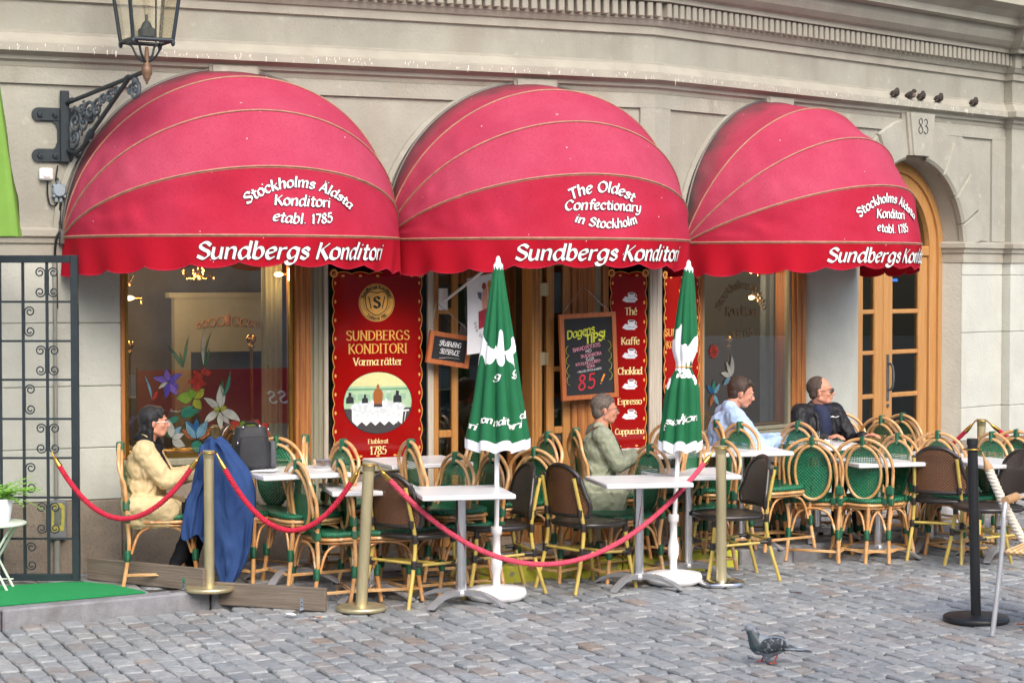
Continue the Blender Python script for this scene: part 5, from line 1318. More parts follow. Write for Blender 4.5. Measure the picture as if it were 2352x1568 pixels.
# ================================================================= FURNITURE
def rattan_chair():
    t = empty('rattan_chair')
    # tall outer hoop runs on down as the rear legs
    def hoop(w, ztop, yt, zb, wb, yb, n=10):
        L_ = [(-wb, yb, zb)]
        pts = [(-wb, yb, zb), (-w*.99, yb-.012, zb+.16)]
        for i in range(9):
            a = math.pi*i/8
            pts.append((-w*math.cos(a), yt+.0+(.02 if i in (0, 8) else 0)*1, ztop-.20+.20*math.sin(a)))
        pts += [(w*.99, yb-.012, zb+.16), (wb, yb, zb)]
        return smooth_path(pts, 5)
    mb = MB(); mb.tube(hoop(.225, .915, -.285, .50, .212, -.235), .0128, 8); mb.build('outer_hoop', M['cane'], t)
    mb = MB(); P = [(-.135,-.205,.385),(-.155,-.225,.48),(-.178,-.25,.60)] + [(-.180*math.cos(math.pi*i/8), -.268, .69+.185*math.sin(math.pi*i/8)) for i in range(9)] + [(.178,-.25,.60),(.155,-.225,.48),(.135,-.205,.385)]
    mb.tube(smooth_path(P, 5), .0118, 8); mb.build('inner_hoop', M['cane'], t)
    # woven oval with its own ring
    def ov(a, k, q, y): return (k*.138*math.cos(a), y, .665+q*.205*math.sin(a))
    by = lambda x, z: -.262 + .9*x*x - .10*(z-.665)
    mb = MB(); mb.tube([(lambda p: (p[0], by(p[0], p[2])-.012, p[2]))(ov(2*math.pi*i/40, .97, .97, 0)) for i in range(40)], .012, 7, closed=True); mb.build('oval_ring', M['cane_in'], t)
    mb = MB(); rings = []
    for q in (0.001, .3, .55, .8, 1.0): rings.append([(lambda p: (p[0], by(p[0], p[2])+.013*(1-q*q)+.006, p[2]))(ov(2*math.pi*i/40, q*1.04, q*1.04, 0)) for i in range(40)])
    rings.append([(lambda p: (p[0], by(p[0], p[2])-.004, p[2]))(ov(2*math.pi*i/40, 1.1, 1.08, 0)) for i in range(40)])
    mb.loft(rings); mb.build('backrest', M['weave_g'], t)
    for s in (-1, 1):
        mb = MB(); mb.bbox(s*.198-.030, s*.198+.030, -.262, -.212, .50, .575, .012); mb.build('binding', M['wrap'], t)
    mb = MB(); mb.bbox(-.017, .017, -.305, -.25, .845, .935, .008); mb.build('binding', M['wrap'], t)
    for s in (-1, 1):
        mb = MB(); mb.bbox(s*.205-.019, s*.205+.019, -.255, -.212, .425, .48, .008); mb.build('binding', M['wrap'], t)
        mb = MB(); mb.bbox(s*.15-.02, s*.15+.02, -.245, -.20, .43, .48, .008); mb.build('binding', M['wrap'], t)
    # seat: rounded square, dished
    def sq(k, z, e=.55):
        out = []
        for i in range(32):
            a = 2*math.pi*i/32; c, s = math.cos(a), math.sin(a)
            out.append((k*.218*math.copysign(abs(c)**e, c), k*.215*math.copysign(abs(s)**e, s)+.01, z))
        return out
    mb = MB(); mb.loft([sq(.9, .438), sq(.99, .440), sq(1.03, .452), sq(1.0, .470), sq(.9, .474), sq(.6, .468), sq(.3, .464), sq(.02, .462)]); mb.build('seat', M['weave_seat'], t)
    mb = MB(); mb.tube(sq(.985, .424), .0125, 7, closed=True); mb.tube(sq(.93, .402), .0095, 6, closed=True); mb.build('seat_ring', M['cane'], t)
    for s in (-1, 1):
        mb = MB(); mb.tube(smooth_path([(s*.172,.175,.44),(s*.178,.19,.25),(s*.195,.225,.0)], 4), .0145, 8); mb.build('leg', M['cane'], t)
        mb = MB(); mb.tube(smooth_path([(s*.212,-.236,.52),(s*.200,-.232,.42),(s*.185,-.222,.25),(s*.20,-.262,.0)], 4), .0138, 8); mb.build('leg', M['cane'], t)
    fr = [(-.186,.205), (.186,.205), (.19,-.235), (-.19,-.235)]
    for i in range(4):
        a, b = Vector((*fr[i], 0)), Vector((*fr[(i+1) % 4], 0)); P = []
        for k, (s, z) in enumerate(((0.0,.10),(.05,.22),(.16,.345),(.36,.392),(.64,.392),(.84,.345),(.95,.22),(1.0,.10))):
            p = a.lerp(b, s)*(.97 if 0 < s < 1 else 1); P.append((p.x, p.y, z))
        mb = MB(); mb.tube(smooth_path(P[1:-1], 4), .0095, 7); mb.build('arched_brace', M['cane'], t)
    for x, y in fr:
        mb = MB(); mb.lathe([(.018,-.035),(.022,-.03),(.023,.0),(.021,.035),(.017,.04)], 9, c=(x*.985, y*.985, .205)); mb.build('binding', M['wrap'], t)
    for q, z, r_ in ((1.0, .085, .007), (1.055, .078, .0055)):
        mb = MB(); mb.tube([(x*q, y*q*1.01, z) for x, y in fr], r_, 5, closed=True); mb.build('stretcher', M['cane_in'], t)
    return t
def wicker_chair():
    t = empty('wicker_chair')
    for s in (-1, 1):
        mb = MB(); mb.tube(smooth_path([(s*.205,-.30,0),(s*.185,-.225,.26),(s*.180,-.205,.44),(s*.170,-.235,.60),(s*.160,-.275,.77)], 5), .0135, 8); mb.build('leg', M['bamboo'], t)
        mb = MB(); mb.tube(smooth_path([(s*.215,.245,0),(s*.19,.195,.25),(s*.175,.175,.43)], 4), .0145, 8); mb.build('leg', M['bamboo'], t)
    # shield shaped back, wrapped round the sitter
    def bp(u, v, off=0):
        w = .205*(1-.18*max(0, v-.25)**1.3*1.0) * (1 - .10*(1-v)**2)
        top = math.sqrt(max(0, 1-(abs(u))**2.2))
        zz = .515 + .335*v*(0.30+.70*top) if v > 0 else .515
        zz = .515 + .335*(v*(.42+.58*top))
        x = u*.222*(.88+.12*math.sin(math.pi*min(1, v*.9+.1)))
        y = -.232 - .10*(zz-.5) + .55*x*x*2.0 + off
        return (x, y, zz)
    def grid(off, dx=0): return [[bp(-1+2*i/16, j/10, off) for i in range(17)] for j in range(11)]
    mb = MB(); mb.loft(grid(.012), closed=False); mb.build('backrest', M['weave_k'], t)
    mb = MB(); mb.loft(grid(-.004), closed=False); mb.build('backrest_lining', M['weave_b'], t)
    edge = [bp(-1+2*i/16, 0, .004) for i in range(17)] + [bp(1, j/10, .004) for j in range(1, 11)] + [bp(1-2*i/16, 1, .004) for i in range(1, 17)] + [bp(-1, 1-j/10, .004) for j in range(1, 10)]
    mb = MB(); mb.tube(edge, .0165, 8, closed=True); mb.build('back_rim', M['rim_k'], t)
    def sq(k, z, e=.72): return [(k*.225*math.copysign(abs(math.cos(a))**e, math.cos(a)), .01+k*.22*math.copysign(abs(math.sin(a))**e, math.sin(a)), z) for a in [2*math.pi*i/32 for i in range(32)]]
    mb = MB(); mb.loft([sq(.85, .43), sq(.98, .435), sq(.96, .462), sq(.6, .458), sq(.02, .452)]); mb.build('seat', M['weave_ks'], t)
    mb = MB(); mb.tube(sq(1.0, .447), .019, 8, closed=True); mb.build('seat_rim', M['rim_k'], t)
    for a_, b_ in (((-.187,-.226,.27),(-.19,.195,.25)), ((.187,-.226,.27),(.19,.195,.25)), ((-.18,.0,.262),(.18,.0,.262)), ((-.185,-.222,.285),(.185,-.222,.285))):
        mb = MB(); mb.tube([a_, b_], .0105, 7); mb.build('stretcher', M['bamboo'], t)
    for s in (-1, 1):
        for c in ((s*.187,-.224,.275), (s*.19,.197,.252), (s*.182,-.208,.44), (s*.176,.178,.41), (s*.168,-.24,.76), (s*.168,-.225,.535)):
            mb = MB(); mb.lathe([(.0165,-.028),(.019,-.02),(.019,.02),(.0165,.028)], 8, c=c)
            if abs(c[2]-.27) < .03: mb.tube([(c[0], c[1], c[2]-.004), (c[0], c[1]*.68, c[2]-.004)], .014, 7)
            mb.build('binding', M['rim_k'], t)
    return t
def cafe_table():
    t = empty('cafe_table'); h = .30
    mb = MB(); mb.bbox(-h, h, -h, h, .706, .738, .006); mb.build('tabletop', M['tabletop'], t)
    mb = MB(); mb.bbox(-.17, .17, -.17, .17, .694, .706, .003); mb.build('underplate', M['black_metal'], t)
    mb = MB(); mb.lathe([(.036,.07),(.036,.695)], 20); mb.build('column', M['chrome'], t)
    mb = MB(); mb.lathe([(.05,.06),(.055,.085),(.04,.10)], 20); mb.build('collar', M['alu'], t)
    for i in range(4):
        a = math.pi/4 + i*math.pi/2; ux, uy = math.cos(a), math.sin(a)
        ring = lambda d, z, w, th_: [(ux*d - uy*w, uy*d + ux*w, z), (ux*d + uy*w, uy*d - ux*w, z), (ux*d + uy*w*.8, uy*d - ux*w*.8, z-th_), (ux*d - uy*w*.8, uy*d + ux*w*.8, z-th_)]
        mb = MB(); mb.loft([ring(.03,.095,.03,.035), ring(.12,.098,.028,.03), ring(.20,.085,.026,.026), ring(.27,.058,.026,.022), ring(.32,.028,.028,.016), ring(.335,.018,.028,.008)], smooth=False, capends=True)
        f = mb.build('foot', M['alu'], t)
        mb = MB(); mb.lathe([(.02,0),(.02,.014)], 10, c=(ux*.315, uy*.315, 0)); mb.build('pad', M['rubber'], f)
    return t
def put(t, x, y, z, deg, label, cat, group):
    t.location = (x, y, z); t.rotation_euler = (0, 0, R(deg)); t['label'] = label; t['category'] = cat
    if group: t['group'] = group
def wx(px, Y): return (px-1176)/FPX*Y
RG = 'cane bistro chairs with green woven seats and backs'
CH_R = [  # back centre px, back Y, pavement height, heading, label
 (280, 13.02, .10, 10, 'cane chair with green seat under the woman in the tan coat, by the left window'),
 (632, 13.5, .10, 238, 'cane bistro chair with an open green lattice back right behind the black backpack'),
 (688, 12.84, 0, 30, 'cane bistro chair seen from behind, first right of the blue jacket, above the second plank'),
 (786, 12.98, 0, 18, 'narrow looking cane bistro chair just left of the brass post in the middle front'),
 (783, 13.25, .10, 212, 'cane bistro chair in front of the left half of the tall coffee table poster'),
 (706, 13.62, .10, 4, 'shadowed cane chair seen edge on against the wooden window post, left of the tall poster'),
 (948, 13.25, .10, 24, 'cane bistro chair seen from behind in front of the right edge of the tall poster'),
 (1043, 13.4, 0, 214, 'cane bistro chair facing the camera between the tall poster and the first parasol'),
 (1128, 13.5, 0, 208, 'cane bistro chair partly behind the pole of the first parasol'),
 (1255, 13.9, .10, 204, 'cane bistro chair by the doorway, first one right of the first parasol'),
 (1088, 13.85, .10, 160, 'cane chair almost hidden behind the hem of the first parasol, on its left side'),
 (1232, 13.8, 0, 52, 'cane bistro chair behind the pair of charcoal wicker chairs in the middle'),
 (1328, 14.25, .10, 12, 'cane chair under the grey haired woman in the green coat'),
 (1490, 14.05, 0, 212, 'cane bistro chair with a solid green back, left of the second parasol'),
 (1535, 14.75, .10, 30, 'dark cane chair against the wall behind the left side of the second parasol'),
 (1592, 14.25, .10, 150, 'cane chair with a dark lattice back, right behind the pole of the second parasol'),
 (1660, 14.5, 0, 206, 'cane bistro chair directly behind the brass post right of the second parasol'),
 (1697, 14.85, .10, 214, 'cane bistro chair with a green back in front of the man in the blue shirt'),
 (1652, 15.1, .10, 12, 'cane chair under the man in the light blue shirt'),
 (1832, 14.95, .10, 214, 'cane bistro chair on the left side of the man in the black jacket'),
 (1868, 14.72, 0, 68, 'cane bistro chair seen from behind, in front of the man in the black jacket'),
 (1985, 14.72, 0, 62, 'cane bistro chair seen from behind, right neighbour of the one before the man in black'),
 (2062, 15.05, 0, 212, 'cane bistro chair with a green back facing left, in front of the oak door'),
 (2158, 15.3, 0, 58, 'cane bistro chair mostly hidden behind the brown backed wicker chair at the right'),
 (2030, 15.55, .10, 40, 'nearer cane chair of the two whose tops overlap before the oak door handle side'),
 (2078, 15.85, .10, 34, 'farthest cane chair, tucked against the oak door frame'),
 (2278, 15.2, 0, 212, 'cane bistro chair with a green back just right of the black rope post'),
 (2338, 15.45, 0, 60, 'cane chair cut off by the right edge behind the white rope'),
 (1925, 16.1, .10, 262, 'cane chair hidden under the man in the black jacket'),
]
rt = rattan_chair(); first = True
for px, Y, z, deg, lab in CH_R:
    c = rt if first else copy_tree(rt); first = False
    bx = wx(px, Y); a = R(deg)
    put(c, bx + .262*math.cos(a), Y + .262*math.sin(a), z, deg - 90, lab, 'chair', RG)
KG = 'charcoal wicker chairs on yellow bamboo frames'
CH_K = [
 (893, 12.74, 0, 52, 'charcoal wicker chair with a brown back right of the brass post, nearest to the camera'),
 (1213, 13.42, 0, 200, 'charcoal wicker chair facing left, right behind the first parasol pole'),
 (1288, 13.36, 0, 40, 'charcoal wicker chair with a brown back turned to the camera, under the large chalkboard'),
 (1752, 14.0, 0, 196, 'charcoal wicker chair facing left, right of the second brass post'),
 (2153, 14.72, 0, 62, 'charcoal wicker chair with a brown back left of the black rope post'),
 (2347, 14.45, 0, 196, 'charcoal wicker chair cut off by the right edge behind the armchair'),
]
wt = wicker_chair(); first = True
for px, Y, z, deg, lab in CH_K:
    c = wt if first else copy_tree(wt); first = False
    bx = wx(px, Y); a = R(deg)
    put(c, bx + .25*math.cos(a), Y + .25*math.sin(a), z, deg - 90, lab, 'chair', KG)
TBL = [
 (-1.45, 13.10, .10, 26, 'white square table with the black backpack on it at the left'),
 (-.93, 13.05, 0, 14, 'white table mostly hidden behind the two cane chairs left of the brass post'),
 (-.33, 12.80, 0, 12, 'white square table nearest to the camera, behind the first parasol pole'),
 (-.66, 13.85, .10, 24, 'white table against the wall below the tall coffee table poster'),
 (.86, 13.5, 0, 12, 'white square table in front of the woman in the green coat'),
 (1.24, 14.02, 0, 12, 'white square table behind the second parasol pole'),
 (1.17, 14.62, .10, 24, 'white table at which the woman in the green coat sits'),
 (1.70, 14.75, .10, 14, 'white table in front of the man in the blue shirt, left of him'),
 (2.34, 15.25, .10, 30, 'white table shared by the two men, with a glass on it'),
 (2.76, 14.98, 0, 16, 'white table behind the two cane chairs that stand side by side at the right'),
 (3.24, 15.42, 0, 16, 'white table behind the brown backed wicker chair at the right'),
 (3.66, 14.9, 0, 16, 'white table cut off by the right edge, behind the black rope post'),
]
tt = cafe_table(); first = True
for x, y, z, deg, lab in TBL:
    c = tt if first else copy_tree(tt); first = False
    put(c, x, y, z, deg, lab, 'table', 'white square cafe tables')

# ---- rope posts and ropes
def rope_post(x, y, z, h, label, lean=(0, 0), base='brass', rad=.033):
    t = empty('rope_post', (x, y, z), label=label, category='post', group='brass posts carrying red ropes')
    top = Vector((lean[0], lean[1], h))
    mb = MB(); ax = top.normalized()
    mb.tube([(0,0,.02), top*.985], rad, 20); mb.build('shaft', M['brass'], t)
    mb = MB(); mb.tube([top*.94, top*.945, top*.985, top*.99, top], [rad*.9, rad*1.06, rad*1.06, rad*1.2, rad*1.15], 20); mb.build('cap', M['brass'], t)
    mb = MB(); mb.lathe([(.152,0),(.158,.006),(.158,.022),(.148,.03),(.04,.034)], 40); mb.build('base', M['brass'] if base == 'brass' else M['chrome'], t)
    mb = MB(); mb.tube([top*.985 + Vector((math.cos(a)*(rad+.018), math.sin(a)*(rad+.018), 0)) for a in [i*math.pi/8 for i in range(16)]], .004, 6, closed=True); mb.build('hook_ring', M['brass2'], t)
    return Vector((x, y, z)) + top*.985
def rope(p, q, low, mt, label, r=.0165, hooks=(1, 1), pitch=.055, hm='brass2', bow=0):
    """catenary from p to q that hangs down to height `low`"""
    p, q = Vector(p), Vector(q); n = 60
    # parabola through both ends with its lowest point at z=low
    a1, a2 = p.z-low, q.z-low; s = math.sqrt(a1)/(math.sqrt(a1)+math.sqrt(a2))
    def f(t):
        k = a1/(s*s) if t < s else a2/((1-s)**2)
        v = p.lerp(q, t); v.z = low + k*(t-s)**2; v.y -= bow*math.sin(math.pi*t); return v
    path = [f(i/n) for i in range(n+1)]
    L_ = [0]
    for a, b in zip(path, path[1:]): L_.append(L_[-1]+(b-a).length)
    tot = L_[-1]; h0 = .10 if hooks[0] else 0; h1 = .10 if hooks[1] else 0
    def at_len(d):
        d = max(0, min(tot, d))
        for i in range(n):
            if L_[i+1] >= d: return path[i].lerp(path[i+1], (d-L_[i])/(L_[i+1]-L_[i]+1e-9))
        return path[-1]
    o = path[n//2].copy(); t = empty('rope', tuple(p), label=label, category='rope'); M0 = Matrix.Translation(-p)
    m = int((tot-h0-h1)/pitch*9); ax = (q-p).normalized(); side = Vector((-ax.y, ax.x, 0)).normalized()
    mb = MB(); mb.M = M0
    for k in range(3):
        pts = []
        for i in range(m+1):
            d = h0+(tot-h0-h1)*i/m; c = at_len(d); tg = (at_len(d+.01)-at_len(d-.01)).normalized(); up = side.cross(tg)
            a = 2*math.pi*(d/pitch + k/3); pts.append(c + side*math.cos(a)*r*.58 + up*math.sin(a)*r*.58)
        mb.tube(pts, r*.56, 6)
    mb.build('strands', mt, t)
    for e, hh in ((0, h0), (1, h1)):
        if not hh: continue
        g = (lambda d: at_len(d)) if e == 0 else (lambda d: at_len(tot-d))
        mb = MB(); mb.M = M0; P = [g(x) for x in (.045, .05, .06, .105, .115)]; mb.tube(P, [.009, .013, .014, r*1.18, r*1.12], 12)
        mb.tube([g(.0), g(.025), g(.045)], [.005, .006, .009], 8); mb.build('end_fitting', M[hm], t)
    return t
p1 = rope_post(wx(478, 12.72), 12.72, KZ+.002, .90, 'brass rope post at the left, with the blue jacket hung beside it')
p2 = rope_post(wx(828, 12.55), 12.55, .004, .935, 'leaning brass rope post in the middle front, between two ropes', lean=(.052, 0), rad=.037)
p3 = rope_post(wx(1659, 13.6), 13.6, .004, .955, 'brass rope post with a steel foot beside the second parasol', lean=(-.006, 0), base='steel', rad=.036)
p4 = rope_post(wx(2256, 15.84), 15.84, .004, .98, 'far brass rope post at the right in front of the stone pier', rad=.033)
gh = Vector((gx(118), GY-.02, gz(1038)))
rope(gh, p1 + Vector((-.05, 0, -.005)), .56, M['rope_r'], 'dark red rope from the iron gate to the left brass post', bow=.10)
rope(p1 + Vector((.05, 0, -.005)), p2 + Vector((-.055, 0, -.01)), .50, M['rope_r'], 'red rope between the left and the middle brass post')
rope(p2 + Vector((.055, 0, -.01)), p3 + Vector((-.05, 0, -.02)), .235, M['rope_p'], 'long faded red rope sagging low from the middle post to the steel footed post', bow=.09)
rope(p4 + Vector((-.05, 0, -.005)), Vector((2.2, 17.0, .95)), .45, M['rope_r'], 'red rope running left from the far brass post')
rope(p4 + Vector((.05, 0, -.005)), Vector((5.4, 16.0, .95)), .62, M['rope_r'], 'red rope running right from the far brass post out of the picture')
bx, by_ = wx(2247, 12.15), 12.15
t = empty('rope_post', (bx, by_, .004), label='black rope post with a round black foot in the right foreground', category='post')
mb = MB(); mb.tube([(0,0,.02),(-.03,0,1.09)], .031, 20); mb.build('shaft', M['black_metal'], t)
mb = MB(); mb.tube([(-.03,0,1.085),(-.03,0,1.12)], [.035,.033], 20); mb.build('cap', M['black_metal'], t)
mb = MB(); mb.lathe([(.195,0),(.20,.008),(.20,.028),(.19,.035),(.04,.042)], 44); mb.build('base', M['black_metal'], t)
mb = MB(); mb.tube([(-.03+.055*math.cos(a), .04*math.sin(a), 1.055) for a in [i*math.pi/8 for i in range(16)]], .0045, 6, closed=True); mb.build('hook_ring', M['brass2'], t)
M['leather'] = mat('tan_leather', '#b08a62', .6, var=.15)
rope((bx+.03, by_, 1.04), (bx+1.25, by_-.75, .95), .14, M['rope_w'], 'thick off white rope hanging from the black post to the right', r=.026, pitch=.075, hm='leather', hooks=(1, 0))

# ---- parasols
def canopy_mat(name, zc, hh, seed):
    m = mat(name, '#1a643f', .8, var=.08, vs=5, spec=.3); n, l = m.node_tree.nodes, m.node_tree.links
    def fac(n, l):
        tc = n.new('ShaderNodeTexCoord'); sp = n.new('ShaderNodeSeparateXYZ'); l.new(tc.outputs['Object'], sp.inputs[0])
        mp = n.new('ShaderNodeMapping'); mp.inputs['Location'].default_value = (seed, seed*2, 0); mp.inputs['Scale'].default_value = (1, 1, .45)
        l.new(tc.outputs['Object'], mp.inputs[0])
        t = n.new('ShaderNodeTexNoise'); t.inputs['Scale'].default_value = 13; t.inputs['Detail'].default_value = 0; l.new(mp.outputs[0], t.inputs[0])
        a = n.new('ShaderNodeMath'); a.operation = 'SUBTRACT'; a.inputs[1].default_value = zc; l.new(sp.outputs['Z'], a.inputs[0])
        b = n.new('ShaderNodeMath'); b.operation = 'ABSOLUTE'; l.new(a.outputs[0], b.inputs[0])
        c = n.new('ShaderNodeMath'); c.operation = 'MULTIPLY_ADD'; c.inputs[1].default_value = hh*4; c.inputs[2].default_value = -hh; l.new(t.outputs[0], c.inputs[0])
        d = n.new('ShaderNodeMath'); d.operation = 'LESS_THAN'; l.new(b.outputs[0], d.inputs[0]); l.new(c.outputs[0], d.inputs[1])
        return d.outputs[0]
    addmix(m, '#e9ebee', fac); return m
def parasol(x, y, lean, zt_, zb_, r1, n, depth, seed, mt, label, waist=None, texts=(), ex=1.0):
    t = empty('parasol', (x, y, .004), label=label, category='parasol', group='folded green parasols with white fringes')
    def rad(a, s):
        r = .030 + (r1-.030)*s**ex
        if waist: r *= 1-.50*math.exp(-((s-waist)/.07)**2)
        f = 1-abs(math.sin(a*n/2+seed+.35*math.sin(s*2.1+seed)))**.5
        return r*(1-depth*min(1, s*2+.15)*f) + .010*s*noise.noise(Vector((math.cos(a)*2, math.sin(a)*2, seed+s*3)))
    def P(a, s, l=0, hem=0):
        f = abs(math.sin(a*n/2+seed+.35*math.sin(s*2.1+seed)))
        z = zt_+(zb_-zt_)*s + .035*max(0, s-.72)/.28*(f-.35)*.9 - hem
        r = rad(a, min(s, 1.0)) + l
        lz = z/zt_
        return Vector((lean[0]*lz + r*math.cos(a), lean[1]*lz + r*math.sin(a), z))
    N = n*10
    mb = MB(); mb.loft([[P(2*math.pi*i/N, j/30) for i in range(N)] for j in range(31)]); mb.build('canopy', mt, t)
    mb = MB(); mb.loft([[P(2*math.pi*i/N, 1.0, .003 + (.002 if i % 2 else 0), h) for i in range(N)] for h in (-.006, .015, .035, .058)])
    mb.build('fringe', M['cloth_w'], t)
    mb = MB(); c = Vector((lean[0]*1.0, lean[1], zt_))
    mb.lathe([(.034,-.03),(.031,.0),(.017,.02),(.014,.045),(.006,.058)], 16, c=c); mb.build('finial', M['para_w'], t)
    mb = MB(); mb.tube([(0,0,.33),(lean[0], lean[1], zt_-.01)], .0165, 14); mb.build('pole', M['para_w'], t)
    mb = MB(); mb.lathe([(.026,.07),(.026,.16),(.038,.20),(.038,.26),(.026,.31),(.026,.42),(.036,.425),(.038,.47),(.034,.475)], 18); mb.build('socket', M['para_w'], t)
    mb = MB(); mb.lathe([(.17,0),(.197,.02),(.20,.045),(.19,.07),(.10,.085),(.028,.09)], 40); mb.build('base', M['para_w'], t)
    if waist:
        mb = MB(); mb.tube([P(2*math.pi*i/N, waist, .004) for i in range(N)], .004, 5, closed=True); mb.build('tie_band', M['gold'], t)
    mb = MB()
    for tx, sz, deg, s in texts:
        a0 = R(deg)
        write(mb, tx, sz, lambda X, Y, l: P(a0 + X/(rad(a0, s)*.85), s - Y/(zt_-zb_), .005+l), pen=.24, thin=.08, angle=38, slant=.18)
    if texts: mb.build('lettering', M['white'], t)
    return t
parasol(wx(1140, 13.0), 13.0, (.012, 0), 2.185, 1.03, .215, 9, .5, 1.15, canopy_mat('parasol_print_one', 1.62, .075, 3.1), 'left folded green parasol on a white pole and round white foot', texts=(('ori', .044, 208, .93), ('uon', .044, 243, .89), ('ndit', .044, 277, .90), ('ori', .044, 307, .92), ('ond', .044, 338, .87), ('g', .050, 322, .62), ('g', .045, 268, .64)))
parasol(wx(1548, 13.68), 13.68, (.10, 0), 2.165, .965, .15, 8, .45, 2.3, canopy_mat('parasol_print_two', 1.60, .14, 7.7), 'right folded green parasol tied round the middle, leaning to the right', waist=.56, texts=(('it', .042, 212, .93), ('sion', .042, 246, .89), ('Kont', .046, 295, .87), ('weil', .036, 255, .62), ('ber', .036, 290, .62)), ex=.8)

# ---- planks on edge
def plank(a, b, z, h, label, th=.035):
    a, b = Vector((*a, z)), Vector((*b, z)); d = (b-a).normalized(); L_ = (b-a).length
    t = empty('plank', tuple((a+b)/2), math.atan2(d.y, d.x), label=label, category='plank', group='planks standing on edge in front of the terrace')
    mb = MB(); mb.bbox(-L_/2, L_/2, -th/2, th/2, 0, h, .003); mb.build('board', M['plank'], t)
    mb = MB(); x = L_/2-.16
    mb.box(x-.012, x+.012, -th/2-.004, -th/2-.001, 0, .075); mb.box(x-.012, x+.012, -th/2-.13, -th/2-.001, .001, .005); mb.build('steel_angle', M['chrome'], t)
    mb = MB(); mb.ell((x, -th/2-.004, .05), (.005,.003,.005), 8, 4); mb.ell((x, -th/2-.004, .025), (.005,.003,.005), 8, 4); mb.build('screws', M['black_metal'], t)
plank((wx(200, 13.2), 13.2), (wx(468, 12.68), 12.68), KZ+.004, .145, 'longer plank on edge left of the left brass post, on the pavement')
plank((wx(485, 12.78), 12.78), (wx(747, 12.5), 12.5), .006, .145, 'plank on edge between the left and the middle brass post, on the cobbles')

# ---- green carpet, folding table with a fern
cp = [(-3.95, 12.55), (-2.95, 13.0), (-2.82, 13.02), (-2.6, 12.9), (-2.33, 12.60), (-2.6, 12.42), (-3.1, 12.10), (-4.2, 11.42), (-5.2, 10.8), (-5.4, 12.2)]
mb = MB(); n_ = len(cp)
cx_, cy_ = sum(p[0] for p in cp)/n_, sum(p[1] for p in cp)/n_
mb.add([(x-cx_, y-cy_, 0) for x, y in cp] + [(x-cx_, y-cy_, .009) for x, y in cp], [list(range(n_, 2*n_))] + [(i, (i+1) % n_, n_+(i+1) % n_, n_+i) for i in range(n_)])
mb.build('carpet', M['carpet'], None, Matrix.Translation((cx_, cy_, KZ+.006)), label='green artificial turf carpet on the pavement at the lower left', category='carpet')
ft = empty('folding_table', (wx(-16, 12.75), 12.75, KZ+.012), label='small pale green folding table under the fern at the left edge', category='table')
pale_g = mat('pale_green_enamel', '#cfdccb', .45, var=.05)
mb = MB(); mb.lathe([(.19,.485),(.20,.49),(.20,.505),(.19,.51)], 30); mb.build('tabletop', pale_g, ft)
for s in (-1, 1):
    mb = MB(); mb.tube([(.12*s, -.06, .485), (-.1*s+.0, -.10, 0)], .009, 6); mb.build('leg', pale_g, ft)
    mb = MB(); mb.tube([(.12*s, .10, .485), (-.1*s, .06, 0)], .009, 6); mb.build('leg', pale_g, ft)
mb = MB(); mb.tube([(-.07,-.09,.08),(.07,-.09,.08)], .006, 6); mb.tube([(-.02,-.085,.30),(.02,-.085,.30)], .006, 6); mb.tube([(-.1,.07,.06),(.1,.07,.06)], .006, 6); mb.build('crossbar', pale_g, ft)
ft.scale = (1, 1, .84)
fp = empty('potted_fern', (wx(-6, 12.75), 12.75, KZ+.442), label='bright green feathery plant in a small white bucket on the folding table', category='plant'); fp.scale = (1.25, 1.25, 1.25)
mb = MB(); mb.lathe([(.055,0),(.075,.12),(.07,.12),(.052,.01)], 20); mb.build('bucket', mat('white_bucket', '#d6dbe2', .4, var=.08), fp)
mb = MB(); rf = random.Random(8); leafm = mat('fern_leaf', '#5f9a2e', .6, var=0, col2='#8fc24a', vs=14)
st = MB()
for i in range(46):
    a = rf.uniform(0, 6.28); ln_ = rf.uniform(.12, .27); el = rf.uniform(.2, 1.2); P = []
    for k in range(8):
        s = k/7; P.append(Vector((math.cos(a)*ln_*s*math.cos(el*(1-.6*s)), math.sin(a)*ln_*s*math.cos(el*(1-.6*s)), .11+ln_*(math.sin(el)*s-.55*s*s*(1-.2*el)))))
    st.tube(P, .0016, 3)
    for k in range(2, 8):
        p = P[k]; d = (P[k]-P[k-1]).normalized(); sd_ = d.cross(Vector((0,0,1))).normalized()
        for s in (-1, 1):
            for w in (0, 1):
                l_ = rf.uniform(.018, .042)*(1.1-.08*k); dr_ = (sd_*s + d*rf.uniform(.2, .9) + Vector((0,0,rf.uniform(-.4,.2)))).normalized()
                nrm = d*.25*l_; mb.add([p, p+dr_*l_*.5+nrm, p+dr_*l_, p+dr_*l_*.5-nrm], [(0,1,2,3)])
mb.build('foliage', leafm, fp, kind='stuff'); st.build('stem', leafm, fp)

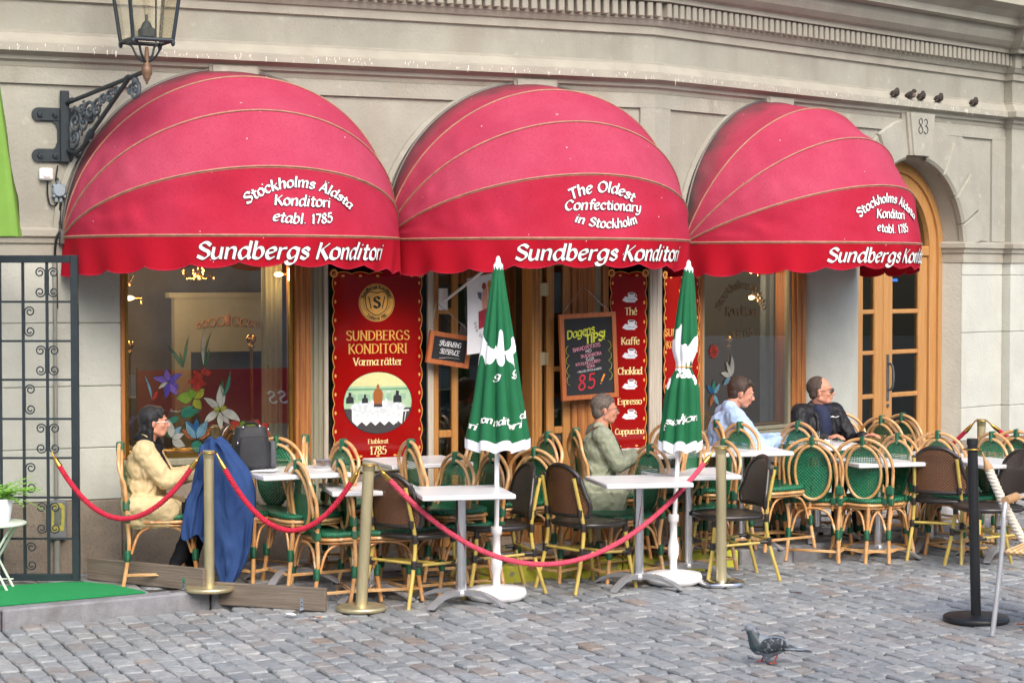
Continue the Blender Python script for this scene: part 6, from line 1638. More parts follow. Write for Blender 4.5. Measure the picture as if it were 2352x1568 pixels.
# ---- aluminium armchair, right edge
ac = empty('armchair', (wx(2352, 11.9)+.19, 11.72, .004), R(150), label='aluminium cafe armchair with tan wicker at the lower right edge', category='armchair')
alu = M['alu']
for s in (-1, 1):
    mb = MB(); mb.tube(smooth_path([(s*.30,.26,0),(s*.27,.20,.42),(s*.265,.17,.66),(s*.265,.08,.70),(s*.26,-.18,.70)], 6), .0145, 8); mb.build('leg', alu, ac)
    mb = MB(); mb.tube(smooth_path([(s*.28,-.34,0),(s*.25,-.25,.42),(s*.24,-.27,.62),(s*.22,-.31,.80)], 6), .0145, 8); mb.build('leg', alu, ac)
    mb = MB(); mb.tube([(s*.265,.16,.703),(s*.262,-.04,.708)], .023, 10); mb.build('arm_wrap', M['leather'], ac)
mb = MB(); mb.loft([[( -.25+.5*i/10, -.25-.10*(j/8)+.25*(-.5+i/10)**2*1.2, .46+.42*j/8*(1-.25*abs(-1+.2*i)**3)) for i in range(11)] for j in range(9)], closed=False); mb.build('backrest', M['weave_tan'], ac)
mb = MB(); mb.tube([(-.25+.5*i/10, -.35+.3*(-.5+i/10)**2, .46+.42*(1-.25*abs(-1+.2*i)**3)) for i in range(11)], .022, 10); mb.build('back_rim', M['leather'], ac)
mb = MB(); mb.bbox(-.25,.25,-.25,.22,.425,.455,.012); mb.build('seat', M['weave_tan'], ac)

ac.scale = (1.1, 1.1, 1.12)
# ---- loose small things
def simple(name, mb, mt, M_, label, cat, **k): return mb.build(name, mt, None, M_, label=label, category=cat, **k)
# white carrier bags
def bag(x, y, z, w, h, label, seed):
    mb = MB(); rings = []
    for j in range(9):
        s = j/8; ring = []
        for i in range(20):
            a = 2*math.pi*i/20; k = (1-.35*s**2.2)*(1+.16*noise.noise(Vector((math.cos(a)*2+seed, math.sin(a)*2, s*3))))
            ring.append((w*.5*k*math.copysign(abs(math.cos(a))**.7, math.cos(a)), w*.3*k*math.copysign(abs(math.sin(a))**.7, math.sin(a)), h*s + .02*noise.noise(Vector((a, s, seed)))*s))
        rings.append(ring)
    mb.loft(rings, capends=True)
    for q in (-.2, .2): mb.tube(smooth_path([(q*w, 0, h*.97),(q*w*1.1, .01, h*1.22),(q*w*.5, 0, h*1.3),(q*w*.1, 0, h*.97)], 4), .004, 4)
    simple('carrier_bag', mb, mat('plastic_bag_%d' % seed, '#dfe3e8', .35, var=.06, vs=12, bump=.6, bs=12), Matrix.Translation((x, y, z)), label, 'bag')
bag(wx(1795, 15.35), 15.35, KZ+.004, .19, .30, 'white paper carrier bag standing on the pavement below the blue shirted man', 1)
bag(wx(2168, 16.3), 16.3, KZ+.004, .34, .22, 'crumpled white plastic bag on the pavement behind the brown backed wicker chair', 2)
bag(wx(1500, 15.0), 15.0, KZ+.004, .20, .14, 'small shiny plastic bag on the pavement under the white tables in the middle', 4)
mb = MB(); mb.box(-.16,.16,-.12,.12,0,.11); 
# backpack on the first table
bp_ = empty('backpack', (-1.73, 13.16, .10+.742), R(14), label='black backpack standing on the white table at the left', category='backpack')
blk = mat('black_nylon', '#2b2d31', .6, var=.12, vs=9, bump=.5, bs=14, spec=.4)
def soft(w, d, h, x=0, y=0, z=0, top=.75, mb=None):
    mb = mb or MB(); rings = []
    for j in range(9):
        s = j/8; k = 1-(1-top)*s**3; e = .45
        rings.append([(x+w/2*k*math.copysign(abs(math.cos(a))**e, math.cos(a)), y+d/2*k*math.copysign(abs(math.sin(a))**e, math.sin(a)), z+h*s) for a in [2*math.pi*i/28 for i in range(28)]])
    mb.loft([[((p[0]-x)*.9+x, (p[1]-y)*.9+y, z) for p in rings[0]]] + rings[0:] , capends=True); return mb
soft(.25, .22, .28).build('main_compartment', blk, bp_)
soft(.20, .06, .21, .0, -.125, .01, .8).build('front_pocket', blk, bp_)
soft(.05, .15, .17, .14, 0, .01, .8).build('side_pocket', mat('grey_nylon', '#4a4d52', .6, var=.1, bump=.3, bs=20), bp_)
mb = MB(); mb.tube(smooth_path([(-.05,.0,.275),(-.03,0,.305),(.03,0,.305),(.05,0,.275)], 5), .008, 6); mb.tube(smooth_path([(-.07,.10,.26),(-.09,.17,.18),(-.08,.14,.03)], 5), .012, 6); mb.build('strap', M['rubber'], bp_)
mb = MB()
for p in ((-.06,-.09,.28),(.05,-.08,.285),(.11,-.04,.26),(-.10,-.13,.18)): mb.ell(p, (.006,.006,.012), 8, 5)
mb.build('buckle', M['chrome'], bp_)
# blue jacket hung by the left post
bj = empty('blue_jacket', (wx(497, 12.86), 12.86, KZ), label='dark blue jacket hanging beside the left brass post', category='jacket')
navy = creases(mat('navy_cloth', '#2a4474', .8, var=.2, vs=3.5, spec=.25), 11, 1.0, (1,1,.5))
def drape(zs, fold, seed, thick=.05):
    rings = []
    for z, x0, x1 in zs:
        ring = []; n = 44; cxx = (x0+x1)/2; hw = (x1-x0)/2
        for i in range(n):
            a = 2*math.pi*i/n; f = noise.noise(Vector((math.cos(a)*2.6+seed, math.sin(a)*2.6, z*2.2)))*fold + .35*fold*math.sin(a*7+z*5+seed)*(1-z*.6)
            ring.append((cxx+(hw+f*.4)*math.cos(a), (thick+f)*math.sin(a)+f*.5*math.cos(a*3), z+.02*math.sin(a*3+seed)))
        rings.append(ring)
    mb = MB(); mb.loft(rings, capends=True); return mb
drape([(.96,-.06,.02),(.93,-.10,.06),(.86,-.12,.11),(.74,-.15,.20),(.62,-.17,.24),(.50,-.19,.25),(.40,-.14,.235),(.28,-.06,.22),(.16,.0,.18),(.06,.03,.12),(-.0,.03,.07)], .07, 1).build('body_panel', navy, bj)
drape([(.70,-.12,.0),(.58,-.19,-.04),(.46,-.215,-.06),(.36,-.235,-.075),(.33,-.235,-.08)], .03, 5, .06).build('sleeve', navy, bj)
# napkin box, papers, glass
mb = MB(); mb.bbox(-.05,.05,-.04,.04,0,.055,.004); simple('napkin_holder', mb, M['chrome'], Matrix.Translation((-1.27, 13.28, .842)) @ Matrix.Rotation(R(20), 4, 'Z'), 'small steel napkin holder on the white table right of the backpack', 'napkin holder')
mb = MB(); mb.add([(-.09,-.05,0),(.07,-.07,.004),(.10,.04,.012),(-.07,.07,.003)], [(0,1,2,3)]); mb.add([(-.09,-.05,-.002),(.07,-.07,.002),(.10,.04,.01),(-.07,.07,.001)], [(3,2,1,0)]); simple('folded_paper', mb, M['paper'], Matrix.Translation((-1.62, 12.97, .845)), 'folded white paper on the table in front of the backpack', 'paper')
def tumbler(x, y, z, label):
    mb = MB(); mb.lathe([(.024,0),(.032,.10),(.030,.10),(.022,.006),(.0001,.006)], 18); simple('drinking_glass', mb, M['glass_clear'], Matrix.Translation((x, y, z)), label, 'glass')
tumbler(2.31, 15.1, .842, 'clear drinking glass on the table between the two men'); tumbler(1.22, 14.58, .842, 'clear glass on the table behind the second parasol, before the woman in green')
mb = MB(); rn = random.Random(1)
for i in range(5): mb.add([(rn.uniform(-.04,.04), rn.uniform(-.03,.03), rn.uniform(0,.05)) for _ in range(4)], [(0,1,2,3)])
simple('paper_tissue', mb, M['paper'], Matrix.Translation((2.40, 15.06, .842)), 'crumpled white tissue on the table beside the drinking glass', 'tissue')
mb = MB(); mb.lathe([(.07,0),(.085,.012),(.08,.014),(.06,.004)], 24); simple('saucer', mb, M['para_w'], Matrix.Translation((2.12, 15.12, .842)), 'white saucer on the table under the hands of the man in blue', 'saucer')
def litter(px, py, z, w, mt, label, name, seed, cat):
    rn = random.Random(seed); p = atz(px, py, z); mb = MB(); n = 7
    pl = [(w*math.cos(2*math.pi*i/n)*rn.uniform(.6,1), w*.45*math.sin(2*math.pi*i/n)*rn.uniform(.6,1), rn.uniform(.004,.02)) for i in range(n)]
    mb.add([(0,0,.008)] + pl, [(0, 1+i, 1+(i+1) % n) for i in range(n)]); simple(name, mb, mt, Matrix.Translation(p), label, cat)
lm = mat('dead_leaf', '#9a5a22', .7, var=.3, vs=60)
litter(725, 1420, .012, .055, lm, 'orange brown dead leaf on the cobbles in front of the second plank', 'dead_leaf', 1, 'leaf')
litter(664, 1413, .012, .05, M['paper'], 'scrap of white paper on the cobbles in front of the second plank', 'paper_scrap', 2, 'paper')
litter(1834, 1364, .012, .045, lm, 'small yellowish leaf on the cobbles at the right, below the wicker chair', 'dead_leaf', 3, 'leaf')
litter(2345, 1437, .012, .05, lm, 'brown leaf on the cobbles under the armchair at the right edge', 'dead_leaf', 4, 'leaf')
litter(1545, 1549, .012, .02, mat('blue_plastic', '#2f62c8', .5, var=0), 'tiny bit of blue plastic on the cobbles at the bottom', 'plastic_scrap', 5, 'litter') if False else None

# ---- what the windows mirror: the other side of the street
ob = empty('opposite_building', (9, -6, 0), label='dark house on the other side of the street, only mirrored in the windows', category='building')
Fo = Matrix.Translation(-Vector((9, -6, 0))) @ frame(-DA, -NA, Vector((6, -6, 0)) )
mb = MB(); mb.box(-22, 20, 0, .3, 0, 7.5); mb.build('wall', mat('opposite_plaster', '#b3ada0', .9, var=.15, vs=.8), ob, Fo)
mb = MB()
for i in range(14):
    for z in (3.4, 6.2): mb.box(-20+i*2.8, -18.8+i*2.8, -.02, .05, z, z+1.7)
mb.build('window', M['black_glass'], ob, Fo)
mb = MB(); mb.box(-20, 18, -.03, .05, .4, 2.7); mb.build('shop_window', mat('opposite_shop', '#7c7a70', .5, var=.5, vs=.9), ob, Fo)
wb = empty('red_wind_screen', (4.3, 6.3, 0), label='red canvas wind screen with white script word, only mirrored in the left window', category='wind screen')
Fw = Matrix.Translation((-4.3, -6.3, 0)) @ frame(-DA, -NA, Vector((4.9, 6.6, 0)))
mb = MB(); mb.box(-1.6, 1.6, 0, .02, .35, 1.02); mb.build('canvas', M['cloth_red'], wb, Fw)
mb = MB(); write(mb, 'Glass', .20, lambda a, b, l: (a, -.004-l, b), cx=-.35, cy=.60, slant=.3, pen=.14, thin=.05, track=1.5); mb.build('lettering', M['white'], wb, Fw)
mb = MB()
for x in (-1.6, 0, 1.6): mb.tube([(x, .03, 0), (x, .03, 1.06)], .015, 6)
mb.build('frame', M['black_metal'], wb, Fw)

# ================================================================= PEOPLE AND BIRDS
skin = mat('skin', '#c98f76', .5, var=.08, vs=18, spec=.35)
for m_ in (skin,): m_.node_tree.nodes['Principled BSDF'].inputs['Subsurface Weight'].default_value = .12; m_.node_tree.nodes['Principled BSDF'].inputs['Subsurface Radius'].default_value = (.02, .008, .004)
addmix(skin, '#b9614f', noise_fac(9, .55, .75, mul=.5))
tex = bpy.data.textures.new('folds', 'CLOUDS'); tex.noise_scale = .09; tex.noise_depth = 2
tex2 = bpy.data.textures.new('fine_folds', 'CLOUDS'); tex2.noise_scale = .035; tex2.noise_depth = 1
def skinned(mb, name, mt, parent, voxel, sm=3, disp=0, disp2=0):
    o = mb.build(name, mt, parent)
    m = o.modifiers.new('unite', 'REMESH'); m.mode = 'VOXEL'; m.voxel_size = voxel; m.use_smooth_shade = True
    s = o.modifiers.new('soften', 'SMOOTH'); s.iterations = sm; s.factor = .5
    for d, tx in ((disp, tex), (disp2, tex2)):
        if d:
            q = o.modifiers.new('folds', 'DISPLACE'); q.texture = tx; q.strength = d; q.mid_level = .5; q.texture_coords = 'LOCAL'
    return o
def head_into(mb, H):
    """skull, jaw, nose, brow, lips, ears - faces local +x, centre at the eyes' level"""
    q = mb.M; mb.M = H
    mb.ell((-.018,0,.028), (.094,.074,.090), 20, 14)
    mb.ell((.022,0,-.022), (.062,.058,.088), 18, 12)
    mb.cap((.045,-.018,-.083), (.045,.018,-.083), .026); mb.cap((-.015,-.045,-.058), (.045,-.012,-.088), .022, .02); mb.cap((-.015,.045,-.058), (.045,.012,-.088), .022, .02)
    mb.cap((.082,0,.006), (.099,0,-.026), .0085, .0125); mb.cap((.092,-.011,-.032), (.092,.011,-.032), .0085)
    mb.cap((.074,-.03,.018), (.074,.03,.018), .013); mb.cap((.078,-.014,-.056), (.078,.014,-.056), .0085); mb.cap((.076,-.013,-.066), (.076,.013,-.066), .009)
    for s in (-1, 1):
        mb.ell((.050, s*.035, -.025), (.026,.022,.024), 12, 8)
        mb.ell((-.012, s*.074, -.012), (.017,.008,.029), 12, 8); mb.ell((-.010, s*.079, -.004), (.012,.006,.019), 10, 6)
    mb.M = q
def hand_into(mb, w, d, up, curl=.6, s=1):
    """palm from the wrist w along d; fingers of unequal length bend at two joints; thumb leaves the side of the palm"""
    w, d, up = Vector(w), Vector(d).normalized(), Vector(up); up = (up - d*up.dot(d)).normalized(); sd_ = d.cross(up)
    mb.cap(w, w+d*.075, .026, .033, fl=.5, up=up)
    for i, (o, l) in enumerate(((-.026,.068),(-.009,.078),(.009,.073),(.025,.058))):
        p = w + d*.085 + sd_*o; a = curl*.5; p2 = p + (d*math.cos(a) - up*math.sin(a))*l*.5
        p3 = p2 + (d*math.cos(a*2.4) - up*math.sin(a*2.4))*l*.45
        mb.cap(p - d*.02, p2, .0098, .009, 8); mb.cap(p2, p3, .009, .0078, 8)
    t0 = w + d*.03 - sd_*s*.026; t1 = t0 + (d*.7 - sd_*s*.6 - up*.15).normalized()*.038
    mb.cap(t0, t1, .0125, .011, 8); mb.cap(t1, t1 + (d*.95 - sd_*s*.05).normalized()*.03, .0105, .009, 8)
def feature(name, mt, parent, fn):
    mb = MB(); fn(mb); return mb.build(name, mt, parent)
def figure(name_label, loc, face, S, J, cols, hairfn, gl=None, jl=.30, collar=True, lean=0):
    t = empty('person', loc, R(face), label=name_label, category='person'); t.scale = (S, S, S)
    j = {k: Vector(v) for k, v in J.items() if k[0] != '_'}
    Hm = Matrix.Translation(j['head']) @ Matrix.Rotation(R(J.get('_yaw', (0,))[0]), 4, 'Z') @ Matrix.Rotation(R(J.get('_pitch', (0,))[0]), 4, 'Y') @ Matrix.Scale(1.0, 4)
    mb = MB(); head_into(mb, Hm)
    mb.cap(Hm @ Vector((-.03,0,-.05)), j['neck'], .052, .060)
    mb.cap(j['neck'], j['chest'], .055, .09); mb.cap(j['chest'], j['pelvis'], .09, .10)
    for s in 'LR':
        mb.cap(j['sh'+s], j['el'+s], .045, .036); mb.cap(j['el'+s], j['wr'+s], .036, .026)
        hd = j.get('hd'+s, j['wr'+s]-j['el'+s]); hand_into(mb, j['wr'+s], hd, (0,0,1), .8, 1 if s == 'L' else -1)
        mb.cap(j['hip'+s], j['kn'+s], .07, .052); mb.cap(j['kn'+s], j['an'+s], .05, .036)
        mb.cap(j['sh'+s], j['neck'] + Vector((0,0,-.05)), .035, .035)
    skinned(mb, 'body', skin, t, .0065, 2)
    # garment of the upper body
    mb = MB(); ch, pe, nk = j['chest'], j['pelvis'], j['neck']; g = cols.get('bulk', 1)
    mb.ell(ch + Vector((.005,0,-.02)), (.135*g,.185*g,.17), 20, 12); mb.ell((ch+pe)/2 + Vector((.01,0,0)), (.14*g,.175*g,.18), 20, 12); mb.ell(pe + Vector((.0,0,.03)), (.15*g,.19*g,.13), 20, 12)
    for s in 'LR':
        mb.cap(j['sh'+s], nk + Vector((-.01,0,-.045)), .075*g, .07)
        mb.cap(j['sh'+s], j['el'+s], .078*g, .063*g); e = j['wr'+s] - (j['wr'+s]-j['el'+s]).normalized()*cols.get('cuff', .015)
        mb.cap(j['el'+s], e, .063*g, .046*g)
    if collar: mb.cap(nk + Vector((-.02,-.03,-.01)), nk + Vector((-.02,.03,-.01)), .062)
    if cols.get('skirt'):
        for s in 'LR': mb.cap(j['hip'+s] + Vector((-.03,0,.03)), j['hip'+s].lerp(j['kn'+s], .5) + Vector((0,0,.0)), .13, .10)
        if cols.get('slab'): q = cols['slab']; mb.bbox(*q, .03); mb.cap((q[0]+.05,-.2,.58), (q[1]-.05,-.2,.56), .10)
        for x in cols['skirt']: mb.cap(x[0], x[1], x[2], x[3])
    skinned(mb, cols.get('topname', 'jacket'), cols['top'], t, .010, 2, .016, .013)
    mb = MB()
    for s in 'LR': mb.cap(j['hip'+s], j['kn'+s], .095, .072); mb.cap(j['kn'+s], j['an'+s] + Vector((0,0,.05)), .07, .055)
    mb.cap(j['hipL'], j['hipR'], .10)
    skinned(mb, 'trousers', cols['legs'], t, .012, 3, .02, .008)
    for s in 'LR':
        mb = MB(); a = j['an'+s]; mb.cap(a + Vector((-.03,0,-.035)), a + Vector((.14,0,-.045)), .042, .035, fl=.75, up=(0,0,1)); mb.cap(a, a + Vector((.0,0,-.03)), .045)
        skinned(mb, 'shoe', cols['shoe'], t, .008, 2)
    mb = MB(); mb.M = Hm; hairfn(mb)
    skinned(mb, 'hair', cols['hair'], t, .006, 2, 0, .007)
    def eyes(mb):
        mb.M = Hm
        for s in (-1, 1): mb.ell((.073, s*.031, -.001), (.0085,.013,.006), 10, 6)
    feature('eyes', mat('eye_white', '#d8d4cf', .3, var=0), t, eyes)
    def iris(mb):
        mb.M = Hm
        for s in (-1, 1): mb.ell((.0795, s*.031, -.001), (.003,.0055,.0055), 8, 5)
    feature('irises', mat('eye_dark', '#2d2420', .2, var=0), t, iris)
    def brows(mb):
        mb.M = Hm
        for s in (-1, 1): mb.cap((.087, s*.018, .018), (.078, s*.045, .019), .0035, .0028, 6)
    feature('eyebrows', cols['hair'], t, brows)
    def lips(mb):
        mb.M = Hm; mb.cap((.0845,-.016,-.058), (.0845,.016,-.058), .0045, None, 8, fl=.8); mb.cap((.0835,-.014,-.064), (.0835,.014,-.064), .0048, None, 8, fl=.8)
    feature('lips', mat('lips', '#a9584f', .45, var=0), t, lips)
    if gl:
        def frame_(mb):
            mb.M = Hm
            for s in (-1, 1):
                if not gl[2]: mb.tube([(.098-.25*abs(s*.033+.021*math.cos(a))**1.5, s*.033+.021*math.cos(a), .0+.0155*math.sin(a)) for a in [i*math.pi/7 for i in range(14)]], .0016, 5, closed=True)
                mb.tube([(.094, s*.054, .006), (.03, s*.078, .006), (-.02, s*.080, .002), (-.035, s*.078, -.012)], .0026 if gl[2] else .0018, 5)
            mb.tube([(.100,-.014,.004),(.103,0,.006),(.100,.014,.004)], .002, 5)
        fo = feature('glasses', gl[0], t, frame_)
        def lens(mb):
            mb.M = Hm
            for s in (-1, 1):
                if gl[2]: mb.ell((.094, s*.036, -.001), (.008,.029,.019), 12, 8)
                else: mb.add([(.097-.25*abs(s*.033+.02*math.cos(a))**1.5, s*.033+.02*math.cos(a), .0145*math.sin(a)) for a in [i*math.pi/7 for i in range(14)]], [list(range(14))])
        mb = MB(); lens(mb); mb.build('lenses', gl[1], fo)
    return t, Hm, j
BASE = dict(head=(.035,0,1.16), neck=(-.005,0,1.04), chest=(-.03,0,.87), pelvis=(-.04,0,.58), shL=(-.02,.175,.985), shR=(-.02,-.175,.985),
            elL=(.08,.22,.75), elR=(.08,-.22,.75), wrL=(.31,.09,.80), wrR=(.31,-.09,.80), hipL=(.0,.09,.54), hipR=(.0,-.09,.54),
            knL=(.42,.10,.53), knR=(.42,-.10,.53), anL=(.40,.10,.09), anR=(.40,-.10,.09))
def J_(**k): d = dict(BASE); d.update(k); return d
# woman in the tan coat
tan = mat('tan_coat', '#cbb78c', .85, var=.07, vs=5, spec=.2)
blackc = mat('black_cloth', '#15161a', .8, var=.15, vs=6, bump=.3, bs=10, spec=.25)
creases(tan, 12, 1.0)
def hair_bob(mb):
    mb.ell((-.032,0,.036), (.100,.084,.095), 18, 12)
    mb.ell((-.062,0,-.055), (.058,.074,.105), 16, 10)
    for s in (-1, 1): mb.cap((-.03,s*.062,.03), (-.035,s*.062,-.13), .03, .024); mb.cap((.02,s*.045,.088), (.055,s*.055,.045), .024, .014)
    mb.cap((.03,-.035,.088), (.03,.035,.088), .028); mb.cap((.055,-.03,.072), (.055,.03,.072), .022); mb.cap((-.09,0,-.06), (-.11,0,-.16), .04, .03)
hb = mat('black_hair', '#17161a', .5, var=.12, vs=30, stretch=(3,8,1), bump=.5, bs=60)
w1, H1, j1 = figure('woman with black hair and a tan coat sitting sideways at the left table', (wx(340, 13.07), 13.07, KZ), 6, .885,
    J_(head=(.05,0,1.195), _yaw=(-3,), _pitch=(-2,), neck=(-.01,0,1.065), elL=(.12,.20,.77), elR=(.14,-.20,.78), wrL=(.42,.06,.83), wrR=(.42,-.05,.84), knL=(.40,.10,.53), knR=(.38,-.10,.53), anL=(.30,.10,.09), anR=(.20,-.10,.09)),
    dict(top=tan, legs=blackc, shoe=mat('black_leather', '#141414', .35, var=.1), hair=hb, bulk=1.12, topname='coat', slab=(-.13,.19,-.262,-.19,.43,.58), skirt=[((-.12,-.1,.60),(-.12,-.20,.48),.08,.05),((-.08,.1,.52),(.18,.12,.46),.09,.06)]),
    hair_bob, gl=(M['chrome'], M['glass_clear'], False))
mb = MB(); n1 = Vector((-.01,0,1.065))
mb.tube(smooth_path([n1+Vector((-.07,.0,.02)), n1+Vector((-.02,.085,.0)), n1+Vector((.06,.05,-.05)), n1+Vector((.075,-.01,-.09)), n1+Vector((.06,-.05,-.05)), n1+Vector((-.02,-.085,.0))], 5, True), .034, 10, closed=True)
mb.cap(n1+Vector((.06,-.05,-.05)), n1+Vector((.17,-.04,-.28)), .04, .045, fl=.5, up=(1,0,.3)); mb.cap(n1+Vector((.06,.03,-.06)), n1+Vector((.17,.03,-.26)), .04, .04, fl=.5, up=(1,0,.3))
skinned(mb, 'scarf', blackc, w1, .010, 2, .015, .01)
# woman in the green coat
def hair_short(mb):
    mb.ell((-.030,0,.045), (.096,.082,.088), 18, 12); mb.ell((-.062,0,-.01), (.055,.072,.075), 14, 10)
    mb.cap((.02,-.04,.095), (.02,.04,.095), .026); mb.cap((.052,-.035,.075), (.052,.035,.078), .017)
    for s in (-1, 1): mb.cap((-.005,s*.066,.04), (.0,s*.070,.012), .018, .012)
hg = mat('grey_brown_hair', '#75695f', .6, var=0, col2='#4c443e', vs=22, stretch=(2,6,1), bump=.6, bs=70)
olive = mat('sage_green_coat', '#959b86', .85, var=.08, vs=5, bump=.5, bs=9, spec=.2)
creases(olive, 12, 1.0)
w2, H2, j2 = figure('grey haired woman in a sage green coat sitting under the large chalkboard', (wx(1382, 14.28), 14.28, KZ), 8, .895,
    J_(head=(.035,0,1.185), _yaw=(-4,), elL=(.10,.20,.76), elR=(.10,-.21,.76), wrL=(.36,.06,.83), wrR=(.34,-.05,.84), anL=(.46,.10,.09), anR=(.44,-.10,.09)),
    dict(cuff=.085, top=olive, legs=mat('grey_trousers', '#57534e', .85, var=.15, vs=6, bump=.4, bs=9), shoe=mat('brown_boot', '#4a261c', .4, var=.1), hair=hg, bulk=1.06, topname='coat', slab=(-.17,.15,-.31,-.19,.33,.58), skirt=[((-.15,-.1,.60),(-.17,-.22,.48),.08,.05),((-.12,.1,.56),(-.10,.12,.40),.10,.07)]),
    hair_short, gl=(mat('brown_frames', '#3a2618', .4, var=0), M['glass_clear'], False))
mb = MB(); mb.tube(smooth_path([(-.13,-.16,1.03),(-.02,-.17,1.06),(.10,-.12,.95),(.17,.0,.80),(.18,.08,.68)], 6), .011, 6, flat=.5); mb.build('bag_strap', mat('red_brown_strap', '#5e2c22', .5, var=.1), w2)
mb = MB(); H_ = H2; mb.M = H_; mb.ell((-.008,-.083,-.042), (.004,.003,.008), 8, 5); mb.build('earring', M['chrome'], w2)
# man in the blue shirt
blue = mat('light_blue_shirt', '#a9c3e6', .75, var=.05, vs=5, bump=.5, bs=10, spec=.2)
creases(blue, 12, .9)
def hair_man(mb):
    mb.ell((-.030,0,.042), (.096,.080,.088), 18, 12); mb.ell((-.060,0,-.01), (.052,.070,.070), 14, 10)
    mb.cap((.03,-.04,.090), (.03,.04,.092), .026); mb.cap((.062,-.03,.078), (.062,.035,.078), .014)
    for s in (-1, 1): mb.cap((-.005,s*.064,.04), (-.0,s*.070,-.005), .018, .010)
brn = mat('dark_brown_hair', '#3a2a20', .5, var=.3, vs=22, stretch=(2,6,1), bump=.6, bs=70)
mnB, H3, j3 = figure('dark haired man in a light blue shirt leaning on his elbows at the white table', (wx(1668, 15.2), 15.2, KZ), 8, .975,
    J_(head=(.13,0,1.155), _yaw=(-6,), _pitch=(14,), neck=(.05,0,1.05), chest=(-.01,0,.87), shL=(.03,.19,.98), shR=(.03,-.19,.98), elL=(.20,.24,.74), elR=(.22,-.24,.74), wrL=(.44,.04,.80), wrR=(.46,-.06,.80)),
    dict(top=blue, legs=mat('khaki_trousers', '#77715f', .85, var=.12, vs=6, bump=.4, bs=9), shoe=mat('dark_shoe', '#1c1c20', .4, var=.1), hair=brn, bulk=1.0, topname='shirt'), hair_man)
# man in the black jacket
def hair_buzz(mb):
    mb.ell((-.034,0,.038), (.092,.079,.089), 18, 12); mb.ell((-.058,0,-.012), (.052,.070,.062), 14, 10)
bz = mat('buzzed_hair', '#4b3f38', .8, var=.3, vs=60, bump=.4, bs=200)
jk = mat('black_jacket', '#1b1c21', .6, var=.15, vs=6, bump=.5, bs=10, spec=.35)
creases(jk, 11, 1.0)
mnK, H4, j4 = figure('man with cropped hair, sunglasses and a black jacket at the right table', (wx(1882, 15.75), 15.75, KZ), -62, .955,
    J_(head=(.035,0,1.165), _yaw=(48,), _pitch=(-4,), elL=(.10,.27,.74), elR=(.10,-.27,.74), wrL=(.33,.20,.80), wrR=(.30,-.14,.80), hdL=(.8,.5,.25)),
    dict(top=jk, legs=mat('dark_trousers', '#2a2c33', .85, var=.12, bump=.3, bs=9), shoe=mat('dark_shoe_b', '#1c1c20', .4, var=.1), hair=bz, bulk=1.05, topname='jacket', collar=False), hair_buzz,
    gl=(M['black_metal'], mat('amber_lens', '#3a1e0c', .12, var=.0, spec=.8), True))
navyp = mat('navy_polo', '#1a2340', .8, var=.1, bump=.3, bs=12)
mb = MB(); mb.ell((.035,0,.88), (.098,.085,.17), 16, 10); mb.cap((.03,-.035,1.02), (.03,.035,1.02), .05); mb.cap((.0,0,1.045), (.045,0,1.0), .055, .04); skinned(mb, 'polo_shirt', navyp, mnK, .010, 2, .012)
mb = MB()
for s in (-1, 1): mb.cap((-.01,s*.075,1.055), (.085,s*.075,.95), .026, .022, fl=.6, up=(1,0,.5)); mb.cap((.085,s*.075,.95), (.125,s*.085,.75), .022, .02, fl=.6, up=(1,0,0))
skinned(mb, 'lapels', jk, mnK, .009, 2, .008)
mb = MB(); mb.tube([(.155,.02,.965),(.158,.05,.955),(.15,.09,.96)], .003, 5); mb.ell((.158,.02,.96), (.004,.02,.004), 8, 5); mb.build('chest_badge', M['white'], mnK)

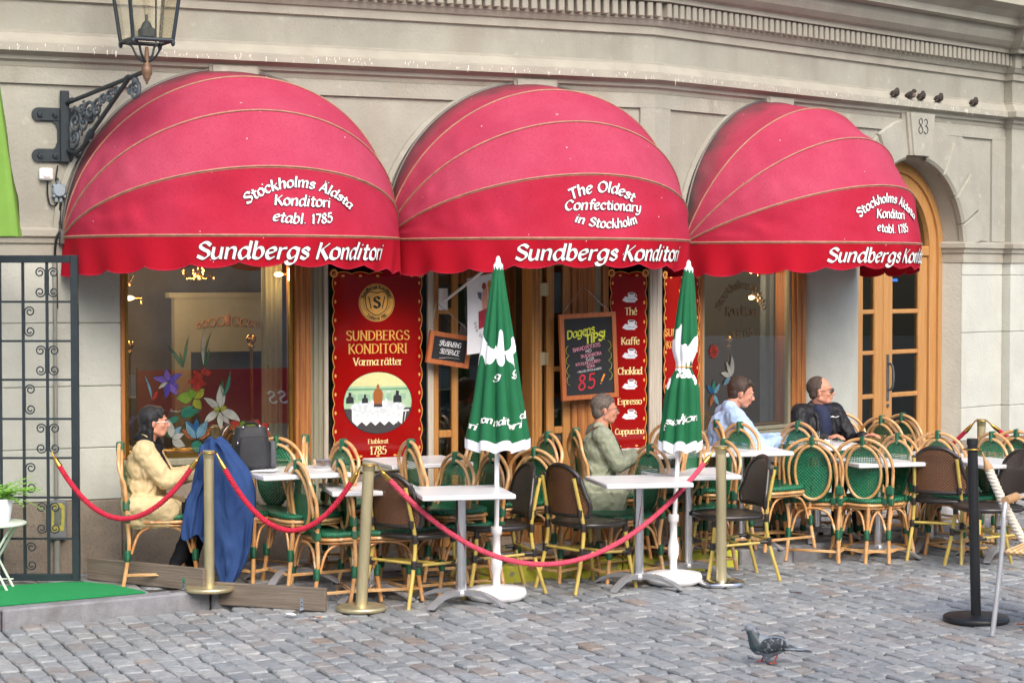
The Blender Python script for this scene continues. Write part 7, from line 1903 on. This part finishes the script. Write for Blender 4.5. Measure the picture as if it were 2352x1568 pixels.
# pigeon
def pigeon():
    pos = atz(1765, 1521, .008); t = empty('pigeon', (pos.x, pos.y, .006), R(172), label='grey pigeon with a green neck and speckled wings walking left on the cobbles', category='pigeon')
    body = mat('pigeon_plumage', '#66707a', .6, var=0, col2='#7d868f', vs=20, bump=.3, bs=60)
    def L(): q = MB(); q.M = Matrix.Translation((0,0,-.024)) @ Matrix.Scale(1.06, 4); return q
    mb = L()
    mb.ell((-.012,0,.112), (.092,.050,.050), 20, 12, rot=Matrix.Rotation(R(8), 3, 'Y')); mb.ell((.045,0,.118), (.054,.047,.056), 16, 10); mb.ell((.0,0,.09), (.06,.04,.035), 14, 9)
    mb.cap((.062,0,.14), (.090,0,.190), .040, .022); mb.ell((.097,0,.200), (.027,.021,.021), 14, 10)
    mb.cap((.117,0,.196), (.135,0,.189), .007, .004, 8); mb.cap((-.07,0,.105), (-.17,0,.094), .034, .018, fl=.5, up=(0,0,1)); mb.cap((.0,0,.075), (.01,0,.058), .032, .02)
    skinned(mb, 'body', body, t, .004, 2)
    nk = mat('pigeon_neck', '#2c4a4a', .5, var=0, col2='#453c46', vs=14, spec=.4)
    mb = L(); mb.cap((.052,0,.120), (.088,0,.182), .0505, .0255); skinned(mb, 'neck_plumage', nk, t, .004, 2)
    wg = mat('pigeon_wing', '#262e36', .65, var=0, col2='#737b81', vs=60, thr=(.54, .62), bump=.4, bs=90)
    for s in (-1, 1):
        mb = L(); mb.ell((-.015, s*.034, .120), (.078,.022,.040), 18, 10, rot=Matrix.Rotation(R(12), 3, 'Y')); mb.cap((-.06, s*.03, .112), (-.145, s*.012, .100), .022, .008, fl=.35, up=(0,1,0)); skinned(mb, 'wing', wg, t, .004, 1)
    mb = L(); mb.cap((-.10,0,.100), (-.195,0,.090), .022, .027, fl=.2, up=(0,0,1)); mb.build('tail', mat('pigeon_tail', '#343a42', .6, var=.1), t)
    pk = mat('pigeon_feet', '#9a4538', .6, var=.1)
    for s, x in ((-1, .035), (1, -.035)):
        mb = MB(); mb.tube([(x-.015, s*.018, .055), (x-.005, s*.018, .028), (x+.004, s*.018, .006)], .0045, 6)
        for a in (-.5, 0, .5, 3.14): mb.tube([(x+.004, s*.018, .006), (x+.004+.028*math.cos(a)*(1 if a < 3 else .5), s*.018+.018*math.sin(a), .003)], .003, 5)
        mb.build('leg', pk, t)
    mb = L()
    for s in (-1, 1): mb.ell((.104, s*.0195, .203), (.003,.002,.003), 8, 5)
    mb.build('eyes', mat('pigeon_eye', '#b0552a', .3, var=0), t)
    mb = L(); mb.cap((.119,0,.196), (.137,0,.188), .0055, .003, 8); mb.build('beak', mat('pigeon_beak', '#2a2624', .4, var=0), t)
pigeon()
# five small birds on the string course
bm = mat('sparrow_plumage', '#4a4038', .8, var=0, col2='#2f2a28', vs=60); bh = mat('sparrow_breast', '#6b5f57', .8, var=.1)
def bird(u, face, label, s=1.0):
    t = empty('small_bird', M=FB @ Matrix.Translation((u, -.075, 3.672)) @ Matrix.Rotation(R(face), 4, 'Z') @ Matrix.Scale(s, 4), label=label, category='bird', group='small brown birds perched on the string course')
    mb = MB(); mb.ell((0,0,.045), (.045,.032,.032), 14, 9, rot=Matrix.Rotation(R(28), 3, 'Y').inverted()); mb.ell((.032,0,.078), (.022,.02,.02), 12, 8); mb.cap((.05,0,.078), (.062,0,.074), .005, .002, 6); mb.cap((-.03,0,.03), (-.085,0,.012), .015, .006, fl=.5, up=(0,0,1))
    skinned(mb, 'body', bm, t, .004, 1)
    mb = MB(); mb.ell((.02,0,.045), (.03,.027,.026), 12, 8); mb.build('breast', bh, t)
    mb = MB()
    for q in (-1, 1): mb.ell((-.012, q*.027, .048), (.040,.009,.020), 12, 7, rot=Matrix.Rotation(R(-25), 3, 'Y'))
    mb.build('wings', mat('wing_brown', '#2e2825', .8, var=.2, vs=70) if 'wing_brown' not in bpy.data.materials else bpy.data.materials['wing_brown'], t)
bird(3.13, 8, 'first small bird from the left on the moulding above the number 83')
bird(3.36, -60, 'plump small bird facing the street, second from the left on the moulding')
bird(3.54, 15, 'third small bird from the left, directly above the keystone with the number')
bird(3.82, 5, 'fourth small bird, leaning forward just right of the keystone')
bird(4.40, 10, 'small bird perched alone at the right end of the moulding')
